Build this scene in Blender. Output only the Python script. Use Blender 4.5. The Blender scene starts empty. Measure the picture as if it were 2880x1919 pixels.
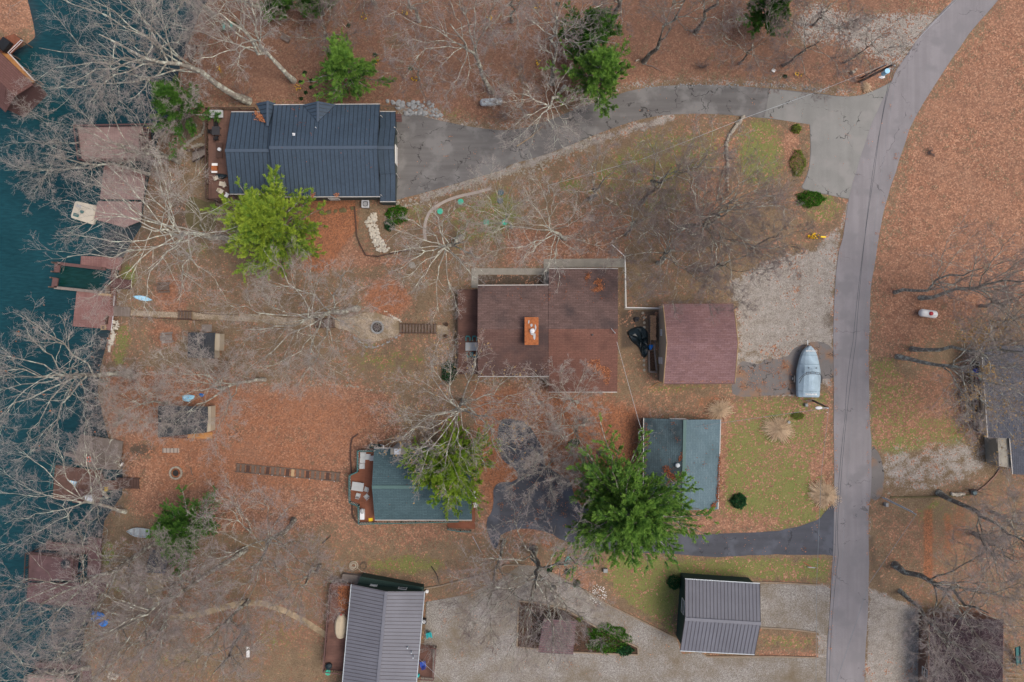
import bpy, bmesh, math, random
import numpy as np
from mathutils import Vector, Matrix
from mathutils.geometry import tessellate_polygon

# ------------------------------------------------------------------ camera, sky, sun, exposure
S = bpy.context.scene
CZ = 105.0
cam_d = bpy.data.cameras.new("camera"); cam = bpy.data.objects.new("camera", cam_d)
S.collection.objects.link(cam); cam.location = (0, 0, CZ); cam.rotation_euler = (0, 0, 0)
cam_d.sensor_fit = 'HORIZONTAL'; cam_d.angle = 2 * math.atan(0.72)
cam_d.clip_start = 1; cam_d.clip_end = 3000
S.camera = cam
W = bpy.data.worlds.new("World"); S.world = W; W.use_nodes = True
_n = W.node_tree.nodes; _l = W.node_tree.links
SUN_EL, SUN_AZ = math.radians(62), math.radians(98)
sky = _n.new('ShaderNodeTexSky'); sky.sky_type = 'NISHITA'; sky.sun_disc = False
sky.sun_elevation = SUN_EL; sky.sun_rotation = SUN_AZ
sky.air_density = 1.0; sky.dust_density = 6.0; sky.ozone_density = 0.6
_l.new(sky.outputs[0], _n['Background'].inputs[0]); _n['Background'].inputs[1].default_value = 0.15
sun_d = bpy.data.lights.new("sun", 'SUN'); sun = bpy.data.objects.new("sun", sun_d); S.collection.objects.link(sun)
sun_d.energy = 1.1; sun_d.angle = math.radians(24); sun_d.color = (1, .955, .89)
# sun_rotation is measured from +Y clockwise seen from above
_d = Vector((math.sin(SUN_AZ) * math.cos(SUN_EL), math.cos(SUN_AZ) * math.cos(SUN_EL), math.sin(SUN_EL)))
sun.rotation_euler = _d.to_track_quat('Z', 'Y').to_euler()
S.view_settings.view_transform = 'Standard'; S.view_settings.look = 'None'
S.view_settings.exposure = 0.2; S.view_settings.gamma = 1.0
S.cycles.max_bounces = 5; S.cycles.diffuse_bounces = 3; S.cycles.glossy_bounces = 2; S.cycles.transparent_max_bounces = 4

# ------------------------------------------------------------------ places
KX = [-900, -58, -45, -30, -10, 10, 30, 42, 60, 900]
KZ = [.6, .6, 1.4, 2.8, 4.0, 4.8, 5.5, 5.8, 6.0, 9.0]
def h(x): return float(np.interp(x, KX, KZ))
def P(px, py, z):
    k = 0.05 * (CZ - z) / 100
    return Vector(((px - 1440) * k, -(py - 959.5) * k, z))
def G(px, py, dz=0.0):
    z = 4.0
    for _ in range(12): z = h(P(px, py, z).x)
    p = P(px, py, z); p.z += dz
    return p
TY = (0, 480, 960, 1439)
def t(c, r, x, y): return (720 * c + x / 3.267, TY[r] + y / 3.267)
def tl(c, r, *pts): return [t(c, r, x, y) for x, y in pts]
rnd = random.Random(7)

# ------------------------------------------------------------------ materials
M = {}
def newmat(name):
    m = bpy.data.materials.new(name); m.use_nodes = True; M[name] = m
    nt = m.node_tree; b = nt.nodes['Principled BSDF']
    return m, nt, nt.nodes, nt.links, b
def coord(nt, scale=(1, 1, 1), rot=(0, 0, 0)):
    tc = nt.nodes.new('ShaderNodeTexCoord'); mp = nt.nodes.new('ShaderNodeMapping')
    nt.links.new(tc.outputs['Object'], mp.inputs[0])
    mp.inputs['Scale'].default_value = scale; mp.inputs['Rotation'].default_value = rot
    return mp.outputs[0]
def noise(nt, v, scale, detail=3, rough=.55):
    n = nt.nodes.new('ShaderNodeTexNoise'); n.inputs['Scale'].default_value = scale
    n.inputs['Detail'].default_value = detail; n.inputs['Roughness'].default_value = rough
    nt.links.new(v, n.inputs['Vector']); return n.outputs['Fac']
def ramp(nt, f, stops):
    r = nt.nodes.new('ShaderNodeValToRGB'); e = r.color_ramp.elements
    while len(e) < len(stops): e.new(.5)
    for i, (p, c) in enumerate(stops):
        e[i].position = p; e[i].color = (*c, 1) if len(c) == 3 else c
    nt.links.new(f, r.inputs[0]); return r.outputs[0]
def mix(nt, f, a, b, mode='MIX'):
    m = nt.nodes.new('ShaderNodeMix'); m.data_type = 'RGBA'; m.blend_type = mode
    for s, v in ((0, f), (6, a), (7, b)):
        if hasattr(v, 'is_linked') or hasattr(v, 'links'): nt.links.new(v, m.inputs[s])
        elif isinstance(v, (int, float)): m.inputs[s].default_value = v
        else: m.inputs[s].default_value = (*v[:3], 1)
    return m.outputs[2]
def math_(nt, op, a, b=0.0, c=0.0, clamp=False):
    m = nt.nodes.new('ShaderNodeMath'); m.operation = op; m.use_clamp = clamp
    for i, v in enumerate((a, b, c)):
        if isinstance(v, (int, float)): m.inputs[i].default_value = v
        else: nt.links.new(v, m.inputs[i])
    return m.outputs[0]
def bump(nt, b, f, strength=.5, dist=.05):
    n = nt.nodes.new('ShaderNodeBump'); n.inputs['Strength'].default_value = strength; n.inputs['Distance'].default_value = dist
    nt.links.new(f, n.inputs['Height']); nt.links.new(n.outputs[0], b.inputs['Normal'])
def plain(name, col, rough=.7, var=.25, scale=1.5, metal=0, fine=18, bmp=.25, spec=.3):
    m, nt, N, L, b = newmat(name); v = coord(nt)
    d = tuple(c * (1 - var) for c in col); u = tuple(min(1, c * (1 + var)) for c in col)
    c = ramp(nt, noise(nt, v, scale, 5, .6), [(.3, d), (.7, u)])
    c2 = mix(nt, .5, c, ramp(nt, noise(nt, v, fine, 2), [(.3, d), (.7, u)]))
    L.new(c2, b.inputs['Base Color']); b.inputs['Roughness'].default_value = rough; b.inputs['Metallic'].default_value = metal
    b.inputs['Specular IOR Level'].default_value = spec
    if bmp: bump(nt, b, noise(nt, v, fine, 2), bmp, .02)
    return m
def shingle(name, cols, mortar, bw=.75, rh=.24, rot=0, stain=None, stain_amt=.6, wear=(.45, .75)):
    m, nt, N, L, b = newmat(name); v = coord(nt, rot=(0, 0, rot))
    br = N.new('ShaderNodeTexBrick'); L.new(v, br.inputs['Vector']); br.inputs['Scale'].default_value = 1
    br.inputs['Brick Width'].default_value = bw; br.inputs['Row Height'].default_value = rh; br.inputs['Mortar Size'].default_value = .018
    br.inputs['Color1'].default_value = (*cols[0], 1); br.inputs['Color2'].default_value = (*cols[1], 1); br.inputs['Mortar'].default_value = (*mortar, 1)
    br.inputs['Bias'].default_value = -.1; br.offset_frequency = 2
    c = br.outputs['Color']
    c = mix(nt, .25, c, ramp(nt, noise(nt, v, 9, 3), [(.3, tuple(x * .5 for x in cols[0])), (.7, tuple(min(1, x * 1.7) for x in cols[1]))]))
    if stain:
        f = ramp(nt, noise(nt, v, .28, 6, .62), [(wear[0], (0, 0, 0)), (wear[1], (1, 1, 1))])
        f = math_(nt, 'MULTIPLY', f, stain_amt)
        c = mix(nt, f, c, stain)
    L.new(c, b.inputs['Base Color']); b.inputs['Roughness'].default_value = .9; b.inputs['Specular IOR Level'].default_value = .15
    bump(nt, b, br.outputs['Fac'], -.4, .02); return m
def boards(name, c1, c2, gap, width=.2, rot=0, length=4.0, wear=None):
    m, nt, N, L, b = newmat(name); v = coord(nt, rot=(0, 0, rot))
    br = N.new('ShaderNodeTexBrick'); L.new(v, br.inputs['Vector']); br.inputs['Scale'].default_value = 1
    br.inputs['Brick Width'].default_value = length; br.inputs['Row Height'].default_value = width; br.inputs['Mortar Size'].default_value = .017
    br.inputs['Color1'].default_value = (*c1, 1); br.inputs['Color2'].default_value = (*c2, 1); br.inputs['Mortar'].default_value = (*gap, 1)
    v2 = coord(nt, rot=(0, 0, rot), scale=(1, 8, 1))
    d = tuple(x * .6 for x in c1); u = tuple(min(1, x * 1.5) for x in c2)
    c = mix(nt, .35, br.outputs['Color'], ramp(nt, noise(nt, v2, 1.2, 4), [(.3, d), (.7, u)]))
    c = mix(nt, .4, c, ramp(nt, noise(nt, v, .7, 5), [(.3, d), (.7, wear or u)]))
    L.new(c, b.inputs['Base Color']); b.inputs['Roughness'].default_value = .8; b.inputs['Specular IOR Level'].default_value = .2
    bump(nt, b, br.outputs['Fac'], -.5, .02); return m
def asphalt(name, col, crack=.6, cs=.22, track=None, streak=.12, patchy=None):
    m, nt, N, L, b = newmat(name); v = coord(nt)
    d = tuple(c * .8 for c in col); u = tuple(c * 1.18 for c in col)
    c = ramp(nt, noise(nt, v, .25, 6, .6), [(.3, d), (.7, u)])
    c = mix(nt, .4, c, ramp(nt, noise(nt, v, 22, 2), [(.25, tuple(x * .55 for x in col)), (.75, tuple(x * 1.5 for x in col))]))
    if streak:
        v3 = coord(nt, scale=track or (1, .05, 1))
        c = mix(nt, streak * 3, c, ramp(nt, noise(nt, v3, 1.4, 3), [(.35, d), (.65, tuple(x * 1.35 for x in col))]))
    if patchy:
        c = mix(nt, ramp(nt, noise(nt, v, .35, 5), [(.5, (0, 0, 0)), (.62, (1, 1, 1))]), c, patchy)
    # cracks: warped cell borders, present only in patches
    wv = N.new('ShaderNodeVectorMath'); wv.operation = 'ADD'
    nn = N.new('ShaderNodeTexNoise'); nn.inputs['Scale'].default_value = 1.3; nn.inputs['Detail'].default_value = 5; L.new(v, nn.inputs['Vector'])
    sc = N.new('ShaderNodeVectorMath'); sc.operation = 'SCALE'; sc.inputs['Scale'].default_value = 1.6
    L.new(nn.outputs['Color'], sc.inputs[0]); L.new(v, wv.inputs[0]); L.new(sc.outputs[0], wv.inputs[1])
    vo = N.new('ShaderNodeTexVoronoi'); vo.feature = 'DISTANCE_TO_EDGE'; vo.inputs['Scale'].default_value = cs; L.new(wv.outputs[0], vo.inputs['Vector'])
    w = math_(nt, 'MULTIPLY', ramp(nt, noise(nt, v, .5, 4), [(.45, (0, 0, 0)), (.7, (1, 1, 1))]), .085 * cs)
    f = math_(nt, 'LESS_THAN', vo.outputs['Distance'], w)
    f = math_(nt, 'MULTIPLY', f, crack)
    c = mix(nt, f, c, tuple(x * .22 for x in col))
    L.new(c, b.inputs['Base Color']); b.inputs['Roughness'].default_value = .9; b.inputs['Specular IOR Level'].default_value = .2
    bump(nt, b, noise(nt, v, 25, 2), .3, .01); return m
def speckle(name, cols, scale=7, patch=None, patch_scale=.4, stops=(.45, .6), bmp=.6):
    """coarse grains: every cell its own colour"""
    m, nt, N, L, b = newmat(name); v = coord(nt)
    vo = N.new('ShaderNodeTexVoronoi'); vo.inputs['Scale'].default_value = scale; L.new(v, vo.inputs['Vector'])
    sp = N.new('ShaderNodeSeparateColor'); L.new(vo.outputs['Color'], sp.inputs[0])
    c = ramp(nt, sp.outputs[0], [(i / max(1, len(cols) - 1), k) for i, k in enumerate(cols)])
    if patch:
        c = mix(nt, ramp(nt, noise(nt, v, patch_scale, 6, .65), [(stops[0], (0, 0, 0)), (stops[1], (1, 1, 1))]), c, patch)
    L.new(c, b.inputs['Base Color']); b.inputs['Roughness'].default_value = .95; b.inputs['Specular IOR Level'].default_value = .1
    bump(nt, b, sp.outputs[1], bmp, .03); return m

# ------------------------------------------------------------------ mesh helpers
def link(o, parent=None):
    S.collection.objects.link(o)
    if parent is not None:
        o.parent = parent; o.matrix_parent_inverse = Matrix.Identity(4)
        if parent.type == 'EMPTY': o.location = o.location - parent.location
    return o
def finish(name, verts, faces, mats, parent=None, fm=None, smooth=False):
    me = bpy.data.meshes.new(name)
    me.from_pydata([tuple(v) for v in verts], [], faces)
    for m in (mats if isinstance(mats, (list, tuple)) else [mats]): me.materials.append(M[m])
    if fm: me.polygons.foreach_set('material_index', fm)
    if smooth: me.polygons.foreach_set('use_smooth', [True] * len(me.polygons))
    me.update()
    bm = bmesh.new(); bm.from_mesh(me); bmesh.ops.recalc_face_normals(bm, faces=bm.faces); bm.to_mesh(me); bm.free()
    return link(bpy.data.objects.new(name, me), parent)
class MB:
    def __init__(s): s.v = []; s.f = []; s.m = []; s.mi = 0
    def quadbox(s, b4, t4):
        i = len(s.v); s.v += [Vector(p) for p in b4] + [Vector(p) for p in t4]
        fs = [(i + 3, i + 2, i + 1, i), (i + 4, i + 5, i + 6, i + 7)] + [(i + k, i + (k + 1) % 4, i + 4 + (k + 1) % 4, i + 4 + k) for k in range(4)]
        s.f += fs; s.m += [s.mi] * 6; return s
    def box(s, c, d, rz=0):
        c = Vector(c); R = Matrix.Rotation(rz, 3, 'Z'); hx, hy, hz = d[0] / 2, d[1] / 2, d[2] / 2
        q = [(-hx, -hy), (hx, -hy), (hx, hy), (-hx, hy)]
        return s.quadbox([c + R @ Vector((x, y, -hz)) for x, y in q], [c + R @ Vector((x, y, hz)) for x, y in q])
    def bar(s, a, b, w=.05, hh=.05, up=0):
        a = Vector(a); b = Vector(b); d = (b - a)
        if d.length < 1e-6: return s
        d.normalize(); z = Vector((0, 0, 1)) if abs(d.z) < .95 else Vector((1, 0, 0))
        x = d.cross(z).normalized() * (w / 2); y = x.cross(d).normalized() * (hh / 2)
        o = Vector((0, 0, up))
        return s.quadbox([a - x - y + o, a + x - y + o, b + x - y + o, b - x - y + o], [a - x + y + o, a + x + y + o, b + x + y + o, b - x + y + o])
    def prism(s, poly, z0, z1):
        n = len(poly); i = len(s.v)
        s.v += [Vector((p[0], p[1], z0)) for p in poly] + [Vector((p[0], p[1], z1)) for p in poly]
        s.f += [tuple(range(i + n - 1, i - 1, -1)), tuple(range(i + n, i + 2 * n))]
        s.f += [(i + k, i + (k + 1) % n, i + n + (k + 1) % n, i + n + k) for k in range(n)]
        s.m += [s.mi] * (n + 2); return s
    def cyl(s, c, r, hgt, n=16, r2=None):
        c = Vector(c); r2 = r if r2 is None else r2; i = len(s.v)
        for z, q in ((0, r), (hgt, r2)):
            s.v += [c + Vector((q * math.cos(2 * math.pi * k / n), q * math.sin(2 * math.pi * k / n), z)) for k in range(n)]
        s.f += [tuple(range(i + n - 1, i - 1, -1)), tuple(range(i + n, i + 2 * n))]
        s.f += [(i + k, i + (k + 1) % n, i + n + (k + 1) % n, i + n + k) for k in range(n)]
        s.m += [s.mi] * (n + 2); return s
    def tube(s, pts, r, n=6):
        pts = [Vector(p) for p in pts]; i = len(s.v); rr = r if isinstance(r, (list, tuple)) else [r] * len(pts)
        for k, p in enumerate(pts):
            d = (pts[min(k + 1, len(pts) - 1)] - pts[max(k - 1, 0)]).normalized()
            a = Vector((0, 0, 1)) if abs(d.z) < .9 else Vector((1, 0, 0))
            x = d.cross(a).normalized(); y = d.cross(x)
            s.v += [p + (x * math.cos(2 * math.pi * j / n) + y * math.sin(2 * math.pi * j / n)) * rr[k] for j in range(n)]
        for k in range(len(pts) - 1):
            s.f += [(i + k * n + j, i + k * n + (j + 1) % n, i + (k + 1) * n + (j + 1) % n, i + (k + 1) * n + j) for j in range(n)]
            s.m += [s.mi] * n
        s.f += [tuple(range(i, i + n)), tuple(range(i + (len(pts) - 1) * n, i + len(pts) * n))]; s.m += [s.mi] * 2
        return s
    def ring(s, c, R, r, n=24, m=6, axis='Z', arc=1.0):
        c = Vector(c); pts = []
        for k in range(n + 1):
            a = 2 * math.pi * k / n * arc
            pts.append(c + (Vector((R * math.cos(a), R * math.sin(a), 0)) if axis == 'Z' else Vector((R * math.cos(a), 0, R * math.sin(a)))))
        return s.tube(pts, r, m)
    def loft(s, rings, cap=True):
        i = len(s.v); n = len(rings[0])
        for r in rings: s.v += [Vector(p) for p in r]
        for k in range(len(rings) - 1):
            s.f += [(i + k * n + j, i + k * n + (j + 1) % n, i + (k + 1) * n + (j + 1) % n, i + (k + 1) * n + j) for j in range(n)]; s.m += [s.mi] * n
        if cap:
            s.f += [tuple(range(i, i + n)), tuple(range(i + (len(rings) - 1) * n, i + len(rings) * n))]; s.m += [s.mi] * 2
        return s
    def blob(s, c, d, seed=0, n=8, m=5, rough=.25):
        q = random.Random(seed); c = Vector(c); rings = []
        ph = [q.uniform(0, 6.28) for _ in range(4)]
        for a in range(m + 1):
            la = math.pi * (a / m - .5) * .96; rr = []
            for k in range(n):
                lo = 2 * math.pi * k / n
                w = 1 + rough * (math.sin(2 * lo + ph[0]) * .5 + math.sin(3 * lo + ph[1] + la * 2) * .5) + q.uniform(-rough, rough) * .3
                rr.append(c + Vector((d[0] / 2 * math.cos(la) * math.cos(lo) * w, d[1] / 2 * math.cos(la) * math.sin(lo) * w, d[2] / 2 * math.sin(la))))
            rings.append(rr)
        return s.loft(rings)
    def build(s, name, mats, parent=None, smooth=False): return finish(name, s.v, s.f, mats, parent, s.m, smooth)
def tag(o, label, cat=None, group=None, kind=None):
    if label: o['label'] = label
    if cat: o['category'] = cat
    if group: o['group'] = group
    if kind: o['kind'] = kind
    return o
def thing(name, label, cat, loc, group=None):
    o = bpy.data.objects.new(name, None); S.collection.objects.link(o); o.location = loc; o.empty_display_size = .3
    return tag(o, label, cat, group)
def smooth_line(pts, per=4, closed=False):
    out = []; n = len(pts)
    for i in range(n if closed else n - 1):
        p = [pts[(i + k) % n] if closed else pts[max(0, min(n - 1, i + k))] for k in (-1, 0, 1, 2)]
        for s in range(per):
            u = s / per
            out.append(tuple(.5 * ((2 * p[1][a]) + (-p[0][a] + p[2][a]) * u + (2 * p[0][a] - 5 * p[1][a] + 4 * p[2][a] - p[3][a]) * u * u + (-p[0][a] + 3 * p[1][a] - 3 * p[2][a] + p[3][a]) * u ** 3) for a in range(2)))
    if not closed: out.append(tuple(pts[-1]))
    return out
def drape(name, px, m, off=.02, parent=None, wob=0, seed=0, thick=0):
    """a sheet laid on the terrain along its folds"""
    q = random.Random(seed)
    if wob: px = [(x + q.uniform(-wob, wob), y + q.uniform(-wob, wob)) for x, y in px]
    w = [G(x, y) for x, y in px]
    flat = [Vector((p.x, p.y, 0)) for p in w]
    tris = tessellate_polygon([flat])
    bm = bmesh.new(); vs = [bm.verts.new(p) for p in flat]
    for a in tris:
        try: bm.faces.new([vs[i] for i in a])
        except ValueError: pass
    for kx in KX[1:-1]:
        bmesh.ops.bisect_plane(bm, geom=bm.verts[:] + bm.edges[:] + bm.faces[:], plane_co=(kx, 0, 0), plane_no=(1, 0, 0))
    for v in bm.verts: v.co.z = h(v.co.x) + off
    bmesh.ops.recalc_face_normals(bm, faces=bm.faces)
    if bm.faces and sum(f.normal.z for f in bm.faces) < 0: bmesh.ops.reverse_faces(bm, faces=bm.faces)
    if thick:
        g = bmesh.ops.extrude_face_region(bm, geom=bm.faces[:])
        for v in g['geom']:
            if isinstance(v, bmesh.types.BMVert): v.co.z -= thick
        bmesh.ops.recalc_face_normals(bm, faces=bm.faces)
    me = bpy.data.meshes.new(name); bm.to_mesh(me); bm.free(); me.materials.append(M[m])
    return link(bpy.data.objects.new(name, me), parent)
def strip(line, width, per=3):
    """outline of a band of the given width (px) along a line of px points"""
    p = smooth_line(line, per); L_, R_ = [], []
    ws = width if isinstance(width, (list, tuple)) else [width] * len(line)
    for i, (x, y) in enumerate(p):
        a = p[max(0, i - 1)]; b = p[min(len(p) - 1, i + 1)]; d = math.hypot(b[0] - a[0], b[1] - a[1]) or 1
        nx, ny = -(b[1] - a[1]) / d, (b[0] - a[0]) / d
        f = i / per; k = min(int(f), len(ws) - 2); wd = ws[k] + (ws[k + 1] - ws[k]) * min(1, f - k)
        L_.append((x + nx * wd / 2, y + ny * wd / 2)); R_.append((x - nx * wd / 2, y - ny * wd / 2))
    return L_ + R_[::-1]
# ------------------------------------------------------------------ materials list
plain('gutter_white', (.42, .41, .39), .6, .25, 1.5); plain('white_paint', (.72, .72, .70), .5, .08, 1, bmp=.05); plain('white_metal', (.62, .64, .66), .4, .1, 1, bmp=0)
plain('grey_metal', (.33, .34, .35), .45, .15, 2, bmp=0); plain('dark_metal', (.04, .04, .045), .5, .2); plain('black_plastic', (.015, .016, .018), .45, .3)
plain('rusty_metal', (.30, .10, .035), .85, .5, 2.5); plain('galvanised', (.42, .47, .5), .4, .3, 3)
plain('beige_siding', (.40, .35, .27), .8, .08, 1); plain('green_siding', (.02, .045, .038), .7, .2, 1); plain('grey_green_siding', (.07, .085, .08), .7, .15)
plain('brown_siding', (.16, .09, .065), .8, .2, 1); plain('tan_wood', (.36, .25, .14), .8, .3, 2); plain('old_wood', (.13, .095, .075), .85, .35, 2)
plain('weathered_wood', (.2, .17, .15), .85, .35, 2); plain('fresh_wood', (.38, .2, .08), .8, .25, 3); plain('dark_wood', (.07, .04, .032), .8, .3)
plain('purple_wood', (.12, .065, .06), .8, .2); plain('timber', (.23, .18, .13), .9, .35, 1.5); plain('concrete', (.25, .235, .2), .85, .25, 1.2)
plain('pale_concrete', (.36, .31, .27), .85, .2, 2); plain('grey_plastic', (.38, .4, .4), .5, .12); plain('beige_plastic', (.52, .47, .38), .55, .1)
plain('teal_plastic', (.01, .36, .38), .5, .2); plain('green_plastic', (.05, .42, .28), .5, .25); plain('blue_plastic', (.01, .07, .42), .5, .25)
plain('dull_green_plastic', (.11, .32, .27), .55, .3); plain('slate_plastic', (.05, .1, .12), .5, .3)
plain('yellow_paint', (.75, .5, .01), .5, .1); plain('red_paint', (.42, .03, .04), .5, .15); plain('orange_plastic', (.75, .09, .04), .5, .1)
plain('pale_blue_paint', (.33, .62, .8), .5, .15); plain('boat_cover', (.31, .41, .48), .75, .26, 1.1, bmp=.4); plain('canvas', (.5, .42, .3), .85, .12, 1)
plain('black_tarp', (.012, .022, .028), .35, .5, 2); plain('blue_tarp', (.02, .2, .62), .5, .3, 2); plain('rubber', (.02, .02, .02), .8, .2); plain('glass', (.02, .03, .035), .08, .1, bmp=0, spec=.6)
plain('stone', (.30, .27, .22), .9, .35, 1.5); plain('grey_stone', (.26, .27, .27), .9, .35, 2); plain('white_stone', (.5, .46, .38), .9, .3, 2); plain('mossy_stone', (.12, .10, .05), .95, .4, 3)
plain('firewood', (.42, .26, .16), .9, .6, 3, fine=9); plain('ash', (.03, .03, .03), .95, .6, 4, fine=8)
plain('teal_paint', (.03, .12, .12), .6, .15); plain('red_fabric', (.5, .03, .05), .8, .2); plain('navy', (.01, .04, .2), .6, .3)
plain('leaf_green', (.03, .075, .012), .7, .5, 1.5); plain('leaf_bright', (.07, .18, .015), .7, .5, 1.5); plain('leaf_olive', (.14, .16, .03), .7, .4, 1.5); plain('leaf_deep', (.012, .055, .022), .7, .5, 2)
plain('dry_grass', (.55, .37, .2), .8, .35, 3); plain('flower_yellow', (.8, .5, .01), .6, .1); plain('blossom', (.7, .62, .62), .6, .1)
plain('wire_mid', (.17, .2, .22), .6, .3, 3); plain('wire_black', (.04, .05, .06), .6, .1); plain('wire_pale', (.42, .46, .48), .5, .1); plain('terracotta', (.2, .12, .09), .8, .2)
plain('metal_roof_blue', (.041, .063, .092), .6, .24, .4, 0, fine=4, bmp=.05, spec=.2); plain('metal_roof_grey', (.135, .14, .165), .55, .18, .4, 0, bmp=.03, spec=.3)
plain('metal_roof_rose', (.125, .068, .075), .5, .15, .8, 0, bmp=.03); plain('teal_ridge', (.07, .13, .125), .6, .15); plain('seam_dark', (.012, .016, .024), .5, .1); plain('seam_rust', (.085, .072, .078), .6, .1); plain('ridge_blue', (.055, .078, .11), .5, .1)
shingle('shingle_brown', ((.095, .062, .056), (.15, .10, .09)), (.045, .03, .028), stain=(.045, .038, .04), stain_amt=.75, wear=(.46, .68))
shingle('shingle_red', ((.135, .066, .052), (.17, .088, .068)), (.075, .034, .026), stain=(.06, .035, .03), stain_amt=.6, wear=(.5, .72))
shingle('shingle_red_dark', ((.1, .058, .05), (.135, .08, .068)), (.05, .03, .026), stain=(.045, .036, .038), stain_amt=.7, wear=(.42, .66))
shingle('shingle_rose', ((.165, .095, .09), (.225, .14, .145)), (.095, .05, .048), stain=(.08, .05, .058), stain_amt=.5)
shingle('shingle_boathouse', ((.12, .062, .055), (.15, .08, .072)), (.07, .035, .03), rot=.76)
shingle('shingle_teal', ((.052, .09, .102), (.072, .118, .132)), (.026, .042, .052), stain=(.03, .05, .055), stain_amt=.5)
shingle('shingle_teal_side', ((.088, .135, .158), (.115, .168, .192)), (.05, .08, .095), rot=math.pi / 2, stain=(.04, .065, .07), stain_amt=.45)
shingle('shingle_slate', ((.072, .08, .1), (.105, .113, .138)), (.03, .032, .038), rot=math.pi / 2)
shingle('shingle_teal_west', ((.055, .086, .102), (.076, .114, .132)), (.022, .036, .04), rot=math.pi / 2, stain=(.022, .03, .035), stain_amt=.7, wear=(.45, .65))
shingle('shingle_dark', ((.04, .045, .052), (.06, .066, .075)), (.02, .022, .026), rot=math.pi / 2, stain=(.05, .05, .045))
shingle('shingle_plum', ((.022, .014, .018), (.034, .02, .026)), (.02, .012, .014), rot=math.pi / 2)
boards('deck_rose', (.27, .185, .17), (.33, .225, .205), (.12, .07, .065), .26, math.pi / 2, 6, wear=(.38, .27, .24))
boards('deck_red', (.2, .10, .092), (.27, .145, .13), (.06, .028, .025), .24, math.pi / 2, 6, wear=(.25, .16, .14))
boards('deck_brown', (.095, .05, .042), (.13, .07, .055), (.03, .016, .014), .2, 0, 4)
boards('deck_brown_up', (.105, .06, .05), (.14, .08, .062), (.03, .018, .015), .2, math.pi / 2, 5)
boards('deck_rust', (.15, .055, .03), (.19, .075, .045), (.05, .02, .012), .18, math.pi / 2, 5)
boards('deck_grey', (.12, .095, .08), (.19, .155, .13), (.04, .03, .025), .26, math.pi / 2 - .06, 5, wear=(.27, .23, .2))
boards('deck_plum', (.12, .07, .072), (.14, .085, .085), (.07, .04, .042), .16, math.pi / 2, 5)
boards('deck_orange', (.34, .16, .055), (.42, .21, .08), (.15, .06, .02), .2, math.pi / 2, 3)
asphalt('asphalt_road', (.2, .19, .198), .5, .09, streak=.09, patchy=(.185, .178, .186))
asphalt('asphalt_drive', (.13, .125, .122), .75, .22, track=(.06, 1, 1), streak=.14, patchy=(.18, .175, .17))
asphalt('asphalt_dark', (.066, .07, .083), .5, .15, track=(.08, 1, 1), patchy=(.09, .098, .118))
asphalt('asphalt_broken', (.15, .14, .135), .85, .45, streak=0, patchy=(.22, .14, .095))
speckle('gravel', [(.13, .118, .102), (.215, .2, .18), (.255, .24, .22), (.37, .35, .33)], 13, (.15, .118, .078), .2, (.42, .72), .4)
speckle('path_gravel', [(.2, .155, .11), (.32, .26, .19), (.42, .35, .27)], 9, (.22, .17, .11), .6)
speckle('leaf_pile', [(.26, .085, .035), (.36, .15, .075), (.45, .21, .12), (.19, .065, .03)], 7, bmp=1)
speckle('needle_pile', [(.19, .06, .028), (.25, .085, .04)], 12, bmp=1)
speckle('flagstone', [(.27, .21, .14), (.36, .28, .18), (.42, .33, .22)], 1.6, (.22, .165, .105), .5)

# ------------------------------------------------------------------ ground
SHORE = [(640, -700), (615, -60), (560, 40), (530, 120), (505, 200), (497, 290), (478, 352), (448, 392), (432, 460), (412, 560), (402, 640), (372, 690), (348, 735), (335, 790), (326, 850), (322, 920), (306, 970), (288, 1040), (281, 1100), (298, 1180), (310, 1225), (345, 1262), (352, 1330), (350, 1400), (300, 1470), (288, 1560), (292, 1650), (275, 1715), (245, 1780), (236, 1850), (226, 1960), (200, 2700)]
WATER = SHORE + [(-4000, 2700), (-4000, 260), (-300, 220), (-60, 190), (10, 135), (55, 112), (78, 95), (72, 60), (60, 10), (40, -60), (0, -700)]
def sdist(poly, u, v):
    """signed distance in px, positive inside"""
    p = np.array(poly, float); q = np.roll(p, -1, 0); best = np.full(u.shape, 1e9); ins = np.zeros(u.shape, bool)
    for a, b in zip(p, q):
        d = b - a; L2 = max(1e-9, d @ d); s = np.clip(((u - a[0]) * d[0] + (v - a[1]) * d[1]) / L2, 0, 1)
        best = np.minimum(best, np.hypot(u - a[0] - s * d[0], v - a[1] - s * d[1]))
        if a[1] != b[1]:
            c = ((a[1] > v) != (b[1] > v)) & (u < (b[0] - a[0]) * (v - a[1]) / (b[1] - a[1]) + a[0]); ins ^= c
    return np.where(ins, best, -best)
def region(u, v, poly, soft, amt=1.0):
    return amt * np.clip(.5 + sdist(poly, u, v) / (2 * soft), 0, 1)
def rect(x0, y0, x1, y1): return [(x0, y0), (x1, y0), (x1, y1), (x0, y1)]
def oval(x, y, a, b, n=14): return [(x + a * math.cos(2 * math.pi * k / n), y + b * math.sin(2 * math.pi * k / n)) for k in range(n)]
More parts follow.
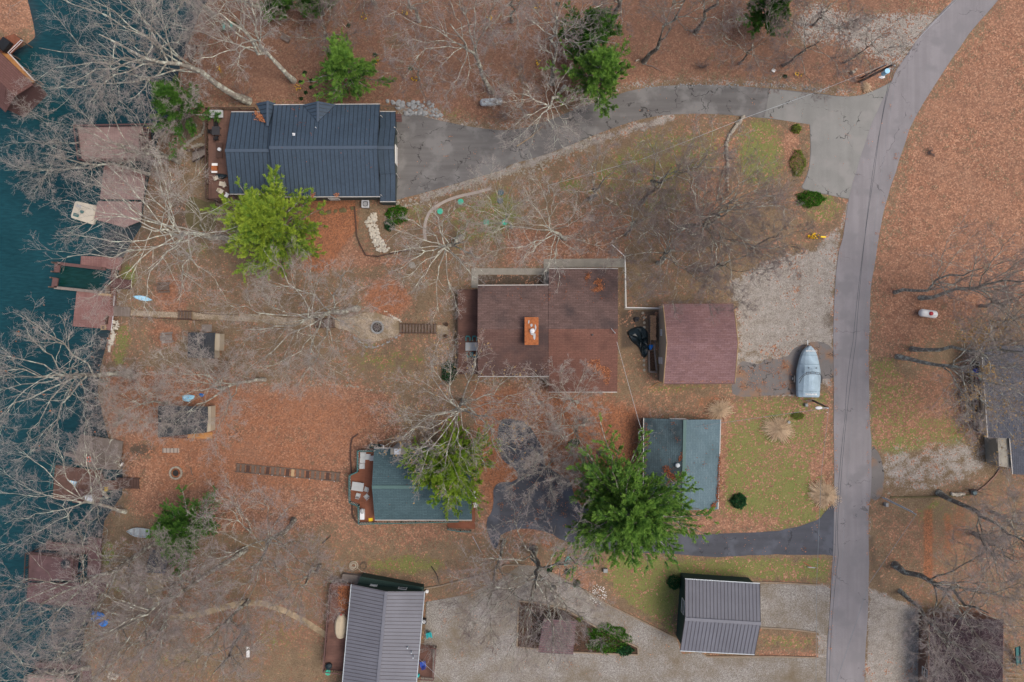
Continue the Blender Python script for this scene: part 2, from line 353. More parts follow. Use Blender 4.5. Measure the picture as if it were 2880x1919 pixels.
def make_ground():
    dx = np.arange(-80, 80.01, .36); far = np.array([90, 105, 130, 180, 260, 400, 650, 900.])
    xs = np.unique(np.concatenate([-far, dx, far, np.array(KX, float)])); dy = np.arange(-54, 54.01, .36); ys = np.concatenate([-far[::-1], dy, far])
    ys = np.unique(np.concatenate([ys, [-60, -70, -80, 60, 70, 80]]))
    X, Y = np.meshgrid(xs, ys); Z = np.interp(X, KX, KZ)
    u = 1440 + X / (.05 * (CZ - Z) / 100); v = 959.5 - Y / (.05 * (CZ - Z) / 100)
    sw = sdist(WATER, u, v) * .05
    Z = np.where(sw > -6, np.minimum(Z, np.clip(.3 - sw * .45, -2.2, 99)), Z)
    R = lambda poly, soft, amt=1.0: region(u, v, poly, soft, amt)
    mx = np.maximum
    leaf = np.full(u.shape, .22)
    for poly, soft, amt in [
        ([(520, -900), (2900, -900), (2700, 10), (2560, 100), (2520, 170), (2500, 250), (2400, 280), (2200, 245), (2000, 232), (1800, 240), (1640, 290), (1500, 350), (1400, 360), (1130, 320), (1050, 300), (600, 300), (470, 330), (470, 200)], 25, .86),
        ([(2800, -900), (6000, -900), (6000, 850), (2880, 850), (2700, 930), (2560, 1000), (2450, 980), (2440, 800), (2520, 480), (2600, 280), (2800, 0)], 60, .9),
        ([(290, 1060), (520, 1030), (700, 1075), (860, 1085), (1010, 1080), (1110, 1105), (1130, 1230), (1030, 1280), (1000, 1460), (840, 1500), (600, 1500), (380, 1450), (330, 1300), (290, 1180)], 22, .95),
        ([(1330, 1080), (1560, 1090), (1740, 1130), (1830, 1140), (1830, 1250), (1800, 1420), (1620, 1500), (1450, 1520), (1360, 1480), (1330, 1300)], 28, .98),
        (oval(1090, 840, 70, 62), 18, .95), (oval(485, 830, 58, 62), 22, .95), (oval(460, 940, 48, 42), 18, .95),
        ([(890, 560), (985, 560), (1000, 690), (1060, 725), (1160, 720), (1150, 745), (1000, 750), (940, 760), (900, 740)], 12, .98),
        ([(2090, 935), (2170, 940), (2200, 1000), (2160, 1030), (2100, 1000)], 26, .7), ([(2160, 955), (2195, 950), (2190, 1012), (2165, 1010)], 12, .9),
        (oval(1990, 560, 60, 90), 40, .7), (oval(1660, 650, 120, 60), 40, .78), (oval(2040, 430, 35, 60), 25, .8), (oval(2225, 420, 28, 60), 15, .85),
        ([(1420, 640), (1500, 640), (1760, 700), (1750, 740), (1420, 745)], 15, .92), (oval(2100, 1160, 300, 60), 40, .45), (rect(2030, 1120, 2340, 1480), 30, .32),
        ([(2330, 1060), (2346, 1060), (2346, 1420), (2280, 1450), (2270, 1300), (2310, 1200)], 14, .75),
        ([(2020, 1160), (2050, 1160), (2045, 1440), (2010, 1440)], 10, .85), ([(1860, 1435), (2080, 1430), (2270, 1470), (2160, 1500), (1950, 1505)], 20, .75),
        ([(2450, 1040), (2700, 1020), (2780, 1250), (2560, 1290), (2450, 1270)], 40, .62), (oval(690, 1700, 330, 180), 90, .45), (oval(2650, 1560, 300, 160), 90, .42),
        (oval(560, 1620, 90, 60), 40, .5), (oval(1130, 1490, 220, 60), 40, .6), (oval(1600, 1640, 80, 60), 30, .75), (oval(30, 40, 60, 60), 10, .95),
        ([(1340, 1090), (1500, 1060), (1745, 1105), (1740, 1160), (1340, 1150)], 15, .8), ([(300, 935), (330, 935), (300, 1040), (285, 1040)], 6, .8),
        ([(2140, 1780), (2330, 1785), (2330, 1850), (2140, 1845)], 16, .34), ([(2140, 1835), (2310, 1838), (2300, 1850), (2130, 1848)], 5, .95), ([(2700, 1700), (2900, 1690), (2900, 1740), (2620, 1735)], 14, .6)]:
        leaf = mx(leaf, R(poly, soft, amt))
    leaf = leaf + .06; green = np.full(u.shape, .24)
    for poly, soft, amt in [
        ([(2040, 1130), (2330, 1110), (2330, 1470), (2170, 1490), (2010, 1450), (2030, 1200)], 30, 1.0), ([(1800, 345), (2110, 338), (2060, 500), (1800, 600), (1640, 560), (1640, 440)], 50, .5), ([(1240, 575), (1420, 500), (1500, 600), (1420, 700), (1260, 700)], 40, .62), ([(1700, 1565), (2335, 1570), (2330, 1640), (1920, 1625), (1900, 1790), (1760, 1700), (1690, 1620)], 25, .85),
        ([(2450, 1000), (2520, 1000), (2560, 1130), (2720, 1180), (2720, 1250), (2520, 1290), (2450, 1260)], 35, .85), (oval(2140, 430, 70, 100), 35, .9), (oval(2320, 590, 60, 60), 30, .55),
        (oval(1610, 520, 40, 22), 20, .8), (oval(1860, 560, 110, 60), 50, .6), (oval(1330, 620, 110, 60), 40, .5), (oval(1180, 600, 50, 40), 20, .55), (oval(360, 780, 26, 40), 15, .8), (oval(345, 950, 24, 40), 14, .85),
        (oval(335, 1000, 22, 30), 12, .85), (oval(1090, 1010, 130, 60), 50, .5), (oval(560, 700, 50, 30), 25, .5), (oval(1140, 1590, 110, 28), 25, .8), (oval(300, 1560, 24, 40), 12, .9), (oval(1900, 1090, 120, 20), 18, .5),
        (oval(2560, 1130, 60, 80), 40, .6), (oval(2630, 1440, 80, 60), 40, .45), (oval(840, 1240, 90, 40), 40, .42), (oval(330, 1640, 28, 30), 14, .6), (oval(780, 1780, 90, 80), 60, .45), (oval(500, 1850, 100, 60), 50, .4),
        (oval(1100, 150, 40, 30), 20, .5), (oval(1420, 110, 20, 60), 14, .6), (oval(1270, 310, 50, 24), 14, .55), (oval(2240, 60, 50, 30), 20, .5), ([(2140, 1780), (2290, 1785), (2290, 1830), (2140, 1830)], 14, .55), (oval(800, 285, 60, 8), 8, .7)]:
        green = mx(green, R(poly, soft, amt))
    grav = np.zeros(u.shape)
    for poly, soft, amt in [
        ([(2070, 860), (2050, 800), (2160, 730), (2290, 700), (2355, 640), (2356, 725), (2344, 830), (2344, 960), (2320, 985), (2080, 1000)], 26, .95), ([(2220, 60), (2290, 0), (2380, 30), (2660, 30), (2690, 0), (2520, 190), (2500, 200), (2440, 160), (2340, 130), (2250, 130)], 30, .85),
        ([(2060, 990), (2345, 960), (2345, 1090), (2230, 1120), (2060, 1115)], 10, .6), ([(2446, 1655), (2600, 1720), (2640, 1960), (2430, 1960)], 14, 1), ([(2470, 1260), (2640, 1220), (2800, 1230), (2810, 1320), (2730, 1380), (2500, 1390), (2450, 1330)], 50, .58),
        (strip([(1118, 330), (1500, 350), (1800, 232), (2150, 236), (2420, 262)], 34), 14, .5), (strip([(1180, 560), (1440, 475), (1700, 385), (1900, 330)], 34), 12, .62), (strip([(2350, 700), (2378, 600), (2400, 520)], 12), 6, .7),
        ([(1165, 1960), (2345, 1960), (2345, 2600), (1100, 2600)], 5, 1), ([(2296, 1840), (2340, 1840), (2335, 2000), (2296, 2000)], 6, .8), ([(2294, 1640), (2338, 1640), (2332, 1850), (2296, 1850)], 8, .62), ([(1118, 290), (1240, 300), (1260, 345), (1118, 330)], 10, .7), ([(960, 880), (1120, 885), (1122, 950), (1000, 945)], 14, .7), (strip([(2445, 700), (2445, 1500), (2440, 1660)], 10), 5, .6)]:
        grav = mx(grav, R(poly, soft, amt))
    leaf = leaf * (1 - .78 * grav)
    straw = np.zeros(u.shape)
    for poly, soft, amt in [([(860, 560), (1000, 565), (1010, 640), (960, 700), (920, 770), (850, 760)], 14, 1), (oval(1720, 1330, 110, 120), 40, .6), (rect(2596, 1430, 2625, 1640), 8, .8), (rect(2650, 1440, 2680, 1560), 12, .6), (oval(2700, 1470, 24, 60), 12, .5), (oval(1540, 1530, 26, 18), 12, .7), (oval(1090, 840, 70, 62), 20, .6), (oval(485, 830, 55, 60), 20, .45), (oval(460, 940, 46, 40), 18, .45), ([(1335, 1090), (1560, 1090), (1810, 1140), (1810, 1300), (1640, 1440), (1500, 1500), (1370, 1460), (1335, 1300)], 30, .66), ([(330, 1040), (720, 1060), (1060, 1085), (1100, 1200), (900, 1420), (420, 1420), (330, 1120)], 60, .5), (oval(2005, 1130, 60, 30), 20, .5), (oval(1660, 640, 90, 40), 30, .4)]:
        straw = mx(straw, R(poly, soft, amt))
    soil = np.zeros(u.shape)
    for poly, soft, amt in [(oval(400, 1265, 40, 22), 14, .9), (oval(660, 1225, 25, 25), 12, .8), ([(1738, 870), (1860, 870), (1860, 960), (1745, 985)], 14, .9), (oval(1960, 760, 40, 24), 20, .7), ([(1458, 1700), (1680, 1750), (1790, 1820), (1790, 1838), (1455, 1822)], 8, .95), (oval(2330, 900, 24, 30), 14, .6), (oval(2300, 690, 24, 20), 14, .5), (oval(2250, 800, 14, 60), 12, .5), (oval(1120, 120, 50, 20), 16, .6), (oval(1850, 540, 30, 20), 14, .5), (oval(2850, 900, 40, 40), 25, .6), (oval(370, 1050, 26, 16), 12, .8), (strip([(2446, 1500), (2460, 1600), (2480, 1660)], 40), 20, .6), (rect(1340, 772, 1530, 803), 6, .9), (oval(1080, 310, 60, 14), 10, .5), (oval(380, 560, 30, 60), 20, .5), (oval(500, 600, 50, 60), 25, .55), (oval(530, 360, 30, 50), 20, .6)]:
        soil = mx(soil, R(poly, soft, amt))
    leaf = leaf * (1 - .8 * soil)
    dark_litter = mx(R([(450, -900), (2700, -900), (2600, 60), (2480, 240), (2000, 236), (1780, 245), (1520, 345), (1130, 330), (560, 300)], 60, .9), R([(300, 1540), (1100, 1560), (1100, 2100), (200, 2100)], 80, .6)); dark_litter = mx(dark_litter, R([(2560, 1450), (3100, 1300), (3100, 2000), (2600, 1740)], 70, .6)); dark_litter = mx(dark_litter, R(oval(1700, 1260, 200, 130), 50, .35))  # old damp litter, darker brown, with some vignette darkening painted in too
    nx, ny = len(xs), len(ys); me = bpy.data.meshes.new('ground')
    me.vertices.add(nx * ny); me.vertices.foreach_set('co', np.stack([X, Y, Z], -1).ravel())
    i = np.arange(nx * ny).reshape(ny, nx); f = np.stack([i[:-1, :-1], i[:-1, 1:], i[1:, 1:], i[1:, :-1]], -1).reshape(-1, 4)
    me.loops.add(f.size); me.polygons.add(len(f)); me.loops.foreach_set('vertex_index', f.ravel()); me.polygons.foreach_set('loop_start', np.arange(0, f.size, 4)); me.update()
    for nm, a in (('cover_a', (leaf, green, grav)), ('cover_b', (straw, soil, dark_litter))):
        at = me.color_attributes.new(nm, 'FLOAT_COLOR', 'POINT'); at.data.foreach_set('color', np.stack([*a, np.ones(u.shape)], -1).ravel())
    m, nt, N, L, b = newmat('ground_cover'); vv = coord(nt)
    def attr(nm):
        a = N.new('ShaderNodeAttribute'); a.attribute_name = nm; s = N.new('ShaderNodeSeparateColor'); L.new(a.outputs['Color'], s.inputs[0]); return s.outputs
    A, B = attr('cover_a'), attr('cover_b')
    def cells(scale, cols):
        vo = N.new('ShaderNodeTexVoronoi'); vo.inputs['Scale'].default_value = scale; L.new(vv, vo.inputs['Vector'])
        s = N.new('ShaderNodeSeparateColor'); L.new(vo.outputs['Color'], s.inputs[0])
        return ramp(nt, s.outputs[0], [(k / (len(cols) - 1), c) for k, c in enumerate(cols)]), s.outputs[1], s.outputs[2]
    fine = noise(nt, vv, 7, 4, .65); mid = noise(nt, vv, .9, 5, .6); big = noise(nt, vv, .16, 4, .6); tiny = noise(nt, vv, 26, 2)
    lc, lr, lr2 = cells(6.2, [(.025, .012, .008), (.15, .055, .03), (.29, .115, .062), (.40, .185, .105), (.70, .42, .27)])
    lc = mix(nt, .45, lc, ramp(nt, mid, [(.3, (.16, .065, .042)), (.5, (.26, .115, .068)), (.7, (.40, .185, .105))]))
    lc = mix(nt, ramp(nt, big, [(.35, (0, 0, 0)), (.7, (.4, .4, .4))]), lc, (.30, .17, .11))
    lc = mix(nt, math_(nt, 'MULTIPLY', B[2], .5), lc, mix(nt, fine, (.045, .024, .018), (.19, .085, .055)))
    tan = mix(nt, ramp(nt, mid, [(.3, (0, 0, 0)), (.7, (1, 1, 1))]), (.105, .072, .036), (.27, .185, .11)); tan = mix(nt, .5, tan, ramp(nt, fine, [(.3, (.035, .024, .013)), (.5, (.18, .12, .066)), (.7, (.48, .36, .25))]))
    tan = mix(nt, ramp(nt, big, [(.4, (0, 0, 0)), (.7, (.5, .5, .5))]), tan, (.12, .075, .045))
    grn = mix(nt, ramp(nt, fine, [(.3, (0, 0, 0)), (.7, (1, 1, 1))]), (.05, .095, .008), (.245, .28, .05)); grn = mix(nt, .4, grn, ramp(nt, mid, [(.35, (.24, .19, .08)), (.65, (.075, .145, .016))]))
    gvc, gr, g2 = cells(13, [(.13, .118, .1), (.23, .212, .19), (.3, .28, .255), (.45, .43, .4)])
    gvc = mix(nt, .3, gvc, ramp(nt, mid, [(.32, (.17, .14, .11)), (.66, (.52, .495, .46))]))
    def mask(src, kf, km, lo, hi):
        s = math_(nt, 'ADD', src, math_(nt, 'MULTIPLY', math_(nt, 'SUBTRACT', fine, .5), kf))
        s = math_(nt, 'ADD', s, math_(nt, 'MULTIPLY', math_(nt, 'SUBTRACT', mid, .5), km))
        return ramp(nt, s, [(lo, (0, 0, 0)), (hi, (1, 1, 1))])
    c = mix(nt, mask(A[1], 1.1, 1.3, .42, .62), tan, grn)
    c = mix(nt, mask(A[2], .8, 1.2, .42, .6), c, gvc)
    c = mix(nt, mask(B[1], .8, .8, .4, .7), c, mix(nt, fine, (.03, .022, .015), (.1, .07, .05)))
    # single leaves appear as whole cells, more of them where the cover is thick
    lm = math_(nt, 'ADD', A[0], math_(nt, 'MULTIPLY', math_(nt, 'SUBTRACT', lr, .5), .8)); lm = math_(nt, 'ADD', lm, math_(nt, 'MULTIPLY', math_(nt, 'SUBTRACT', mid, .5), 1.6)); lm = math_(nt, 'ADD', lm, math_(nt, 'MULTIPLY', math_(nt, 'SUBTRACT', big, .5), 1.1))
    c = mix(nt, ramp(nt, lm, [(.5, (0, 0, 0)), (.56, (1, 1, 1))]), c, lc)
    c = mix(nt, math_(nt, 'MULTIPLY', mask(B[0], .5, .5, .35, .65), .75), c, mix(nt, ramp(nt, lr, [(0, (0, 0, 0)), (1, (1, 1, 1))]), (.13, .036, .012), (.44, .15, .055)))
    c = mix(nt, .2, c, ramp(nt, tiny, [(.3, (.02, .014, .01)), (.7, (.5, .42, .34))]))
    L.new(c, b.inputs['Base Color']); b.inputs['Roughness'].default_value = 1; b.inputs['Specular IOR Level'].default_value = .05
    bump(nt, b, math_(nt, 'ADD', fine, lr), .9, .08)
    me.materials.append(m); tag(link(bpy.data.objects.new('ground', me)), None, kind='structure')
make_ground()

def make_water():
    xs = np.unique(np.concatenate([[-2000, -900, -400, -200, -120], np.arange(-82, -34, .6)])); ys = np.unique(np.concatenate([[-900, -400, -200, -100], np.arange(-54, 54.1, .6), [100, 200, 400, 900]]))
    X, Y = np.meshgrid(xs, ys); u = 1440 + X / (.05 * CZ / 100); v = 959.5 - Y / (.05 * CZ / 100)
    sw = sdist(WATER, u, v) * .05; sh = np.clip(1 - (sw - .2) / 2.6, 0, 1)
    sh = np.maximum(sh, region(u, v, [(270, 930), (330, 930), (310, 1230), (225, 1240), (235, 1100)], 22)); sh = np.maximum(sh, region(u, v, [(300, 640), (420, 620), (360, 740), (250, 725)], 22, .9)); sh = np.maximum(sh, region(u, v, [(200, 1720), (260, 1720), (240, 1880), (190, 1880)], 22, .7)); sh = np.maximum(sh, region(u, v, [(400, 300), (540, 200), (520, 360), (430, 400)], 30, .5))
    slip = region(u, v, [(166, 745), (290, 758), (288, 820), (162, 808)], 4)
    nx, ny = len(xs), len(ys); me = bpy.data.meshes.new('water'); me.vertices.add(nx * ny); me.vertices.foreach_set('co', np.stack([X, Y, X * 0], -1).ravel())
    i = np.arange(nx * ny).reshape(ny, nx); f = np.stack([i[:-1, :-1], i[:-1, 1:], i[1:, 1:], i[1:, :-1]], -1).reshape(-1, 4)
    me.loops.add(f.size); me.polygons.add(len(f)); me.loops.foreach_set('vertex_index', f.ravel()); me.polygons.foreach_set('loop_start', np.arange(0, f.size, 4)); me.update()
    at = me.color_attributes.new('bed', 'FLOAT_COLOR', 'POINT'); at.data.foreach_set('color', np.stack([sh, slip, sh * 0, sh * 0 + 1], -1).ravel())
    m, nt, N, L, b = newmat('lake_water'); vv = coord(nt)
    a = N.new('ShaderNodeAttribute'); a.attribute_name = 'bed'; s = N.new('ShaderNodeSeparateColor'); L.new(a.outputs['Color'], s.inputs[0])
    big = noise(nt, vv, .06, 3); c = mix(nt, ramp(nt, big, [(.35, (0, 0, 0)), (.65, (1, 1, 1))]), (.006, .028, .036), (.014, .062, .078))
    sm = math_(nt, 'ADD', s.outputs[0], math_(nt, 'MULTIPLY', math_(nt, 'SUBTRACT', noise(nt, vv, .8, 5), .5), .5))
    c = mix(nt, ramp(nt, sm, [(.15, (0, 0, 0)), (.85, (1, 1, 1))]), c, mix(nt, noise(nt, vv, 1.8, 5), (.03, .028, .03), (.075, .06, .062)))
    c = mix(nt, s.outputs[1], c, mix(nt, noise(nt, vv, .3, 3), (.004, .034, .010), (.008, .02, .014)))
    rv = coord(nt, scale=(.55, 2.4, 1), rot=(0, 0, .5)); rp = noise(nt, rv, 1.5, 4, .6)
    c = mix(nt, .5, c, ramp(nt, rp, [(.35, (.002, .025, .032)), (.7, (.010, .066, .08))]))
    L.new(c, b.inputs['Base Color']); b.inputs['Roughness'].default_value = .12; b.inputs['IOR'].default_value = 1.33
    bump(nt, b, rp, .5, .15)
    me.materials.append(m); tag(link(bpy.data.objects.new('water', me)), None, kind='structure')
make_water()

# ------------------------------------------------------------------ roads, drives, paths
left = [(3100, -560), (2900, -300), (2690, -20), (2680, 0), (2598, 89), (2527, 187), (2506, 233), (2469, 309), (2445, 367), (2409, 480), (2386, 560), (2371, 664), (2356, 725), (2346, 832), (2343, 960), (2344, 1082), (2345, 1440), (2341, 1592), (2331, 1745), (2322, 1919), (2318, 2100), (2300, 2700)]
right = [(3260, -560), (3050, -300), (2826, -20), (2809, 0), (2726, 95), (2650, 208), (2573, 331), (2536, 429), (2520, 480), (2497, 550), (2478, 627), (2463, 725), (2448, 817), (2444, 960), (2443, 1052), (2446, 1190), (2450, 1235), (2449, 1389), (2443, 1439), (2443, 1653), (2437, 1776), (2431, 1919), (2428, 2100), (2410, 2700)]
tag(drape('road', smooth_line(left, 3) + smooth_line(right, 3)[::-1], 'asphalt_road', .045, wob=1.1, thick=.04), None, kind='structure')
drv = smooth_line([(1116, 325), (1179, 326), (1240, 340), (1329, 357), (1440, 366), (1547, 337), (1624, 306), (1715, 274), (1792, 251), (1899, 240), (2022, 240), (2159, 249), (2267, 260), (2374, 271), (2420, 268), (2472, 248), (2506, 230)], 3) + [(2540, 240), (2500, 340), (2470, 400), (2430, 500), (2400, 562)] + smooth_line([(2386, 560), (2344, 552), (2298, 543), (2255, 531), (2262, 510), (2273, 480), (2279, 428), (2276, 349)], 3) + smooth_line([(2230, 342), (2160, 334), (2113, 330), (1991, 321), (1868, 324), (1777, 343), (1685, 376), (1593, 413), (1516, 441), (1440, 462), (1406, 480), (1301, 511), (1210, 538), (1118, 562)], 3) + [(1108, 562)]
tag(drape('driveway', drv, 'asphalt_drive', .022, wob=.6), None, kind='structure')
asphalt('asphalt_pale', (.2, .2, .19), .8, .16, streak=.05, patchy=(.23, .225, .215))
tag(drape('parking_pad', [(2165, 252), (2267, 262), (2374, 273), (2420, 270), (2472, 250), (2506, 233), (2520, 250), (2490, 340), (2430, 500), (2400, 562)] + smooth_line([(2386, 558), (2344, 550), (2298, 541), (2258, 529), (2264, 510), (2275, 480), (2281, 428), (2278, 350)], 3) + [(2240, 345), (2150, 331)], 'asphalt_pale', .034, wob=.6, seed=9), None, kind='structure')
dk = smooth_line([(2345, 1412), (2322, 1439), (2295, 1464), (2230, 1484), (2166, 1496), (2060, 1498), (1945, 1504), (1850, 1492), (1740, 1470), (1650, 1430), (1616, 1400), (1600, 1350), (1535, 1310), (1525, 1260), (1500, 1215), (1470, 1185), (1420, 1178), (1402, 1200), (1400, 1245), (1412, 1290), (1452, 1325), (1450, 1352), (1405, 1358), (1388, 1380), (1386, 1430), (1368, 1470), (1378, 1520), (1396, 1545), (1410, 1505), (1460, 1488), (1530, 1495), (1600, 1525), (1690, 1548), (1800, 1556), (1930, 1561), (2021, 1567), (2083, 1563), (2160, 1560), (2240, 1560), (2343, 1562)], 3) + [(2380, 1560), (2380, 1412)]
tag(drape('driveway', dk, 'asphalt_dark', .03, wob=1.6, seed=3), None, kind='structure')
tag(drape('parking_pad', smooth_line([(2070, 1036), (2090, 1016), (2130, 1026), (2160, 1008), (2182, 1012), (2215, 1000), (2240, 975), (2300, 962), (2345, 985), (2347, 1060), (2305, 1068), (2290, 1090), (2236, 1108), (2150, 1112), (2062, 1108)], 3, True), 'asphalt_broken', .018, wob=2, seed=5), None, kind='structure')
tag(drape('parking_pad', smooth_line([(2450, 1265), (2472, 1275), (2486, 1330), (2480, 1390), (2450, 1400)], 3, True), 'asphalt_broken', .018, wob=1.5, seed=6), None, kind='structure')
gd = [t(2, 3, *p) for p in ((-790, 830), (-400, 760), (-100, 620), (60, 500), (120, 490), (270, 510), (520, 640), (700, 740), (880, 850), (1200, 1010), (1510, 1165), (1560, 1310), (1740, 1295), (1780, 1330), (2350, 1335))] + [(2296, 1850), (2335, 1850), (2322, 2000), (1165, 2000), (1185, 1900), (1196, 1760), (1200, 1690)]
gh = [t(2, 3, *p) for p in ((60, 820), (250, 840), (500, 900), (860, 1110), (1155, 1245), (1155, 1315), (560, 1290), (45, 1240))]
tag(drape('gravel_drive', gd, 'gravel', .03), None, kind='structure')
tag(drape('gravel_drive', [(2138, 1641), (2296, 1646), (2335, 1655), (2330, 1760), (2326, 1788), (2294, 1778), (2138, 1765)], 'gravel', .03, wob=1), None, kind='structure')
speckle('planting_soil', [(.035, .022, .016), (.06, .04, .028), (.09, .05, .035)], 6)
tag(drape('planting_bed', gh, 'planting_soil', .05), None, kind='structure')
tag(drape('path', strip([(367, 880), (430, 883), (500, 886)], 15), 'path_gravel', .02), None, kind='structure')
tag(drape('path', strip([(541, 888), (620, 890), (720, 895), (800, 903), (890, 905)], [20, 22, 22, 20, 18]), 'path_gravel', .02, wob=1), None, kind='structure')
tag(drape('path', smooth_line([(944, 895), (990, 890), (1040, 878), (1090, 890), (1122, 905), (1122, 940), (1080, 955), (1030, 962), (990, 935), (944, 920)], 3, True), 'path_gravel', .02, wob=1), None, kind='structure')
tag(drape('path', [(1228, 914), (1258, 916), (1262, 944), (1228, 938)], 'path_gravel', .02, wob=1), None, kind='structure')
# curved paver walk above the septic lids
tag(drape('path', strip([(1382, 530), (1340, 542), (1290, 553), (1250, 568), (1215, 590), (1200, 615), (1194, 645), (1197, 678)], 8), 'pale_concrete', .05), None, kind='structure')
# walks beside the brown house
tag(drape('path', [(1529, 729), (1758, 727), (1758, 752), (1546, 753), (1546, 804), (1529, 804)], 'concrete', .06), None, kind='structure')
tag(drape('path', [(1326, 755), (1529, 755), (1529, 773), (1345, 773), (1345, 810), (1326, 810)], 'concrete', .05), None, kind='structure')
tag(drape('path', [(1756, 752.5), (1762, 752.5), (1762, 866), (1855, 868), (1855, 871), (1756, 871)], 'concrete', .05), None, kind='structure')
tag(drape('path', strip([t(0, 3, *p) for p in ((1480, 560), (1430, 640), (1440, 760), (1430, 880))], [50, 60, 26, 14]), 'flagstone', .03, wob=1.5), None, kind='structure')
tag(drape('path', strip([t(0, 3, *p) for p in ((1060, 655), (1180, 690), (1300, 705), (1400, 720))], [16, 18, 22, 34]), 'flagstone', .045, wob=1), None, kind='structure')
tag(drape('path', strip([t(0, 3, *p) for p in ((1560, 980), (1800, 950), (2000, 895), (2200, 845), (2352, 840))] + [t(1, 3, *p) for p in ((120, 860), (300, 930), (450, 1010), (560, 1080), (650, 1140))], 16), 'flagstone', .03, wob=.6), None, kind='structure')
tag(drape('path', strip([t(0, 3, *p) for p in ((1590, 490), (1575, 700), (1565, 880))], 9), 'pale_concrete', .05), None, kind='structure')
tag(drape('patio', smooth_line([t(0, 1, *p) for p in ((1740, 240), (1900, 290), (1990, 300), (1980, 530), (1900, 555), (1740, 535), (1700, 400))], 3, True), 'mossy_stone', .03), None, kind='structure')
# ------------------------------------------------------------------ many small faces at once
def leafmat(name, lo, hi, scale=.6, top=None):
    m, nt, N, L, b = newmat(name); v = coord(nt)
    a = N.new('ShaderNodeAttribute'); a.attribute_name = 'tint'; s = N.new('ShaderNodeSeparateColor'); L.new(a.outputs['Color'], s.inputs[0])
    f = math_(nt, 'ADD', math_(nt, 'MULTIPLY', s.outputs[0], .6), math_(nt, 'MULTIPLY', noise(nt, v, scale, 3), .5))
    c = ramp(nt, f, [(.2, lo), (.8, hi)])
    L.new(c, b.inputs['Base Color']); b.inputs['Roughness'].default_value = .6; b.inputs['Specular IOR Level'].default_value = .2
    tr = N.new('ShaderNodeBsdfTranslucent'); L.new(c, tr.inputs['Color']); ms = N.new('ShaderNodeMixShader'); ms.inputs[0].default_value = .35
    L.new(b.outputs[0], ms.inputs[1]); L.new(tr.outputs[0], ms.inputs[2]); L.new(ms.outputs[0], N['Material Output'].inputs[0])
leafmat('needles_gold', (.04, .19, .045), (.42, .54, .07), .3); leafmat('needles_green', (.03, .15, .04), (.25, .43, .08), .3); leafmat('needles_dark', (.025, .12, .03), (.13, .28, .05)); leafmat('needles_lime', (.04, .18, .02), (.32, .45, .05), .3)
leafmat('shrub_green', (.015, .07, .008), (.09, .24, .02), 2); leafmat('shrub_lime', (.09, .15, .015), (.24, .29, .06), 2); leafmat('shrub_dark', (.008, .045, .015), (.03, .12, .04), 2)
def mesh_np(name, V, F, mat, parent, smooth=False, tint=None):
    me = bpy.data.meshes.new(name); me.vertices.add(len(V)); me.vertices.foreach_set('co', V.astype(np.float32).ravel())
    k = F.shape[1]; me.loops.add(F.size); me.polygons.add(len(F)); me.loops.foreach_set('vertex_index', F.astype(np.int32).ravel()); me.polygons.foreach_set('loop_start', np.arange(0, F.size, k, dtype=np.int32))
    for mm in (mat if isinstance(mat, (list, tuple)) else [mat]): me.materials.append(M[mm])
    if smooth: me.polygons.foreach_set('use_smooth', np.ones(len(F), bool))
    me.update()
    if tint is not None:
        a = me.color_attributes.new('tint', 'FLOAT_COLOR', 'POINT'); a.data.foreach_set('color', np.stack([tint] * 3 + [tint * 0 + 1], -1).astype(np.float32).ravel())
    return link(bpy.data.objects.new(name, me), parent)
def nrm(a): return a / np.maximum(1e-9, np.linalg.norm(a, axis=-1, keepdims=True))
def flakes(rng, c, size, per, aspect=.6, tint=None):
    n = len(c) * per; c = np.repeat(c, per, 0) + rng.normal(0, size * .5, (n, 3)); a = nrm(rng.normal(0, 1, (n, 3))); b = nrm(np.cross(a, rng.normal(0, 1, (n, 3)))); s = rng.uniform(.6, 1.3, (n, 1)) * size
    V = np.stack([c - a * s, c + b * s * aspect, c + a * s, c - b * s * aspect], 1).reshape(-1, 3); F = np.arange(n * 4).reshape(n, 4)
    ti = np.repeat(rng.random(n) if tint is None else np.repeat(tint, per) + rng.normal(0, .15, n), 4); return V, F, np.clip(ti, 0, 1)
leafmat('leaf_flakes', (.2, .06, .02), (.62, .27, .13), .8); leafmat('needle_flakes', (.13, .04, .018), (.36, .12, .05), .8)
# ------------------------------------------------------------------ buildings
def lerp(a, b, s): return a + (b - a) * s
def inset(poly, d):
    c = sum(poly, Vector()) / len(poly); n = len(poly); out = []
    for i in range(n):
        p = poly[i]; a = (poly[i - 1] - p); b = (poly[(i + 1) % n] - p); a.z = b.z = 0; a.normalize(); b.normalize()
        s = abs(a.x * b.y - a.y * b.x) or 1
        out.append(p + (a + b) * (d / s))
    return out
def slab(mb, top, th=.12):
    n = len(top); i = len(mb.v); mb.v += [Vector(p) for p in top] + [Vector(p) - Vector((0, 0, th)) for p in top]
    mb.f += [tuple(range(i, i + n)), tuple(range(i + 2 * n - 1, i + n - 1, -1))] + [(i + k, i + (k + 1) % n, i + n + (k + 1) % n, i + n + k) for k in range(n)]
    mb.m += [mb.mi] * (n + 2)
def seams(mb, a, b, c, d, gap, w=.05, mi=1):
    """standing seams between eave a-b and ridge d-c"""
    mb.mi = mi; n = max(2, int((a - b).length / gap))
    for k in range(n + 1):
        s = .004 + .992 * k / n; mb.bar(lerp(a, b, s), lerp(d, c, s), w * .8, .05, .025)
    mb.mi = 0
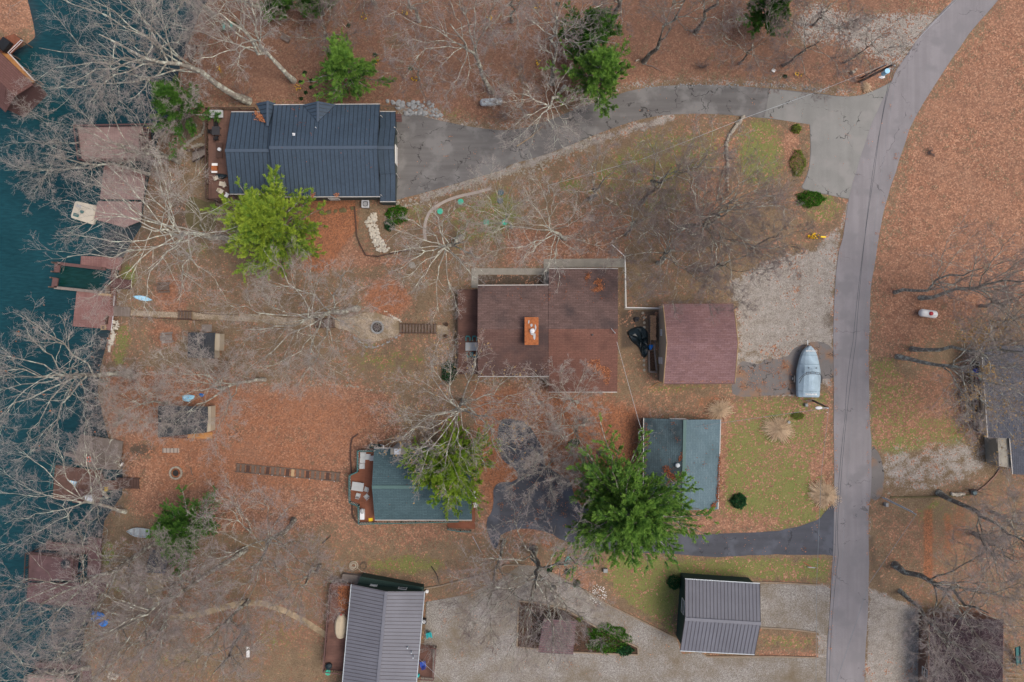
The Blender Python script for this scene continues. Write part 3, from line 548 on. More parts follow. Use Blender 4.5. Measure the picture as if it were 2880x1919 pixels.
def opening(house, name, a, b, s, z, w, hh, frame='white_paint', pane='glass', part='pane', out=.05):
    """a framed window or door set on the wall a-b (world xy, outward = right of a->b)"""
    d = Vector((b.x - a.x, b.y - a.y, 0)); d.normalize(); nrm = Vector((d.y, -d.x, 0)); c = Vector((lerp(a.x, b.x, s), lerp(a.y, b.y, s), z)); rz = math.atan2(d.y, d.x)
    m = MB(); f = .07
    for sx in (-1, 1): m.box(c + d * (sx * (w / 2 - f / 2)) + nrm * out, (f, .08, hh), rz)
    for sz in (-1, 1): m.box(c + Vector((0, 0, sz * (hh / 2 - f / 2))) + nrm * out, (w - 2 * f, .08, f), rz)
    if name == 'window': m.box(c + nrm * (out + .005), (w - 2 * f, .05, .04), rz)
    o = m.build(name, frame, house)
    q = MB(); q.box(c + nrm * (out - .02), (w - 2 * f, .04, hh - 2 * f), rz); q.build(part, pane, o)
    if part == 'door_panel': k = MB(); k.blob(c + d * (w * .35) + nrm * (out + .07), (.07, .07, .07)); k.build('handle', 'grey_metal', o)
    return o
def gable(house, cpx, rpx, z0, ze, zr, wall_m, roof_m, over=.45, gap=None, seam_m='seam_dark', cap=None, gutter='gutter_white', wins=(), name='roof', walls=True, roof_m2=None, wall_over=None, depth=2.2, bargeboard=None):
    c = [P(x, y, z0 + ze) for x, y in cpx]; r = [P(x, y, z0 + zr) for x, y in rpx]
    mb = MB(); slab(mb, [c[0], c[1], r[1], r[0]])
    if roof_m2: mb.mi = 2
    slab(mb, [c[2], c[3], r[0], r[1]]); mb.mi = 0
    if gap:
        seams(mb, c[0], c[1], r[1], r[0], gap); seams(mb, c[3], c[2], r[1], r[0], gap)
    ro = mb.build(name, [roof_m, seam_m] + ([roof_m2] if roof_m2 else []), house)
    if cap:
        q = MB(); q.bar(r[0], r[1], .42, .05, .045); q.build('ridge_cap', cap, ro)
    if bargeboard:
        for a, e, b in ((c[0], r[0], c[3]), (c[1], r[1], c[2])): q = MB(); q.tube([a, e, b], .07, 4); q.build('bargeboard', bargeboard, ro)
    if gutter:
        for a, b in ((c[0], c[1]), (c[3], c[2])):
            q = MB(); o = (a - r[0]); o.z = 0; o = o.normalized() * .07
            q.bar(a + o, b + o, .1, .12, -.08); q.build('gutter', gutter, house)
    if walls:
        wc = inset(c, wall_over or over); zt = z0 + ze + .02; zb = z0 - depth
        slope = (r[0].z - c[0].z) / max(.5, ((c[0] - c[3]).length / 2))
        lift = slope * (wall_over or over) - .14
        B = [Vector((p.x, p.y, zb)) for p in wc]; T = [Vector((p.x, p.y, z0 + ze + lift)) for p in wc]
        a0 = Vector(((wc[0].x + wc[3].x) / 2, (wc[0].y + wc[3].y) / 2, 0)); a1 = Vector(((wc[1].x + wc[2].x) / 2, (wc[1].y + wc[2].y) / 2, 0))
        # ridge line crosses the wall line
        def on(rp, w): return Vector((w.x, w.y, r[0].z - .15))
        A0, A1 = on(r[0], a0), on(r[1], a1)
        v = B + T + [A0, A1]
        f = [(0, 1, 5, 4), (1, 2, 6, 9, 5), (2, 3, 7, 6), (3, 0, 4, 8, 7), (3, 2, 1, 0)]
        finish('wall', v, f, wall_m, house)
        for (i, s, z, w, hh) in wins:
            a, b = wc[(i + 1) % 4], wc[i]
            opening(house, 'window' if hh < 1.8 else 'door', a, b, s, z0 + z, w, hh, part='pane' if hh < 1.8 else 'door_panel', pane='glass' if hh < 1.8 else 'white_paint')
        return c, r, wc
    return c, r, None
def deck(parent, px, z0, z, m, name='deck', thick=.18, posts=True, zb=None, post_m='old_wood', pn=None):
    w = [P(x, y, z0 + z) for x, y in px]; mb = MB(); mb.prism(w, z0 + z - thick, z0 + z); o = mb.build(name, m, parent)
    if posts:
        for i in range(len(w)):
            for s in ((0, .5) if (w[i] - w[(i + 1) % len(w)]).length > 3.5 else (0,)):
                p = lerp(w[i], w[(i + 1) % len(w)], s); c = sum(w, Vector()) / len(w); p = lerp(p, c, .04)
                q = MB(); q.bar((p.x, p.y, zb if zb is not None else min(h(p.x) - .6, z0 - .5)), (p.x, p.y, z0 + z - thick), .14, .14); q.build('post', post_m, parent)
    return o
def railing(parent, pts, z, m='dark_wood', ht=1.0, bal=.32, balm=None, rw=.13, name='railing'):
    mb = MB(); pts = [Vector(p) for p in pts]
    for a, b in zip(pts, pts[1:]):
        L = (b - a).length; up = Vector((0, 0, ht))
        mb.mi = 0; mb.bar(a + up, b + up, rw, .06); mb.bar(a + Vector((0, 0, .12)), b + Vector((0, 0, .12)), .05, .06)
        n = max(1, int(L / 1.8))
        for k in range(n + 1): p = lerp(a, b, k / n); mb.bar(p, p + up, .1, .1)
        mb.mi = 1; n = int(L / bal)
        for k in range(1, n): p = lerp(a, b, k / n); mb.bar(p + Vector((0, 0, .14)), p + Vector((0, 0, ht - .03)), .04, .04)
    return mb.build(name, [m, balm or m], parent)
def stairs(parent, a, b, za, zb, width, n, m='old_wood', side='dark_wood', tread=.8):
    """treads from world xy a (z za) to b (z zb)"""
    a = Vector((a[0], a[1], 0)); b = Vector((b[0], b[1], 0)); d = (b - a); L = d.length; d.normalize(); rz = math.atan2(d.y, d.x)
    for k in range(n):
        s = (k + .5) / n; q = MB(); q.box(lerp(a, b, s) + Vector((0, 0, lerp(za, zb, s))), (L / n * tread, width, .09), rz); q.build('step', m, parent)
    for sd in (-1, 1):
        o = Vector((-d.y, d.x, 0)) * (sd * (width / 2 + .06)); q = MB(); q.bar(a + o + Vector((0, 0, za - .02)), b + o + Vector((0, 0, zb - .02)), .12, .26); q.build('stringer', side, parent)
def leaves_on(name, label, pts_px, zf, m='leaf_pile', thick=.06, seed=0, wob=3):
    """a drift of dead leaves lying on a roof or deck; zf gives the surface height"""
    q = random.Random(seed); line = smooth_line(pts_px, 3, True); w = []
    for x, y in line:
        x += q.uniform(-wob, wob) * .5; y += q.uniform(-wob, wob) * .5; z = zf(x, y); p = P(x, y, z); w.append(Vector((p.x, p.y, z + thick)))
    poly = line; xs = [p_[0] for p_ in poly]; ys = [p_[1] for p_ in poly]; C = []; ar = abs(sum(w[i - 1].x * w[i].y - w[i].x * w[i - 1].y for i in range(len(w)))) / 2
    N_ = int(min(2600, 60 + ar * 260)); rs = np.random.default_rng(seed + 50); X_ = rs.uniform(min(xs) - 6, max(xs) + 6, 9000); Y_ = rs.uniform(min(ys) - 6, max(ys) + 6, 9000); SD = sdist(poly, X_, Y_)
    for x, y, sd in zip(X_, Y_, SD):
        if len(C) >= N_: break
        if sd > 0 or q.random() < .22 * math.exp(sd / 2.5): z = zf(x, y); p_ = P(x, y, z + .03 + max(0, min(1, sd / 6)) * thick * q.random()); C.append((p_.x, p_.y, p_.z))
    rg_ = np.random.default_rng(seed); V, F, ti = flakes(rg_, np.array(C), .085, 1, .7); V = V.reshape(-1, 4, 3); cz_ = V.mean(1, keepdims=True); V[..., 2] = cz_[..., 2] + (V[..., 2] - cz_[..., 2]) * .35; V = V.reshape(-1, 3)
    return tag(mesh_np(name, V, F, 'leaf_flakes' if m == 'leaf_pile' else 'needle_flakes', None, tint=ti), label, 'leaves', kind='stuff')

# --- the house with the dark blue metal roof
b = G(920, 430); z0 = b.z + .1
z1r = z0
H1 = thing('house', 'large house with dark slate blue standing seam metal roof beside the upper driveway', 'house', b)
c1, r1, w1 = gable(H1, [(769.5, 296), (1068.5, 294), (1069, 552), (771, 553)], [(757.5, 416), (1062, 415)], z0, 5.1, 6.8, 'grey_green_siding', 'metal_roof_blue', gap=.56, cap='ridge_blue', depth=3,
    wins=[(2, .62, 3.6, 1.5, 1.2), (2, .7, 3.2, 1.6, 1.3), (2, .5, 1.2, 1.5, 1.2), (2, .25, 3.6, 1.4, 1.2), (0, .3, 3.4, 1.3, 1.2), (0, .7, 3.4, 1.3, 1.2)])
gable(H1, [(650, 316), (771, 316), (771, 545), (646, 545)], [(633, 424), (765, 424)], z0, 4.4, 6.1, 'grey_green_siding', 'metal_roof_blue', gap=.56, cap='ridge_blue', depth=3, over=.8, wins=[(3, .3, 2.2, 1.6, 1.5), (3, .7, 2.2, 1.6, 1.5)], name='roof')
gable(H1, [(1068, 360), (1113, 360), (1112.5, 489), (1068, 489)], [(1062, 416), (1108, 416)], z0, 4.0, 5.1, 'grey_green_siding', 'metal_roof_blue', gap=.56, cap='ridge_blue', over=.35, gutter=None, wins=[(1, .5, 1.3, 2.6, 2.3)])
for y0, y1, zz0, zz1 in ((315, 362, 3.1, 3.7), (566, 487, 3.0, 3.9)):
    A, B_, C_, D_ = P(1069, y0, z0 + zz0), P(1112.5, y0, z0 + zz0), P(1113, y1, z0 + zz1), P(1069, y1, z0 + zz1)
    q = MB(); slab(q, [A, B_, C_, D_]); seams(q, A, B_, C_, D_, .56); ro = q.build('porch_roof', ['metal_roof_blue', 'seam_dark'], H1)
    q = MB(); o = Vector((0, .07 if y0 < 400 else -.07, 0)); q.bar(A + o, B_ + o, .1, .12, -.08); q.build('gutter', 'gutter_white', H1)
    q = MB(); q.prism([Vector((A.x, A.y * .995)), Vector((B_.x - .3, B_.y * .995)), Vector((C_.x - .3, C_.y)), Vector((D_.x, D_.y))], z0 - 1, z0 + 2.95); q.build('wall', 'grey_green_siding', H1)
def dormer(F, K, Lf, Rf, ze, zr, nm='dormer'):
    f = P(*F, z0 + zr); k = P(*K, z0 + zr - .1); l = P(*Lf, z0 + ze); r = P(*Rf, z0 + ze)
    q = MB(); q.v = [l, f, k, r, l - Vector((0, 0, .12)), f - Vector((0, 0, .12)), r - Vector((0, 0, .12)), k - Vector((0, 0, .5))]
    q.f = [(0, 1, 2), (1, 3, 2), (0, 4, 5, 1), (1, 5, 6, 3), (4, 7, 6, 5), (0, 2, 7, 4), (3, 6, 7, 2)]; q.m = [0] * 7; q.mi = 1
    for s in (.12, .3, .48, .66, .84):
        q.bar(lerp(l, k, s), lerp(f, k, s), .05, .05, .03); q.bar(lerp(r, k, s), lerp(f, k, s), .05, .05, .03)
    q.mi = 2; q.bar(f, k, .3, .05, .04)
    o = q.build(nm, ['metal_roof_blue', 'seam_dark', 'ridge_blue'], H1)
    wq = MB(); a = l + Vector((.5, -.5, -.2)); d = r + Vector((-.5, -.5, -.2)); e = f + Vector((0, -.5, -.25))
    wq.loft([[Vector((p.x, p.y, zz)) for p, zz in ((a, a.z), (d, d.z), (e, e.z))], [Vector((p.x, p.y - .8, zz)) for p, zz in ((a, a.z), (d, d.z), (e, e.z))]]); wq.build('gable_wall', 'grey_green_siding', o)
    q = MB(); q.prism([Vector((a.x, a.y)), Vector((d.x, d.y)), Vector((d.x, d.y - 1.2)), Vector((a.x, a.y - 1.2))], z0 - 1, a.z); q.build('wall', 'grey_green_siding', H1)
dormer((894, 285), (894, 343), (852, 295), (944, 294), 5.24, 6.02)
dormer((753, 284), (753, 355), (720, 291), (775, 291), 4.7, 5.6)
q = MB(); p = P(826, 378, z0 + 6.35); q.cyl(p - Vector((0, 0, .4)), .09, .75, 12); q.box(p - Vector((0, 0, .05)), (.34, .34, .06)); q.build('roof_vent', 'white_metal', H1)
q = MB(); p = P(889, 360, z0 + 6.1); q.cyl(p - Vector((0, 0, .2)), .05, .5, 8); q.build('vent_pipe', 'white_metal', H1)
for x, y in ((1071, 325), (1110, 358), (1070, 548), (1112, 487)):
    q = MB(); p = P(x, y, z0 + 3.9); q.tube([p + Vector((-.1, 0, .05)), p + Vector((.1, -.05, -.05)), p + Vector((.1, -.05, -2.8))], .045, 8); q.build('downpipe', 'gutter_white', H1)
# deck on the lake side
dk1 = [(585, 309), (722, 309), (722, 322), (655, 322), (655, 545), (668, 566), (586, 563)]
deck(H1, dk1, z0, 1.9, 'deck_brown_up', zb=h(-40) - 1)
rp = [P(x, y, z0 + 1.9) for x, y in [(722, 310), (586, 310), (587, 562), (648, 564)]]
railing(H1, rp, 0, 'dark_wood', 1.0, .25)
a, b_ = P(586, 430, 0), P(530, 438, 0); st = thing('deck_stairs', 'wooden stairs leading down from the lake side deck of the blue roofed house', 'stairs', G(558, 434)); stairs(st, P(584, 429, 4), P(531, 436, 3), z0 + 1.8, h(-43) + .15, 1.2, 11, 'weathered_wood')
railing(st, [P(584, 421, z0 + 1.8), P(531, 427, h(-43) + .2)], 0, 'dark_wood', .9, .5)
st = thing('porch_steps', 'small brown wooden steps at the upper end of the driveway beside the blue roofed house', 'steps', G(1122, 334))
for k in range(3):
    q = MB(); q.box(G(1122, 328 + k * 6.5) + Vector((0, 0, .55 - .17 * k)), (.9, .34, .08)); q.build('step', 'purple_wood', st)
q = MB(); q.bar(G(1070, 308, 1.6), G(1129, 310, 1.6), .12, .1); q.build('handrail', 'old_wood', st)
def zr1(x, y): return z0 + 5.15 + max(0, (min(y, 416) - 296)) / 120 * 1.6
leaves_on('leaf_drift', 'dead leaves caught in the left valley of the middle dormer', [(866, 296), (872, 296), (877, 312), (871, 313)], zr1, seed=1, wob=1)
leaves_on('leaf_drift', 'dead leaves caught in the right valley of the middle dormer', [(921, 296), (931, 295), (925, 304), (915, 313), (911, 311)], zr1, seed=2, wob=1)
leaves_on('leaf_drift', 'rust coloured leaf drift in the valley where the left dormer meets the main roof', [(716, 312), (728, 318), (740, 330), (746, 344), (738, 342), (722, 333)], lambda x, y: z0 + 5.15, seed=3, wob=2)
for k, (x0, x1) in enumerate(((874, 884), (942, 953))):
    leaves_on('leaf_drift', ('left' if k == 0 else 'right') + ' small leaf clump at the south gutter of the blue roof', [(x0, 544), (x1, 543), (x1 - 1, 552), (x0, 552)], lambda x, y: z0 + 5.15, seed=4 + k, wob=1)

# --- brown shingle house in the middle
b = G(1560, 930); z0 = b.z + .1
H2 = thing('house', 'brown shingled house with rusty metal topped chimney in the middle of the photo', 'house', b)
# the wide eastern block carries one roof, the western block a narrower one on the same ridge
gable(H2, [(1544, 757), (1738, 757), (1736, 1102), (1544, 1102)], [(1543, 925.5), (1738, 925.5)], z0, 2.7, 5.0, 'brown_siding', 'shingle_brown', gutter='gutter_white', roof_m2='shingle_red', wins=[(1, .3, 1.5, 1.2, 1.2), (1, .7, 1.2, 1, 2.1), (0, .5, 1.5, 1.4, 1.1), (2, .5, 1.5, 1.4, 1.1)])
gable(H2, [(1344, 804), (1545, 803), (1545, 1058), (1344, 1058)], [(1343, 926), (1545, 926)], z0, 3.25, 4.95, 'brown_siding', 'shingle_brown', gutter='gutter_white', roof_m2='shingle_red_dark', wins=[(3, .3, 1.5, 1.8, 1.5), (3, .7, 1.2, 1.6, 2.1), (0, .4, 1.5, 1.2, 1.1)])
q = MB(); c = [P(x, y, z0 + 6.0) for x, y in ((1478, 895), (1512, 895), (1512, 968), (1478, 968))]; q.prism(c, z0 + 3.8, z0 + 5.9); ch = q.build('chimney', 'brown_siding', H2)
q = MB(); ci = inset(c, -.12); q.prism(ci, z0 + 5.9, z0 + 6.0); q.build('chimney_cap', 'rusty_metal', ch)
q = MB(); p = P(1496.6, 931, z0 + 6.0)
for dx, dy, a, b_ in ((.05, -.1, .8, .9), (.3, -.75, .35, .9), (-.1, .75, .3, .5), (.45, .45, .25, .8), (-.45, 1.2, .2, .5)): q.blob(p + Vector((dx, dy, .03)), (a, b_, .05), a * 9, 9, 3, .35)
q.box(p + Vector((0, 0, .03)), (.5, .5, .03)); q.build('sealant', 'grey_metal', ch)
q = MB(); q.cyl(p, .18, .45, 14); q.cyl(p + Vector((0, 0, .45)), .3, .12, 10, .12); q.build('flue_cap', 'white_metal', ch)
q = MB(); p = P(1666, 942, z0 + 4.8); q.cyl(p - Vector((0, 0, .3)), .12, .6, 12); q.build('vent_pipe', 'dark_metal', H2)
q = MB(); p = P(1727, 937, z0 + 4.8); q.cyl(p - Vector((0, 0, .3)), .05, 1.4, 8); q.tube([p + Vector((0, 0, 1)), p + Vector((-.4, .6, .3))], .04); q.build('service_mast', 'wire_pale', H2)
deck(H2, [(1288, 815), (1352, 815), (1352, 1052), (1288, 1052)], z0, .8, 'deck_brown', zb=h(-6) - 1)
railing(H2, [P(x, y, z0 + .8) for x, y in ((1344, 816), (1289, 816), (1289, 1051), (1344, 1051))], 0, 'dark_wood', .9, .35, rw=.08)
zz = lambda base, slope, yr: (lambda x, y: base - abs(y - yr) * slope)
rz2 = zz(z0 + 5.02, 2.3 / 172, 925.5)
leaves_on('leaf_drift', 'big orange leaf drift on the lower right slope of the brown roof', [(1649, 1028), (1664, 1014), (1684, 1012), (1690, 1028), (1712, 1035), (1716, 1055), (1710, 1082), (1702, 1080), (1688, 1064), (1672, 1052), (1664, 1036)], rz2, seed=11)
leaves_on('leaf_drift', 'curled orange leaf drift on the upper right slope of the brown roof', [(1668, 800), (1676, 790), (1694, 784), (1690, 796), (1696, 806), (1692, 818), (1668, 820), (1664, 812), (1682, 806), (1680, 800)], rz2, seed=12)
leaves_on('leaf_drift', 'small leaf clump near the top edge of the brown roof', [(1646, 780), (1655, 770), (1658, 778), (1650, 790)], rz2, seed=13)

# --- rose shingled garage
b = G(1960, 965); z0 = b.z + .1
z3r = z0
H3 = thing('garage', 'garage with rose brown shingle roof beside the covered boat', 'garage', b)
gable(H3, [(1865, 856.5), (2064, 856), (2067, 1077.5), (1866, 1079)], [(1875.5, 964), (2076, 964)], z0, 3.2, 5.5, 'beige_siding', 'shingle_rose', over=.12, gutter='purple_wood', bargeboard='tan_wood', roof_m2='shingle_rose', wins=[(1, .5, 1.05, 4.5, 2.2), (3, .72, 1, .95, 2.05), (3, .35, 1.5, .9, .9)])

# --- teal roofed shop
b = G(1915, 1305); z0 = b.z + .1
z4r = z0
H4 = thing('outbuilding', 'teal shingled outbuilding on the green lawn beside the biggest pine', 'building', b)
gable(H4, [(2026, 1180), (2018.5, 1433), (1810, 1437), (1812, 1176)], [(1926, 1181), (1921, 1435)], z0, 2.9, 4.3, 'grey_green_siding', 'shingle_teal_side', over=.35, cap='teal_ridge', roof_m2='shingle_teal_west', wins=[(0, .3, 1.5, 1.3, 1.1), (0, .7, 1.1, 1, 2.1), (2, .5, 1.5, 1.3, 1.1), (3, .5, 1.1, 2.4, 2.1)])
p = P(1902, 1308, z0 + 4.0); q = MB(); q.cyl(p - Vector((0, 0, .3)), .22, .5, 14, .2); q.blob(p + Vector((.12, 0, .35)), (.62, .62, .34), 3, 12, 6, .03); q.build('turbine_vent', 'galvanised', H4)
rz4 = lambda x, y: z0 + 4.32 - abs(x - 1924) * 1.4 / 105
leaves_on('leaf_drift', 'long rust leaf drift along the left gutter of the teal outbuilding', [(1813, 1190), (1821, 1195), (1827, 1225), (1826, 1255), (1818, 1275), (1822, 1300), (1816, 1340), (1811, 1340), (1812, 1250)], rz4, seed=21, m='needle_pile')
leaves_on('leaf_drift', 'rust leaf drift under the fallen stick on the teal outbuilding', [(1864, 1312), (1880, 1310), (1888, 1330), (1915, 1344), (1912, 1350), (1885, 1355), (1872, 1372), (1880, 1345), (1868, 1330)], rz4, seed=22, m='needle_pile')
leaves_on('leaf_drift', 'small leaf clump beside the ridge of the teal outbuilding', [(1913, 1280), (1920, 1272), (1922, 1284), (1915, 1297), (1909, 1294)], rz4, seed=23, m='needle_pile')
leaves_on('leaf_drift', 'leaf clump in the lower right corner of the teal outbuilding roof', [(2000, 1420), (2010, 1416), (2013, 1428), (2003, 1431)], rz4, seed=24, m='needle_pile')
leaves_on('leaf_drift', 'thin leaf line along the right gutter of the teal outbuilding', [(2023, 1290), (2026, 1290), (2022, 1400), (2016, 1400)], rz4, seed=25, m='needle_pile', wob=1)
q = MB(); q.tube([P(1860, 1329, rz4(1860, 0) + .12), P(1888, 1352, rz4(1888, 0) + .14), P(1914, 1376, rz4(1914, 0) + .12)], [.05, .045, .02]); tag(q.build('fallen_stick', 'weathered_wood'), 'long pale fallen stick lying on the teal outbuilding roof', 'stick')

# --- teal roofed house with wraparound deck
b = G(1190, 1365); z0 = b.z + .1
z5r = z0
H5 = thing('house', 'teal shingled house with green and white railed deck and stone chimney', 'house', b)
gable(H5, [(1052, 1262), (1326, 1262), (1327.5, 1462), (1054, 1462)], [(1046, 1370), (1326, 1370)], z0, 3.0, 4.6, 'green_siding', 'shingle_teal', over=.35, cap='teal_ridge', roof_m2='shingle_teal', wins=[(3, .3, 1.5, 1.8, 1.6), (3, .65, 1.1, 1.6, 2.1), (1, .4, 1.1, 1, 2.1), (2, .5, 1.5, 1.4, 1.2), (0, .7, 1.5, 1.4, 1.2)])
q = MB(); cc = [P(x, y, z0 + 5.3) for x, y in ((1100, 1263), (1140, 1263), (1140, 1277), (1100, 1277))]; q.prism(cc, z0 - 1, z0 + 5.1); ch = q.build('chimney', 'grey_stone', H5)
q = MB(); q.prism(inset(cc, -.1), z0 + 5.1, z0 + 5.22); q.build('chimney_cap', 'concrete', ch); q = MB(); q.box(P(1118.5, 1270, z0 + 5.42), (.85, .75, .3)); q.build('flue_cap', 'white_metal', ch)
dp = [t(1, 2, *p) for p in ((945, 1000), (1100, 1000), (1100, 1568), (945, 1500), (870, 1470), (870, 1225), (945, 1190))]
dp = [t(1, 2, 945, 1000), t(1, 2, 1110, 1000), (1060, 1470), t(1, 3, 955, 100), t(1, 2, 952, 1500), t(1, 2, 870, 1470), t(1, 2, 870, 1225), t(1, 2, 945, 1190)]
deck(H5, dp, z0, .9, 'deck_rust', zb=h(-18) - 1)
railing(H5, [P(*p, z0 + .9) for p in (t(1, 2, 1085, 1002), dp[0], dp[7], dp[6], dp[5], dp[4], dp[3], (1130, 1467), (1290, 1463))], 0, 'teal_paint', 1.0, .22, 'white_paint')
deck(H5, [(1327, 1382), (1368, 1382), (1370, 1478), (1362, 1478), (1362, 1490), (1258, 1484), (1258, 1468), (1327, 1468)], z0, .25, 'deck_rust', posts=False, thick=.35)
railing(H5, [P(*t(1, 3, 1765, 150), z0 + .3), P(*t(1, 3, 1880, 170), z0 + .3), P(*t(1, 3, 1970, 172), z0 + .3)], 0, 'teal_paint', .9, .22, 'white_paint')
q = MB(); a = P(1074, 1262, z0 + 2.9); q.tube([P(1078, 1262, z0 + 3), P(1079, 1254, z0 + 2.7), P(1070, 1251, z0 + .3)], .07, 8); q.build('downpipe', 'white_paint', H5)

# --- grey metal roofed house at the bottom edge
b = G(1080, 1780); z0 = b.z + .1
H6 = thing('house', 'house with grey ribbed metal roof and dark green siding cut by the bottom edge', 'house', b)
gable(H6, [(1193, 1664), (1150, 2142), (946, 2123), (989, 1644)], [(1086, 1664), (1043, 2136)], z0, 3.6, 5.1, 'green_siding', 'metal_roof_grey', gap=.5, seam_m='seam_rust', cap='metal_roof_grey', gutter='galvanised', over=.3, wall_over=.5, depth=3, wins=[(3, .3, 1.7, 1.2, 1.2), (3, .75, 1.1, 1, 2.1), (0, .25, 1.6, 1.2, 1.2), (0, .55, 1.1, 1, 2.1), (2, .7, 1.6, 2.2, 1.4)])
deck(H6, [(934, 1637), (990, 1642), (966, 1888), (912, 1882)], z0, 1.3, 'deck_brown', zb=h(-25) - 1)
railing(H6, [P(x, y, z0 + 1.3) for x, y in ((988, 1640), (934, 1637), (913, 1882), (966, 1887))], 0, 'purple_wood', 1.0, .3)
deck(H6, [(1180, 1814), (1227, 1818), (1220, 1906), (1172, 1902)], z0, .35, 'deck_brown', posts=False, thick=.5)
railing(H6, [P(x, y, z0 + .35) for x, y in ((1200, 1814), (1227, 1817), (1220, 1906), (1176, 1903))], 0, 'purple_wood', .9, .3)
q = MB(); wq = [P(x, y, z0 + 1.5) for x, y in ((1014, 1622), (1190, 1652), (1190, 1668), (1000, 1655))]; q.prism(wq, z0 - 2, z0 + 1.5); q.build('wall', 'green_siding', H6)
q = MB(); q.prism([P(x, y, z0 + .4) for x, y in ((964, 1615), (1018, 1621), (1006, 1645), (960, 1640))], z0 - 1.5, z0 + .4); q.build('steps', 'weathered_wood', H6)
for x, y in ((1147, 1821), (1158, 1835), (1163, 1848)):
    q = MB(); p = P(x, y, z0 + 4.3); q.cyl(p - Vector((0, 0, .3)), .08, .7, 10); q.build('vent_pipe', 'galvanised', H6)
leaves_on('leaf_drift', 'long heap of brown leaves on the deck beside the tan canoe cover', [(952, 1648), (975, 1645), (989, 1648), (982, 1690), (968, 1730), (958, 1730), (954, 1700)], lambda x, y: z0 + 1.32, seed=31)

# --- grey metal roofed garage with gravel parking
b = G(2030, 1735); z0 = b.z + .1
H7 = thing('garage', 'garage with pale grey ribbed metal roof and dark green walls by the gravel parking', 'garage', b)
gable(H7, [(1926.7, 1630), (2137.5, 1643), (2122.6, 1840.6), (1913, 1830)], [(1926.7, 1741), (2140, 1754)], z0, 3.6, 5.9, 'green_siding', 'metal_roof_grey', gap=.48, seam_m='seam_rust', cap='metal_roof_grey', gutter='galvanised', over=.35, wins=[(3, .42, 2.3, 1.9, 1.4), (1, .5, 1.15, 5, 2.3), (2, .5, 1.4, 1.2, 1.1)])

# --- dark house at the right edge
b = G(2830, 1110); z0 = b.z + .1
H8 = thing('house', 'house with slate grey shingle roof and beige wall at the right edge', 'house', b)
gable(H8, [(3060, 974), (3062, 1228), (2780, 1231), (2763, 976)], [(2920, 968), (2925, 1236)], z0, 3.4, 5.4, 'beige_siding', 'shingle_slate', over=.4, wins=[(2, .5, 1.5, 1.4, 1.2), (2, .2, 1.5, 1.2, 1.2)], roof_m2='shingle_slate')
gable(H8, [(3060, 1228), (3055, 1335), (2850, 1334), (2841, 1228)], [(2950, 1226), (2950, 1340)], z0, 3.0, 4.2, 'beige_siding', 'shingle_slate', over=.35, wall_over=1.2, wins=[(2, .5, 1.2, 3.2, 2.2)], roof_m2='shingle_slate')
q = MB(); q.prism([P(x, y, z0 + 2.8) for x, y in ((2808, 1228), (2848, 1229), (2850, 1318), (2813, 1312))], z0 - 1, z0 + 2.6); q.build('wall', 'concrete', H8)
deck(H8, [(2735, 1000), (2775, 1000), (2782, 1216), (2748, 1212)], z0, .9, 'deck_brown', zb=h(60) - 1)
railing(H8, [P(x, y, z0 + .9) for x, y in ((2735, 1001), (2748, 1212), (2775, 1215))], 0, 'dark_wood', .9, .3)

# --- plum house bottom right
b = G(2720, 1850); z0 = b.z + .1
H9 = thing('house', 'house with dark plum roof half hidden by bare branches in the bottom right corner', 'house', b)
gable(H9, [(2822, 1742), (2818, 2075), (2612, 2075), (2616, 1740)], [(2765, 1742), (2762, 2075)], z0, 3.2, 4.6, 'brown_siding', 'shingle_plum', over=.4, wins=[(3, .5, 1.5, 1.4, 1.1), (2, .5, 1.5, 1.2, 1.2)], roof_m2='shingle_plum', gutter='brown_siding')
deck(H9, [(2596, 1815), (2620, 1815), (2612, 1990), (2592, 1990)], z0, .5, 'deck_brown', posts=False, thick=.5)

# --- boathouse in the top left corner
b = Vector((P(-20, 250, 1).x, P(-20, 250, 1).y, 0))
H10 = thing('boathouse', 'boathouse with dull red shingle roof standing over the water in the top left corner', 'boathouse', b)
def tt(x, y): return t(0, 0, x, y)
gable(H10, [tt(-330, 160), tt(305, 778), tt(48, 1032), tt(-590, 440)], [tt(-500, 245), tt(135, 885)], 0, 4.0, 6.6, 'purple_wood', 'shingle_boathouse', over=.3, wall_over=.35, gutter=None, wins=[], roof_m2='shingle_boathouse', depth=.6)
deck(H10, [tt(130, 312), tt(214, 380), tt(94, 498), tt(322, 740), tt(300, 762), tt(-20, 470)], 0, 2.0, 'deck_orange', zb=-2)
deck(H10, [tt(0, 350), tt(130, 312), tt(214, 380), tt(94, 498), tt(-20, 480)], 0, 2.12, 'deck_rust', posts=False)
railing(H10, [P(*tt(x, y), 2.0) for x, y in ((214, 382), (95, 497), (322, 740))], 0, 'white_metal', .5, 9, rw=.06)
bx = MB(); bx.box(P(*tt(45, 415), 2.5), (1.7, 1.3, .8), .9); tag(bx.build('storage_box', 'black_plastic'), 'black storage box on the boathouse deck in the top left corner', 'box')

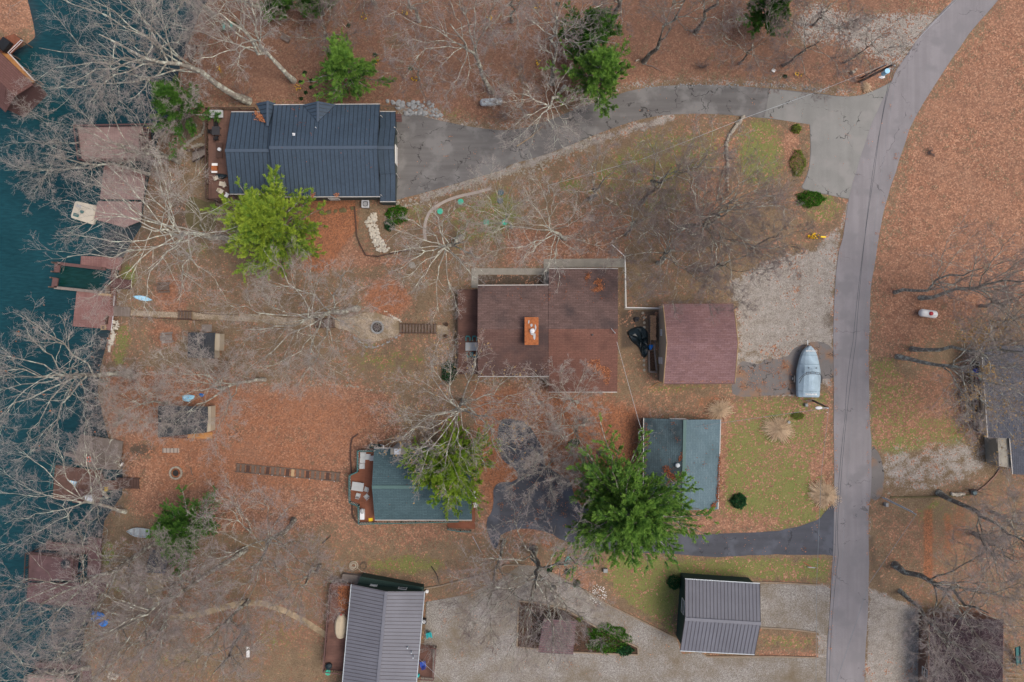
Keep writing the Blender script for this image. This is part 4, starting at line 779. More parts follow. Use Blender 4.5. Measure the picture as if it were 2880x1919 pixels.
# --- small sheds
def shed(label, c, r, ze, zr, wall, roof, over=.2, **k):
    cx = sum(p[0] for p in c) / 4; cy = sum(p[1] for p in c) / 4; b = G(cx, cy); s = thing('shed', label, 'shed', b)
    gable(s, c, r, b.z, ze, zr, wall, roof, over=over, depth=1.2, roof_m2=roof, **k); return s, b
s1, sb = shed('small shed with dark roof and beige wall below the gravel path', [(529, 935), (605, 936), (602, 1009), (528, 1006)], [(528, 966), (603, 967)], 2.3, 2.8, 'beige_siding', 'shingle_dark', gutter=None, wall_over=.1, wins=[(1, .5, 1, .8, 1.9)])
q = MB(); q.prism([P(*t(0, 1, *p), sb.z + 1.9) for p in ((1972, 1500), (2022, 1500), (2018, 1655), (1966, 1655))], sb.z - .5, sb.z + 2.0); q.build('wall', 'beige_siding', s1)
q = MB(); q.prism([G(*t(0, 1, *p)) for p in ((1860, 1415), (1950, 1415), (1950, 1480), (1860, 1480))], sb.z - .4, sb.z + .3); q.build('step', 'weathered_wood', s1)
s2, sb2 = shed('charcoal roofed shed with pale wall and orange boarded landing', [(444, 1142), (584, 1145), (580, 1217), (444, 1231)], [(444, 1178), (584, 1180)], 2.3, 2.7, 'concrete', 'shingle_dark', gutter=None, wall_over=.15, wins=[(1, .4, 1, .8, 1.9)])
q = MB(); q.prism([P(*t(0, 2, *p), sb2.z + 1.7) for p in ((1905, 600), (1946, 598), (1942, 825), (1900, 835))], sb2.z - .5, sb2.z + 2.0); q.build('wall', 'beige_siding', s2)
deck(s2, [t(0, 2, *p) for p in ((1725, 842), (1950, 838), (1952, 898), (1722, 888))], sb2.z, .5, 'deck_orange', posts=False, thick=.4)
deck(s2, [t(0, 2, *p) for p in ((1450, 850), (1722, 842), (1722, 896), (1480, 880))], sb2.z, .3, 'deck_brown', posts=False, thick=.4)
s3, sb3 = shed('small grey plank roofed shed beside the flagstone path near the round pine', [t(0, 3, *p) for p in ((1385, 355), (1560, 355), (1515, 572), (1325, 560))], [t(0, 3, 1360, 455), t(0, 3, 1540, 465)], 2.2, 2.6, 'old_wood', 'shingle_slate', gutter=None, wall_over=.1)
b = G(*t(2, 3, 410, 1150)); s4 = thing('pavilion', 'open garden pavilion with rose ribbed metal roof inside the timber edged bed', 'pavilion', b)
pc = [t(2, 3, *p) for p in ((290, 985), (590, 1008), (560, 1312), (240, 1292))]
c4 = [P(*p, b.z + z) for p, z in zip(pc, (2.6, 2.6, 2.3, 2.3))]; q = MB(); slab(q, c4, .05)
n = 14
for k in range(n + 1): q.mi = 1; q.bar(lerp(c4[0], c4[3], k / n), lerp(c4[1], c4[2], k / n), .07, .05, .03)
q.build('roof', ['metal_roof_rose', 'seam_rust'], s4)
for p in inset(c4, .3):
    q = MB(); q.bar((p.x, p.y, b.z - .3), (p.x, p.y, 2.25 + b.z), .12, .12); q.build('post', 'timber', s4)

# ------------------------------------------------------------------ docks
def dock(label, px=None): b = Vector((P(*px, 0).x, P(*px, 0).y, 0)); return thing('dock', label, 'dock', b)
D1 = dock('raised rose coloured dock with railing and stairs closest to the top', (330, 403))
deck(D1, [(219, 359), (398, 355), (398, 452), (231, 454)], 0, 2.7, 'deck_rose', zb=-2, post_m='purple_wood')
railing(D1, [P(x, y, 2.7) for x, y in ((398, 452), (231, 454), (219, 359), (433, 355))], 0, 'purple_wood', 1.0, .3, rw=.2)
stairs(D1, P(412, 361, 2), P(416, 452, 1), 2.6, 1.2, 1.4, 12, 'purple_wood')
railing(D1, [P(402, 382, 2.6), P(404, 452, 1.4)], 0, 'dark_wood', .9, .3)
q = MB(); q.bar(P(*tt(1350, 1175), 3.3), P(*tt(1400, 1180), 3.3), .1, .1); q.bar(P(*tt(1415, 1180), 3.3), P(*tt(1440, 1190), 3.2), .1, .1); tag(q.build('pool_noodle', 'yellow_paint'), 'yellow foam tube on the rail of the raised rose dock', 'foam tube')
D2 = dock('large pale rose platform dock under the sprawling tree beside the white raft', (340, 560))
deck(D2, [(292, 476), (408, 488), (402, 562), (281, 560)], 0, .8, 'deck_rose', zb=-2); deck(D2, [(275, 566), (398, 568), (395, 622), (350, 640), (264, 617)], 0, .6, 'deck_rose', zb=-2)
deck(D2, [(296, 462), (395, 480), (408, 498), (400, 500), (290, 478)], 0, 1.0, 'deck_red', zb=-2)
D3 = dock('weathered red dock around a dark green boat slip', (260, 820))
deck(D3, [(228, 720), (344, 725), (337, 760), (226, 748)], 0, .62, 'deck_red', zb=-2)
deck(D3, [(312, 757), (327, 757), (325, 865), (310, 860)], 0, .66, 'deck_brown', zb=-2)
deck(D3, [(216, 818), (288, 824), (283, 924), (204, 918)], 0, .6, 'deck_red', zb=-2)
deck(D3, [(288, 824), (325, 828), (315, 931), (283, 924)], 0, .605, 'deck_red', zb=-2)
deck(D3, [(320, 862), (367, 865), (365, 891), (319, 889)], 0, .9, 'deck_grey', zb=-1)
for a, b_, w in (((161, 741), (297, 757), .45), ((153, 809), (289, 823), .4), ((163, 741), (160, 766), .8), ((157, 782), (153, 809), .8)):
    q = MB(); q.bar(P(*a, .8), P(*b_, .8), w, .22); q.build('beam', 'weathered_wood' if w < .42 else 'purple_wood', D3)
for x, y in ((161, 741), (160, 766), (157, 783), (153, 809), (297, 757), (289, 823)):
    q = MB(); p = P(x, y, 0); q.bar((p.x, p.y, -2), (p.x, p.y, 1.3), .2, .2); q.build('post', 'old_wood', D3)
stairs(D3, P(314, 796, 1), P(371, 802, 1), .85, 1.25, 1.2, 9, 'purple_wood'); railing(D3, [P(312, 782, .8), P(330, 785, .9), P(370, 791, 1.2)], 0, 'purple_wood', .8, 9); railing(D3, [P(300, 803, .8), P(330, 808, .9), P(369, 812, 1.2)], 0, 'purple_wood', .8, 9)
stairs(D3, P(290, 812, 1), P(306, 814, 1), .5, .7, 1.2, 3, 'old_wood')
q = MB(); q.bar(P(276, 827, .85), P(313, 831, .85), .35, .1); tag(q.build('plank', 'tan_wood'), 'pale tan plank lying on the weathered red dock beside the slip', 'plank')
D4 = dock('grey weathered plank dock with a second plum deck below it on the left shore', (240, 1330))
deck(D4, [(225, 1223), (318, 1236), (300, 1321), (208, 1306)], 0, .7, 'deck_grey', zb=-2); deck(D4, [(318, 1236), (346, 1242), (335, 1322), (300, 1321)], 0, .75, 'deck_grey', zb=-2)
deck(D4, [(155, 1309), (282, 1324), (296, 1352), (330, 1352), (330, 1378), (300, 1380), (275, 1414), (148, 1404)], 0, .6, 'deck_brown_up', zb=-2)
q = MB(); q.bar(P(179, 1276, .9), P(231, 1289, .9), .5, .08); q.build('gangplank', 'weathered_wood', D4)
stairs(D4, P(324, 1360, 1), P(395, 1359, 1), .6, 1.3, 1.3, 8, 'dark_wood')
for x0, y0, x1, y1 in ((147, 1304, 140, 1344), (140, 1350, 139, 1375)):
    q = MB(); q.bar(P(x0, y0, .8), P(x1, y1, .8), .12, .1); q.bar(P(x0 + 8, y0 + 1, .8), P(x1 + 8, y1, .8), .1, .1); q.bar(P(x0, y0, .8), P(x0 + 8, y0 + 1, .8), .1, .1); q.bar(P(x1, y1, .8), P(x1 + 8, y1, .8), .1, .1); q.build('bumper_frame', 'teal_paint', D4)
D5 = dock('plum brown two level dock with railing and a round table near the lower left', (170, 1600))
deck(D5, [(130, 1523), (246, 1535), (245, 1560), (129, 1546)], 0, .8, 'deck_plum', zb=-2); deck(D5, [(248, 1512), (285, 1516), (281, 1640), (245, 1638)], 0, .85, 'deck_plum', zb=-2)
deck(D5, [(83, 1552), (220, 1564), (215, 1618), (204, 1634), (80, 1634)], 0, 2.7, 'deck_plum', zb=-2, post_m='dark_wood')
railing(D5, [P(x, y, 2.7) for x, y in ((215, 1618), (220, 1565), (84, 1552), (80, 1634))], 0, 'dark_wood', .95, .3)
deck(D5, [(78, 1640), (297, 1640), (295, 1669), (271, 1667), (269, 1711), (150, 1702), (74, 1692)], 0, .7, 'deck_plum', zb=-2)
D6 = dock('dock and boat shelter with pale edged roof at the bottom of the left shore', (170, 1905))
deck(D6, [(101, 1864), (233, 1872), (254, 1880), (262, 1960), (240, 1960), (231, 1885), (98, 1879)], 0, .8, 'deck_plum', zb=-2)
deck(D6, [(80, 1896), (205, 1902), (200, 2000), (74, 2000)], 0, 2.4, 'deck_rose', zb=-2)
railing(D6, [P(x, y, 2.4) for x, y in ((200, 1990), (205, 1902), (80, 1896), (74, 1990))], 0, 'weathered_wood', .8, .5, rw=.2)
D7 = dock('dark wooden landing half hidden under the big leaning tree at the top', (545, 150))
deck(D7, [tt(1700, 400), tt(1900, 430), tt(1850, 620), tt(1780, 620), tt(1720, 520)], 0, .8, 'dark_wood', zb=-2)

# ------------------------------------------------------------------ long timber stairs and path steps
def ground_stairs(label, a, b, width, n, m='old_wood', side='dark_wood', tread=.75, lift=.1):
    A, B_ = G(*a), G(*b); th = thing('garden_stairs', label, 'stairs', lerp(A, B_, .5)); stairs(th, A, B_, A.z + lift, B_.z + lift, width, n, m, side, tread); return th
ls = ground_stairs('long timber stairway with tiny post lights crossing the leaf covered lawn', t(0, 2, 2170, 1160), t(1, 2, 778, 1248), 1.05, 21, 'old_wood', 'old_wood', .62, .16)
for k, o_ in enumerate([c for c in ls.children if c.name.startswith('step')]): o_.data.materials[0] = M[('old_wood', 'old_wood', 'dark_wood', 'old_wood')[(k * 7) % 4] if k != 11 else 'tan_wood']
for k in range(7):
    a = t(1, 2, 40 + k * 114, 1218 + k * 11); p = G(*a, .3); q = MB(); q.cyl(p - Vector((0, 0, .3)), .05, .35, 8); q.blob(p + Vector((0, 0, .05)), (.13, .13, .1)); q.build('post_light', 'white_metal', ls)
ground_stairs('short dark steps in the gravel path nearest the lake', (501, 886), (541, 887), 1.0, 5, 'old_wood', tread=.6, lift=.2)
ground_stairs('dark plank steps in the gravel path under the twiggy tree', (885, 908), (944, 909), 1.1, 7, 'old_wood', tread=.6, lift=.2)
ground_stairs('dark plank steps in the gravel path between the fire pit and the brown house', (1124, 924), (1228, 925), 1.15, 12, 'old_wood', tread=.6, lift=.2)

# ------------------------------------------------------------------ timber edgings
def edging(label, pts, m='timber', w=.2, hh=.2, cat='edging', name='timber_edging'):
    q = MB(); g = [G(*p, .1) for p in pts]
    for a, b_ in zip(g, g[1:]):
        n = max(1, int((a - b_).length / 2.4))
        for k in range(n):
            c, d = lerp(a, b_, k / n), lerp(a, b_, (k + 1) / n); c.z = h(c.x) + .08; d.z = h(d.x) + .08
            e = (d - c).normalized() * .02; q.bar(c + e, d - e, w, hh)
    return tag(q.build(name, m), label, cat)
edging('timber edging along the upper side of the diagonal gravel drive', [t(2, 3, *p) for p in ((270, 508), (520, 640), (700, 742))] + [t(2, 3, *p) for p in ((880, 852), (1200, 1010), (1510, 1165))])
edging('timber edging along the diagonal side of the planting bed', [t(2, 3, *p) for p in ((250, 838), (500, 900), (860, 1110), (1155, 1245), (1160, 1315))])
edging('timber edging along the bottom of the planting bed by the pavilion', [t(2, 3, *p) for p in ((1155, 1315), (560, 1290), (45, 1242), (60, 820), (250, 838))])
edging('long timber edging where the gravel meets the lawn above the grey roofed house', [(1190, 1656), t(1, 3, 1700, 680), t(1, 3, 2000, 600), t(1, 3, 2150, 560), t(1, 3, 2290, 490), t(2, 3, 130, 490)])
edging('pale timber edging on the upper side of the square gravel parking', [(2107, 1637), (2200, 1639), (2300, 1645)])
edging('pale timber edging on the lower side of the square gravel parking', [(2138, 1765), (2220, 1769), (2294, 1778)])
edging('timber edging below the grey roofed garage along the gravel', [t(2, 3, 1740, 1296), t(2, 3, 1790, 1332), (2180, 1846), (2296, 1849)])
edging('dark curved edging around the leaf bed left of the teal house', [t(1, 2, *p) for p in ((940, 850), (885, 890), (870, 960), (870, 1080), (880, 1220))], 'dark_wood')
edging('dark curved edging below the teal house deck', [t(1, 2, 882, 1490), t(1, 3, 885, 30), t(1, 3, 915, 85), t(1, 3, 950, 115)], 'dark_wood')
edging('dark timber edging curving below the pale rock pile', [t(1, 1, *p) for p in ((905, 330), (920, 500), (925, 600), (960, 690), (1010, 780), (1120, 790), (1280, 755), (1430, 730))], 'dark_wood', .15)
edging('brick edging curving from the beige wall of the right edge house', [t(3, 2, *p) for p in ((2135, 1160), (2080, 1240), (2000, 1320), (1910, 1390))], 'terracotta', .22)
edging('straight line of edging stones beside the silver pole', [t(3, 2, *p) for p in ((1120, 1432), (1300, 1432), (1500, 1428), (1660, 1420), (1850, 1415))], 'mossy_stone', .2)
edging('timber edging beside the gravel in the bottom right corner', [t(3, 3, *p) for p in ((1450, 960), (1440, 1200), (1430, 1568))], 'timber', .2)
edging('dark timber edging along the path south side near the lake', [t(0, 1, *p) for p in ((1200, 1345), (1600, 1365), (1860, 1380))], 'dark_wood', .08)
edging('dark timber edging along the path north side near the steps', [t(0, 1, *p) for p in ((1780, 1298), (1900, 1315), (2200, 1328))], 'dark_wood', .08)
edging('pale wooden sill along the lower deck of the brown house', [t(1, 2, 2060, 322), t(1, 2, 2352, 325)], 'tan_wood', .12)
# ------------------------------------------------------------------ vegetation
def barkmat(name, dark, pale, lichen, amt=.5, scale=1.6):
    m, nt, N, L, b = newmat(name); v = coord(nt)
    c = mix(nt, noise(nt, v, scale * 2, 4), dark, pale)
    c = mix(nt, math_(nt, 'MULTIPLY', ramp(nt, noise(nt, v, scale, 5, .65), [(.5, (0, 0, 0)), (.6, (1, 1, 1))]), amt), c, lichen)
    L.new(c, b.inputs['Base Color']); b.inputs['Roughness'].default_value = .95; b.inputs['Specular IOR Level'].default_value = .1
    bump(nt, b, noise(nt, v, 9, 3), .5, .03)
barkmat('bark_grey', (.155, .138, .115), (.31, .285, .245), (.54, .57, .48), .75); barkmat('bark_pale', (.22, .2, .17), (.42, .4, .345), (.66, .7, .58), .8); barkmat('bark_brown', (.1, .085, .07), (.22, .195, .165), (.5, .53, .45), .65)
barkmat('twig_grey', (.22, .185, .18), (.38, .33, .315), (.45, .43, .39), .4); barkmat('twig_pale', (.26, .22, .205), (.44, .39, .36), (.5, .48, .42), .5); barkmat('twig_brown', (.13, .1, .095), (.27, .215, .2), (.38, .36, .32), .3)

def tubes_np(pts, rad, sides):
    n, k, _ = pts.shape; tg = np.empty_like(pts); tg[:, 1:-1] = pts[:, 2:] - pts[:, :-2]; tg[:, 0] = pts[:, 1] - pts[:, 0]; tg[:, -1] = pts[:, -1] - pts[:, -2]; tg = nrm(tg)
    ref = np.where(np.abs(tg[..., 2:3]) < .9, np.array([0, 0, 1.]), np.array([1., 0, 0])); x = nrm(np.cross(tg, ref)); y = np.cross(tg, x)
    a = np.arange(sides) * 2 * np.pi / sides; V = pts[:, :, None] + rad[:, :, None, None] * (x[:, :, None] * np.cos(a)[None, None, :, None] + y[:, :, None] * np.sin(a)[None, None, :, None])
    b = (np.arange(n)[:, None, None] * k + np.arange(k - 1)[None, :, None]) * sides; j = np.arange(sides)[None, None]; j2 = (j + 1) % sides
    return V.reshape(-1, 3), np.stack([b + j, b + j2, b + sides + j2, b + sides + j], -1).reshape(-1, 4)
def grow(rng, start, d, length, k, wob, up, rad0, taper):
    n = len(start); pts = np.empty((n, k, 3)); pts[:, 0] = start; d = nrm(d); step = (length / (k - 1))[:, None]
    for i in range(1, k):
        d = nrm(d + rng.normal(0, wob, (n, 3)) + np.array([0, 0, up])); pts[:, i] = pts[:, i - 1] + d * step
    s = np.linspace(0, 1, k)[None]; return pts, rad0[:, None] * (1 - s * (1 - taper))
def children(rng, pts, rad, per, smin, ang, lratio, length, rratio, k, wob, up, taper, rmin, rmax):
    n, kk, _ = pts.shape; idx = np.repeat(np.arange(n), per); s = rng.uniform(smin, 1, len(idx)) ** .8; f = s * (kk - 1); i0 = np.minimum(f.astype(int), kk - 2); u = (f - i0)[:, None]
    a = pts[idx, i0]; b = pts[idx, i0 + 1]; st = a + (b - a) * u; tg = nrm(b - a)
    rr = rad[idx, i0] * (1 - u[:, 0]) + rad[idx, i0 + 1] * u[:, 0]
    rv = rng.normal(0, 1, (len(idx), 3)); rv[:, 2] *= .8; pr = nrm(rv - tg * (rv * tg).sum(-1, keepdims=True)); an = rng.uniform(ang[0], ang[1], len(idx))[:, None]
    d = tg * np.cos(an) + pr * np.sin(an)
    ln = length[idx] * lratio * (1.15 - s * .55) * rng.uniform(.6, 1.25, len(idx)); r0 = np.clip(np.minimum(rr * .85, rr * rratio), rmin, rmax)
    p, r = grow(rng, st, d, ln, k, wob, up, r0, taper); return p, r, ln
TREE_N = [0]
def tree(label, base, top=None, H=17, R=5.5, seed=None, bark='bark_grey', twig='twig_grey', limbs=9, r0=.28, dens=1.0, fork=.35, base_z=None, low=.45, buds=None, group='bare trees around the houses', name='bare_tree', squash=.7):
    limbs = int(limbs * 1.15 + .5); TREE_N[0] += 1; rng = np.random.default_rng(seed or TREE_N[0] * 17); B = G(*base); B.z -= .15
    B = np.array(B); R = R * 1.1
    if top is None: C = B + np.array([rng.uniform(-.5, .5), rng.uniform(-.5, .5), H * .72])
    else: C = np.array(P(top[0], top[1], B[2] + H * .72))
    th = thing(name, label, 'tree', Vector(B), group)
    # trunk: from the base, steepening, to the top of the crown
    topp = C + np.array([0, 0, H * .12]); ts = np.linspace(0, 1, 9); side = nrm(np.array([topp - B]))[0]
    wig = rng.normal(0, .035 * H, (9, 3)); wig[:, 2] = 0; wig *= (np.sin(ts * np.pi) ** 1)[:, None]
    mid = (B + topp) / 2 + np.array([0, 0, .06 * H]); tr = ((1 - ts) ** 2)[:, None] * B + (2 * ts * (1 - ts))[:, None] * mid + (ts ** 2)[:, None] * topp + wig * .6
    rd = r0 * (1 - ts * .85); rd[0] *= 1.35
    V, F = tubes_np(tr[None], rd[None], 10); mesh_np('trunk', V, F, bark, th, True)
    # main limbs aimed at points of the crown's hull
    n = limbs; s0 = rng.uniform(fork, .92, n); az = np.arange(n) * 2.399 + rng.uniform(0, 6); el = rng.uniform(-.35, 1.0, n)
    tgt = C + np.stack([np.cos(az) * R, np.sin(az) * R, np.sin(el) * R * squash], -1) * rng.uniform(.8, 1.08, (n, 1)) * np.stack([np.cos(el * .8)] * 2 + [np.ones(n)], -1)
    f = s0 * 8; i0 = np.minimum(f.astype(int), 7); st = tr[i0] + (tr[i0 + 1] - tr[i0]) * (f - i0)[:, None]; rr = np.interp(s0, ts, rd)
    k = 8; s = np.linspace(0, 1, k)[None, :, None]; m1 = (st + tgt) / 2 + np.stack([rng.normal(0, R * .14, n), rng.normal(0, R * .14, n), rng.uniform(-.06, .22, n) * R], -1)
    l1 = (1 - s) ** 2 * st[:, None] + 2 * s * (1 - s) * m1[:, None] + s ** 2 * tgt[:, None]
    l1[:, 1:] += rng.normal(0, R * .022, (n, k - 1, 3)); len1 = np.linalg.norm(tgt - st, axis=1); ra = np.clip(rr * .5, .04, .12)[:, None] * (1 - np.linspace(0, 1, k)[None] * .78)
    d = dens
    p2, r2, n2 = children(rng, l1, ra, int(9), .18, (.4, 1.0), .42, len1, .62, 6, .2, .05, .35, .022, .09)
    p3, r3, n3 = children(rng, p2, r2, int(6), .12, (.4, 1.05), .5, n2, .62, 5, .2, .04, .4, .014, .045)
    p4, r4, n4 = children(rng, p3, r3, max(2, int(5.2 * d ** .75)), .1, (.4, 1.0), .55, n3, .65, 4, .22, .03, .5, .008, .017)
    Vs, Fs, o = [], [], 0
    for p_, r_, sd in ((l1, ra, 6), (p2, r2, 4)):
        V, F = tubes_np(p_, r_, sd); Vs.append(V); Fs.append(F + o); o += len(V)
    cr = mesh_np('crown', np.concatenate(Vs), np.concatenate(Fs), bark, th, True)
    p5, r5, _ = children(rng, p4, r4, 2, .1, (.4, 1.0), .6, n4, .7, 2, .2, .03, .6, .007, .011)
    Vs, Fs, o = [], [], 0
    for p_, r_, sd in ((p3, r3, 3), (p4, r4, 3), (p5, r5, 3)):
        V, F = tubes_np(p_, r_, sd); Vs.append(V); Fs.append(F + o); o += len(V)
    mesh_np('twigs', np.concatenate(Vs), np.concatenate(Fs), twig, cr if False else th, False)
    if buds:
        q = p4[:, -1][rng.random(len(p4)) < buds[1]]; V, F, ti = flakes(rng, q, .11, 2); mesh_np('leaves', V, F, buds[0], th, tint=ti)
    return th
def pine(label, base, H, R, mat='needles_green', seed=1, top=None, name='pine_tree', n=110, cz=.22, tufts=1.0, lean=None, gold=None, r0=.3, upturn=.25, group=None, spire=.9):
    rng = np.random.default_rng(seed); B = G(*base); B.z -= .1; B = np.array(B); T = B + np.array([0, 0, H]) if top is None else np.array(P(*top, B[2] + H))
    th = thing(name, label, 'tree', Vector(B), group)
    s = np.linspace(0, 1, 8)[:, None]; tr = B + (T - B) * s; V, F = tubes_np(tr[None], (r0 * (1 - s[:, 0] * .9))[None], 8); mesh_np('trunk', V, F, 'bark_brown', th, True)
    hh = rng.uniform(cz, .98, n) ; az = np.arange(n) * 2.399 + rng.normal(0, .2, n); az = az + .075 * np.sin(az * 11 + seed); ln = R * np.clip((1 - hh) ** spire * 1.5, .12, 1) * rng.uniform(.62, 1.05, n) * (1 + .16 * np.cos(az * 11 + seed)) * (1 + .18 * np.sin(az * 3 + seed)) 
    st = B + (T - B) * hh[:, None]; el = upturn + hh * .6; d = np.stack([np.cos(az) * np.cos(el), np.sin(az) * np.cos(el), np.sin(el) * .7 - .05], -1)
    b1, q1 = grow(rng, st, d, ln, 6, .09, .02, np.full(n, .05) + ln * .008, .3)
    # flat sprays of side shoots
    per = 16; idx = np.repeat(np.arange(n), per); u = rng.uniform(.2, 1, len(idx)); f = u * 5; i0 = np.minimum(f.astype(int), 4); uu = (f - i0)[:, None]; p = b1[idx, i0] * (1 - uu) + b1[idx, i0 + 1] * uu; tg = nrm(b1[idx, i0 + 1] - b1[idx, i0])
    sd = np.cross(tg, [0, 0, 1.]); sg = rng.choice([-1, 1], len(idx))[:, None]; dd = nrm(tg * rng.uniform(.9, 1.5, (len(idx), 1)) + sd * sg * .75 + rng.normal(0, .14, (len(idx), 3)) + np.array([0, 0, .1])); l2 = ln[idx] * .25 * (1.15 - u * .7) * rng.uniform(.6, 1.2, len(idx)) + .3
    b2, q2 = grow(rng, p, dd, l2, 4, .12, .04, np.full(len(idx), .02), .4)
    allb = [(b1, q1, 4), (b2, q2, 3)]; Vs, Fs, o = [], [], 0
    for P_, Q_, k_ in allb: V, F = tubes_np(P_, Q_, k_); Vs.append(V); Fs.append(F + o); o += len(V)
    mesh_np('branches', np.concatenate(Vs), np.concatenate(Fs), 'bark_brown', th)
    # needle tufts along the shoots
    m = int(8 * tufts); id2 = np.repeat(np.arange(len(b2)), m); u2 = rng.uniform(.1, 1.05, len(id2)); f = np.clip(u2, 0, .999) * 3; j0 = f.astype(int); v = (f - j0)[:, None]; c = b2[id2, j0] * (1 - v) + b2[id2, j0 + 1] * v; tg2 = nrm(b2[id2, j0 + 1] - b2[id2, j0])
    c = c + rng.normal(0, .06, c.shape); nb = 7; N_ = len(c) * nb; cc = np.repeat(c, nb, 0); dr = nrm(np.repeat(tg2, nb, 0) * 1.0 + rng.normal(0, .42, (N_, 3)) + np.array([0, 0, .15])); w = nrm(np.cross(dr, rng.normal(0, 1, (N_, 3)))); Ls = rng.uniform(.26, .46, (N_, 1)); wd = .045
    V = np.stack([cc - w * wd, cc + w * wd, cc + dr * Ls], 1).reshape(-1, 3); F = np.arange(N_ * 3).reshape(-1, 3)
    shoot = rng.random(len(b2)); ti = np.repeat(np.clip(shoot[id2] * .55 + u2 * .35 + (u[id2]) * .15 + rng.normal(0, .06, len(id2)), 0, 1), nb * 3)
    mesh_np('needles', V, F, mat, th, tint=ti); return th
def shrub(label, px, size, mat='shrub_green', seed=1, n=900, leaf=.09, cat='shrub', name='shrub', group=None, stems=8, lift=.0):
    rng = np.random.default_rng(seed); B = G(*px); th = thing(name, label, cat, B, group); q = nrm(rng.normal(0, 1, (n, 3))) * rng.uniform(.55, 1, (n, 1)) ** .5; lump = 1 + .18 * np.sin(q[:, :1] * 5 + seed) * np.cos(q[:, 1:2] * 6)
    q[:, 2] = np.abs(q[:, 2]); c = np.array(B) + q * lump * np.array([size[0] / 2, size[1] / 2, size[2]]) + np.array([0, 0, lift]); V, F, ti = flakes(rng, c, leaf, 2); mesh_np('foliage', V, F, mat, th, tint=ti)
    k = stems; st = np.repeat(np.array([B]), k, 0); d = rng.normal(0, .5, (k, 3)); d[:, 2] = 1; p, r = grow(rng, st, d, np.full(k, size[2] * .85), 4, .15, .1, np.full(k, .025), .4); V, F = tubes_np(p, r, 4); mesh_np('stems', V, F, 'bark_brown', th); return th
def bare_bush(label, px, R, H, seed=1, twig='twig_brown', n=16, group=None, name='bare_shrub', dens=5):
    rng = np.random.default_rng(seed); B = G(*px); th = thing(name, label, 'shrub', B, group); st = np.repeat(np.array([B]), n, 0) + rng.normal(0, .12, (n, 3)) * [1, 1, 0]; az = np.arange(n) * 2.399; el = rng.uniform(.5, 1.4, n)
    d = np.stack([np.cos(az) * np.cos(el), np.sin(az) * np.cos(el), np.sin(el)], -1); ln = np.hypot(R * np.cos(el), H * np.sin(el)); p, r = grow(rng, st, d, ln, 6, .12, .02, np.full(n, .03), .3); p2, r2, l2 = children(rng, p, r, dens, .15, (.3, .9), .5, ln, .7, 4, .15, .05, .4, .012, .03); p3, r3, _ = children(rng, p2, r2, 4, .15, (.3, .9), .5, l2, .7, 3, .15, .05, .5, .009, .02)
    V, F = tubes_np(p, r, 4); mesh_np('stems', V, F, twig, th); Vs, Fs, o = [], [], 0
    for a, b in ((p2, r2), (p3, r3)): V, F = tubes_np(a, b, 3); Vs.append(V); Fs.append(F + o); o += len(V)
    mesh_np('twigs', np.concatenate(Vs), np.concatenate(Fs), twig, th); return th
def tussock(label, px, R, seed, n=900, H=1.3):
    rng = np.random.default_rng(seed); B = G(*px); az = rng.uniform(0, 6.283, n); q = rng.random(n) ** .6; rr = R * q * rng.uniform(.7, 1.15, n) * (1 + .15 * np.sin(az * 2 + seed)); k = 5; s = np.linspace(0, 1, k)[None]
    st = rng.normal(0, .12, (n, 2)); hh = H * (1.15 - q * .6) * rng.uniform(.8, 1.1, n); x = st[:, :1] + (rr * np.cos(az))[:, None] * s ** 1.2; y = st[:, 1:] + (rr * np.sin(az))[:, None] * s ** 1.2; z = hh[:, None] * (s * 2 - s ** 2 * (1.15 + q[:, None] * .6)); z = np.maximum(z, .04)
    p = np.stack([x, y, z], -1) + np.array(B); p[:, 1:, :2] += rng.normal(0, .03, (n, k - 1, 2)); V, F = tubes_np(p, np.full((n, k), .028) * (1 - s * .5), 3)
    th = thing('ornamental_grass', label, 'ornamental grass', B, 'clumps of dry ornamental grass'); mesh_np('blades', V, F, 'dry_blades', th, tint=np.repeat(rng.random(n), k * 3)); return th
leafmat('dry_blades', (.6, .42, .26), (.95, .8, .6), 1); leafmat('bud_gold', (.3, .2, .08), (.5, .34, .15)); leafmat('old_leaf', (.35, .1, .03), (.55, .2, .08))

# evergreens
pine('tall golden green pine covering the lower left corner of the blue metal roof', (813, 662), 15, 8.1, 'needles_gold', 3, n=150, tufts=1.5, r0=.28, spire=.8)
pine('biggest deep green pine beside the teal outbuilding and the dark driveway', (1722, 1376), 19, 9.4, 'needles_green', 8, n=190, tufts=1.5, r0=.36, spire=.72)
pine('yellow green pine under the bare tree beside the teal roofed house', (1280, 1290), 14, 7.2, 'needles_lime', 5, n=120, tufts=1.1)
pine('round dark green pine among bare trees near the lower left shore', (568, 1455), 11, 5.9, 'needles_dark', 6, n=90)
pine('green pine above the middle dormer of the blue metal roof', (1006, 246), 12, 5.5, 'needles_green', 9, n=80, tufts=.9)
pine('loose green pine on the upper edge of the curving driveway', (1665, 262), 13, 5.3, 'needles_green', 12, n=85)
pine('dark pine at the top edge above the curving driveway', (1655, 150), 12, 4.6, 'needles_dark', 13, n=80)
pine('thin green pine at the water beside the raised rose dock', (550, 355), 12, 5.2, 'needles_dark', 14, n=65, top=(455, 255))
pine('small dark pine cut by the top edge left of the middle', (910, 40), 9, 3.0, 'needles_dark', 15, n=50)
pine('small dark pine cut by the top edge nearest the lake trees', (800, 30), 8, 2.6, 'needles_dark', 16, n=45)
pine('dark pine at the top edge left of the pale gravel patch', (2130, 75), 11, 3.6, 'needles_dark', 17, n=60)

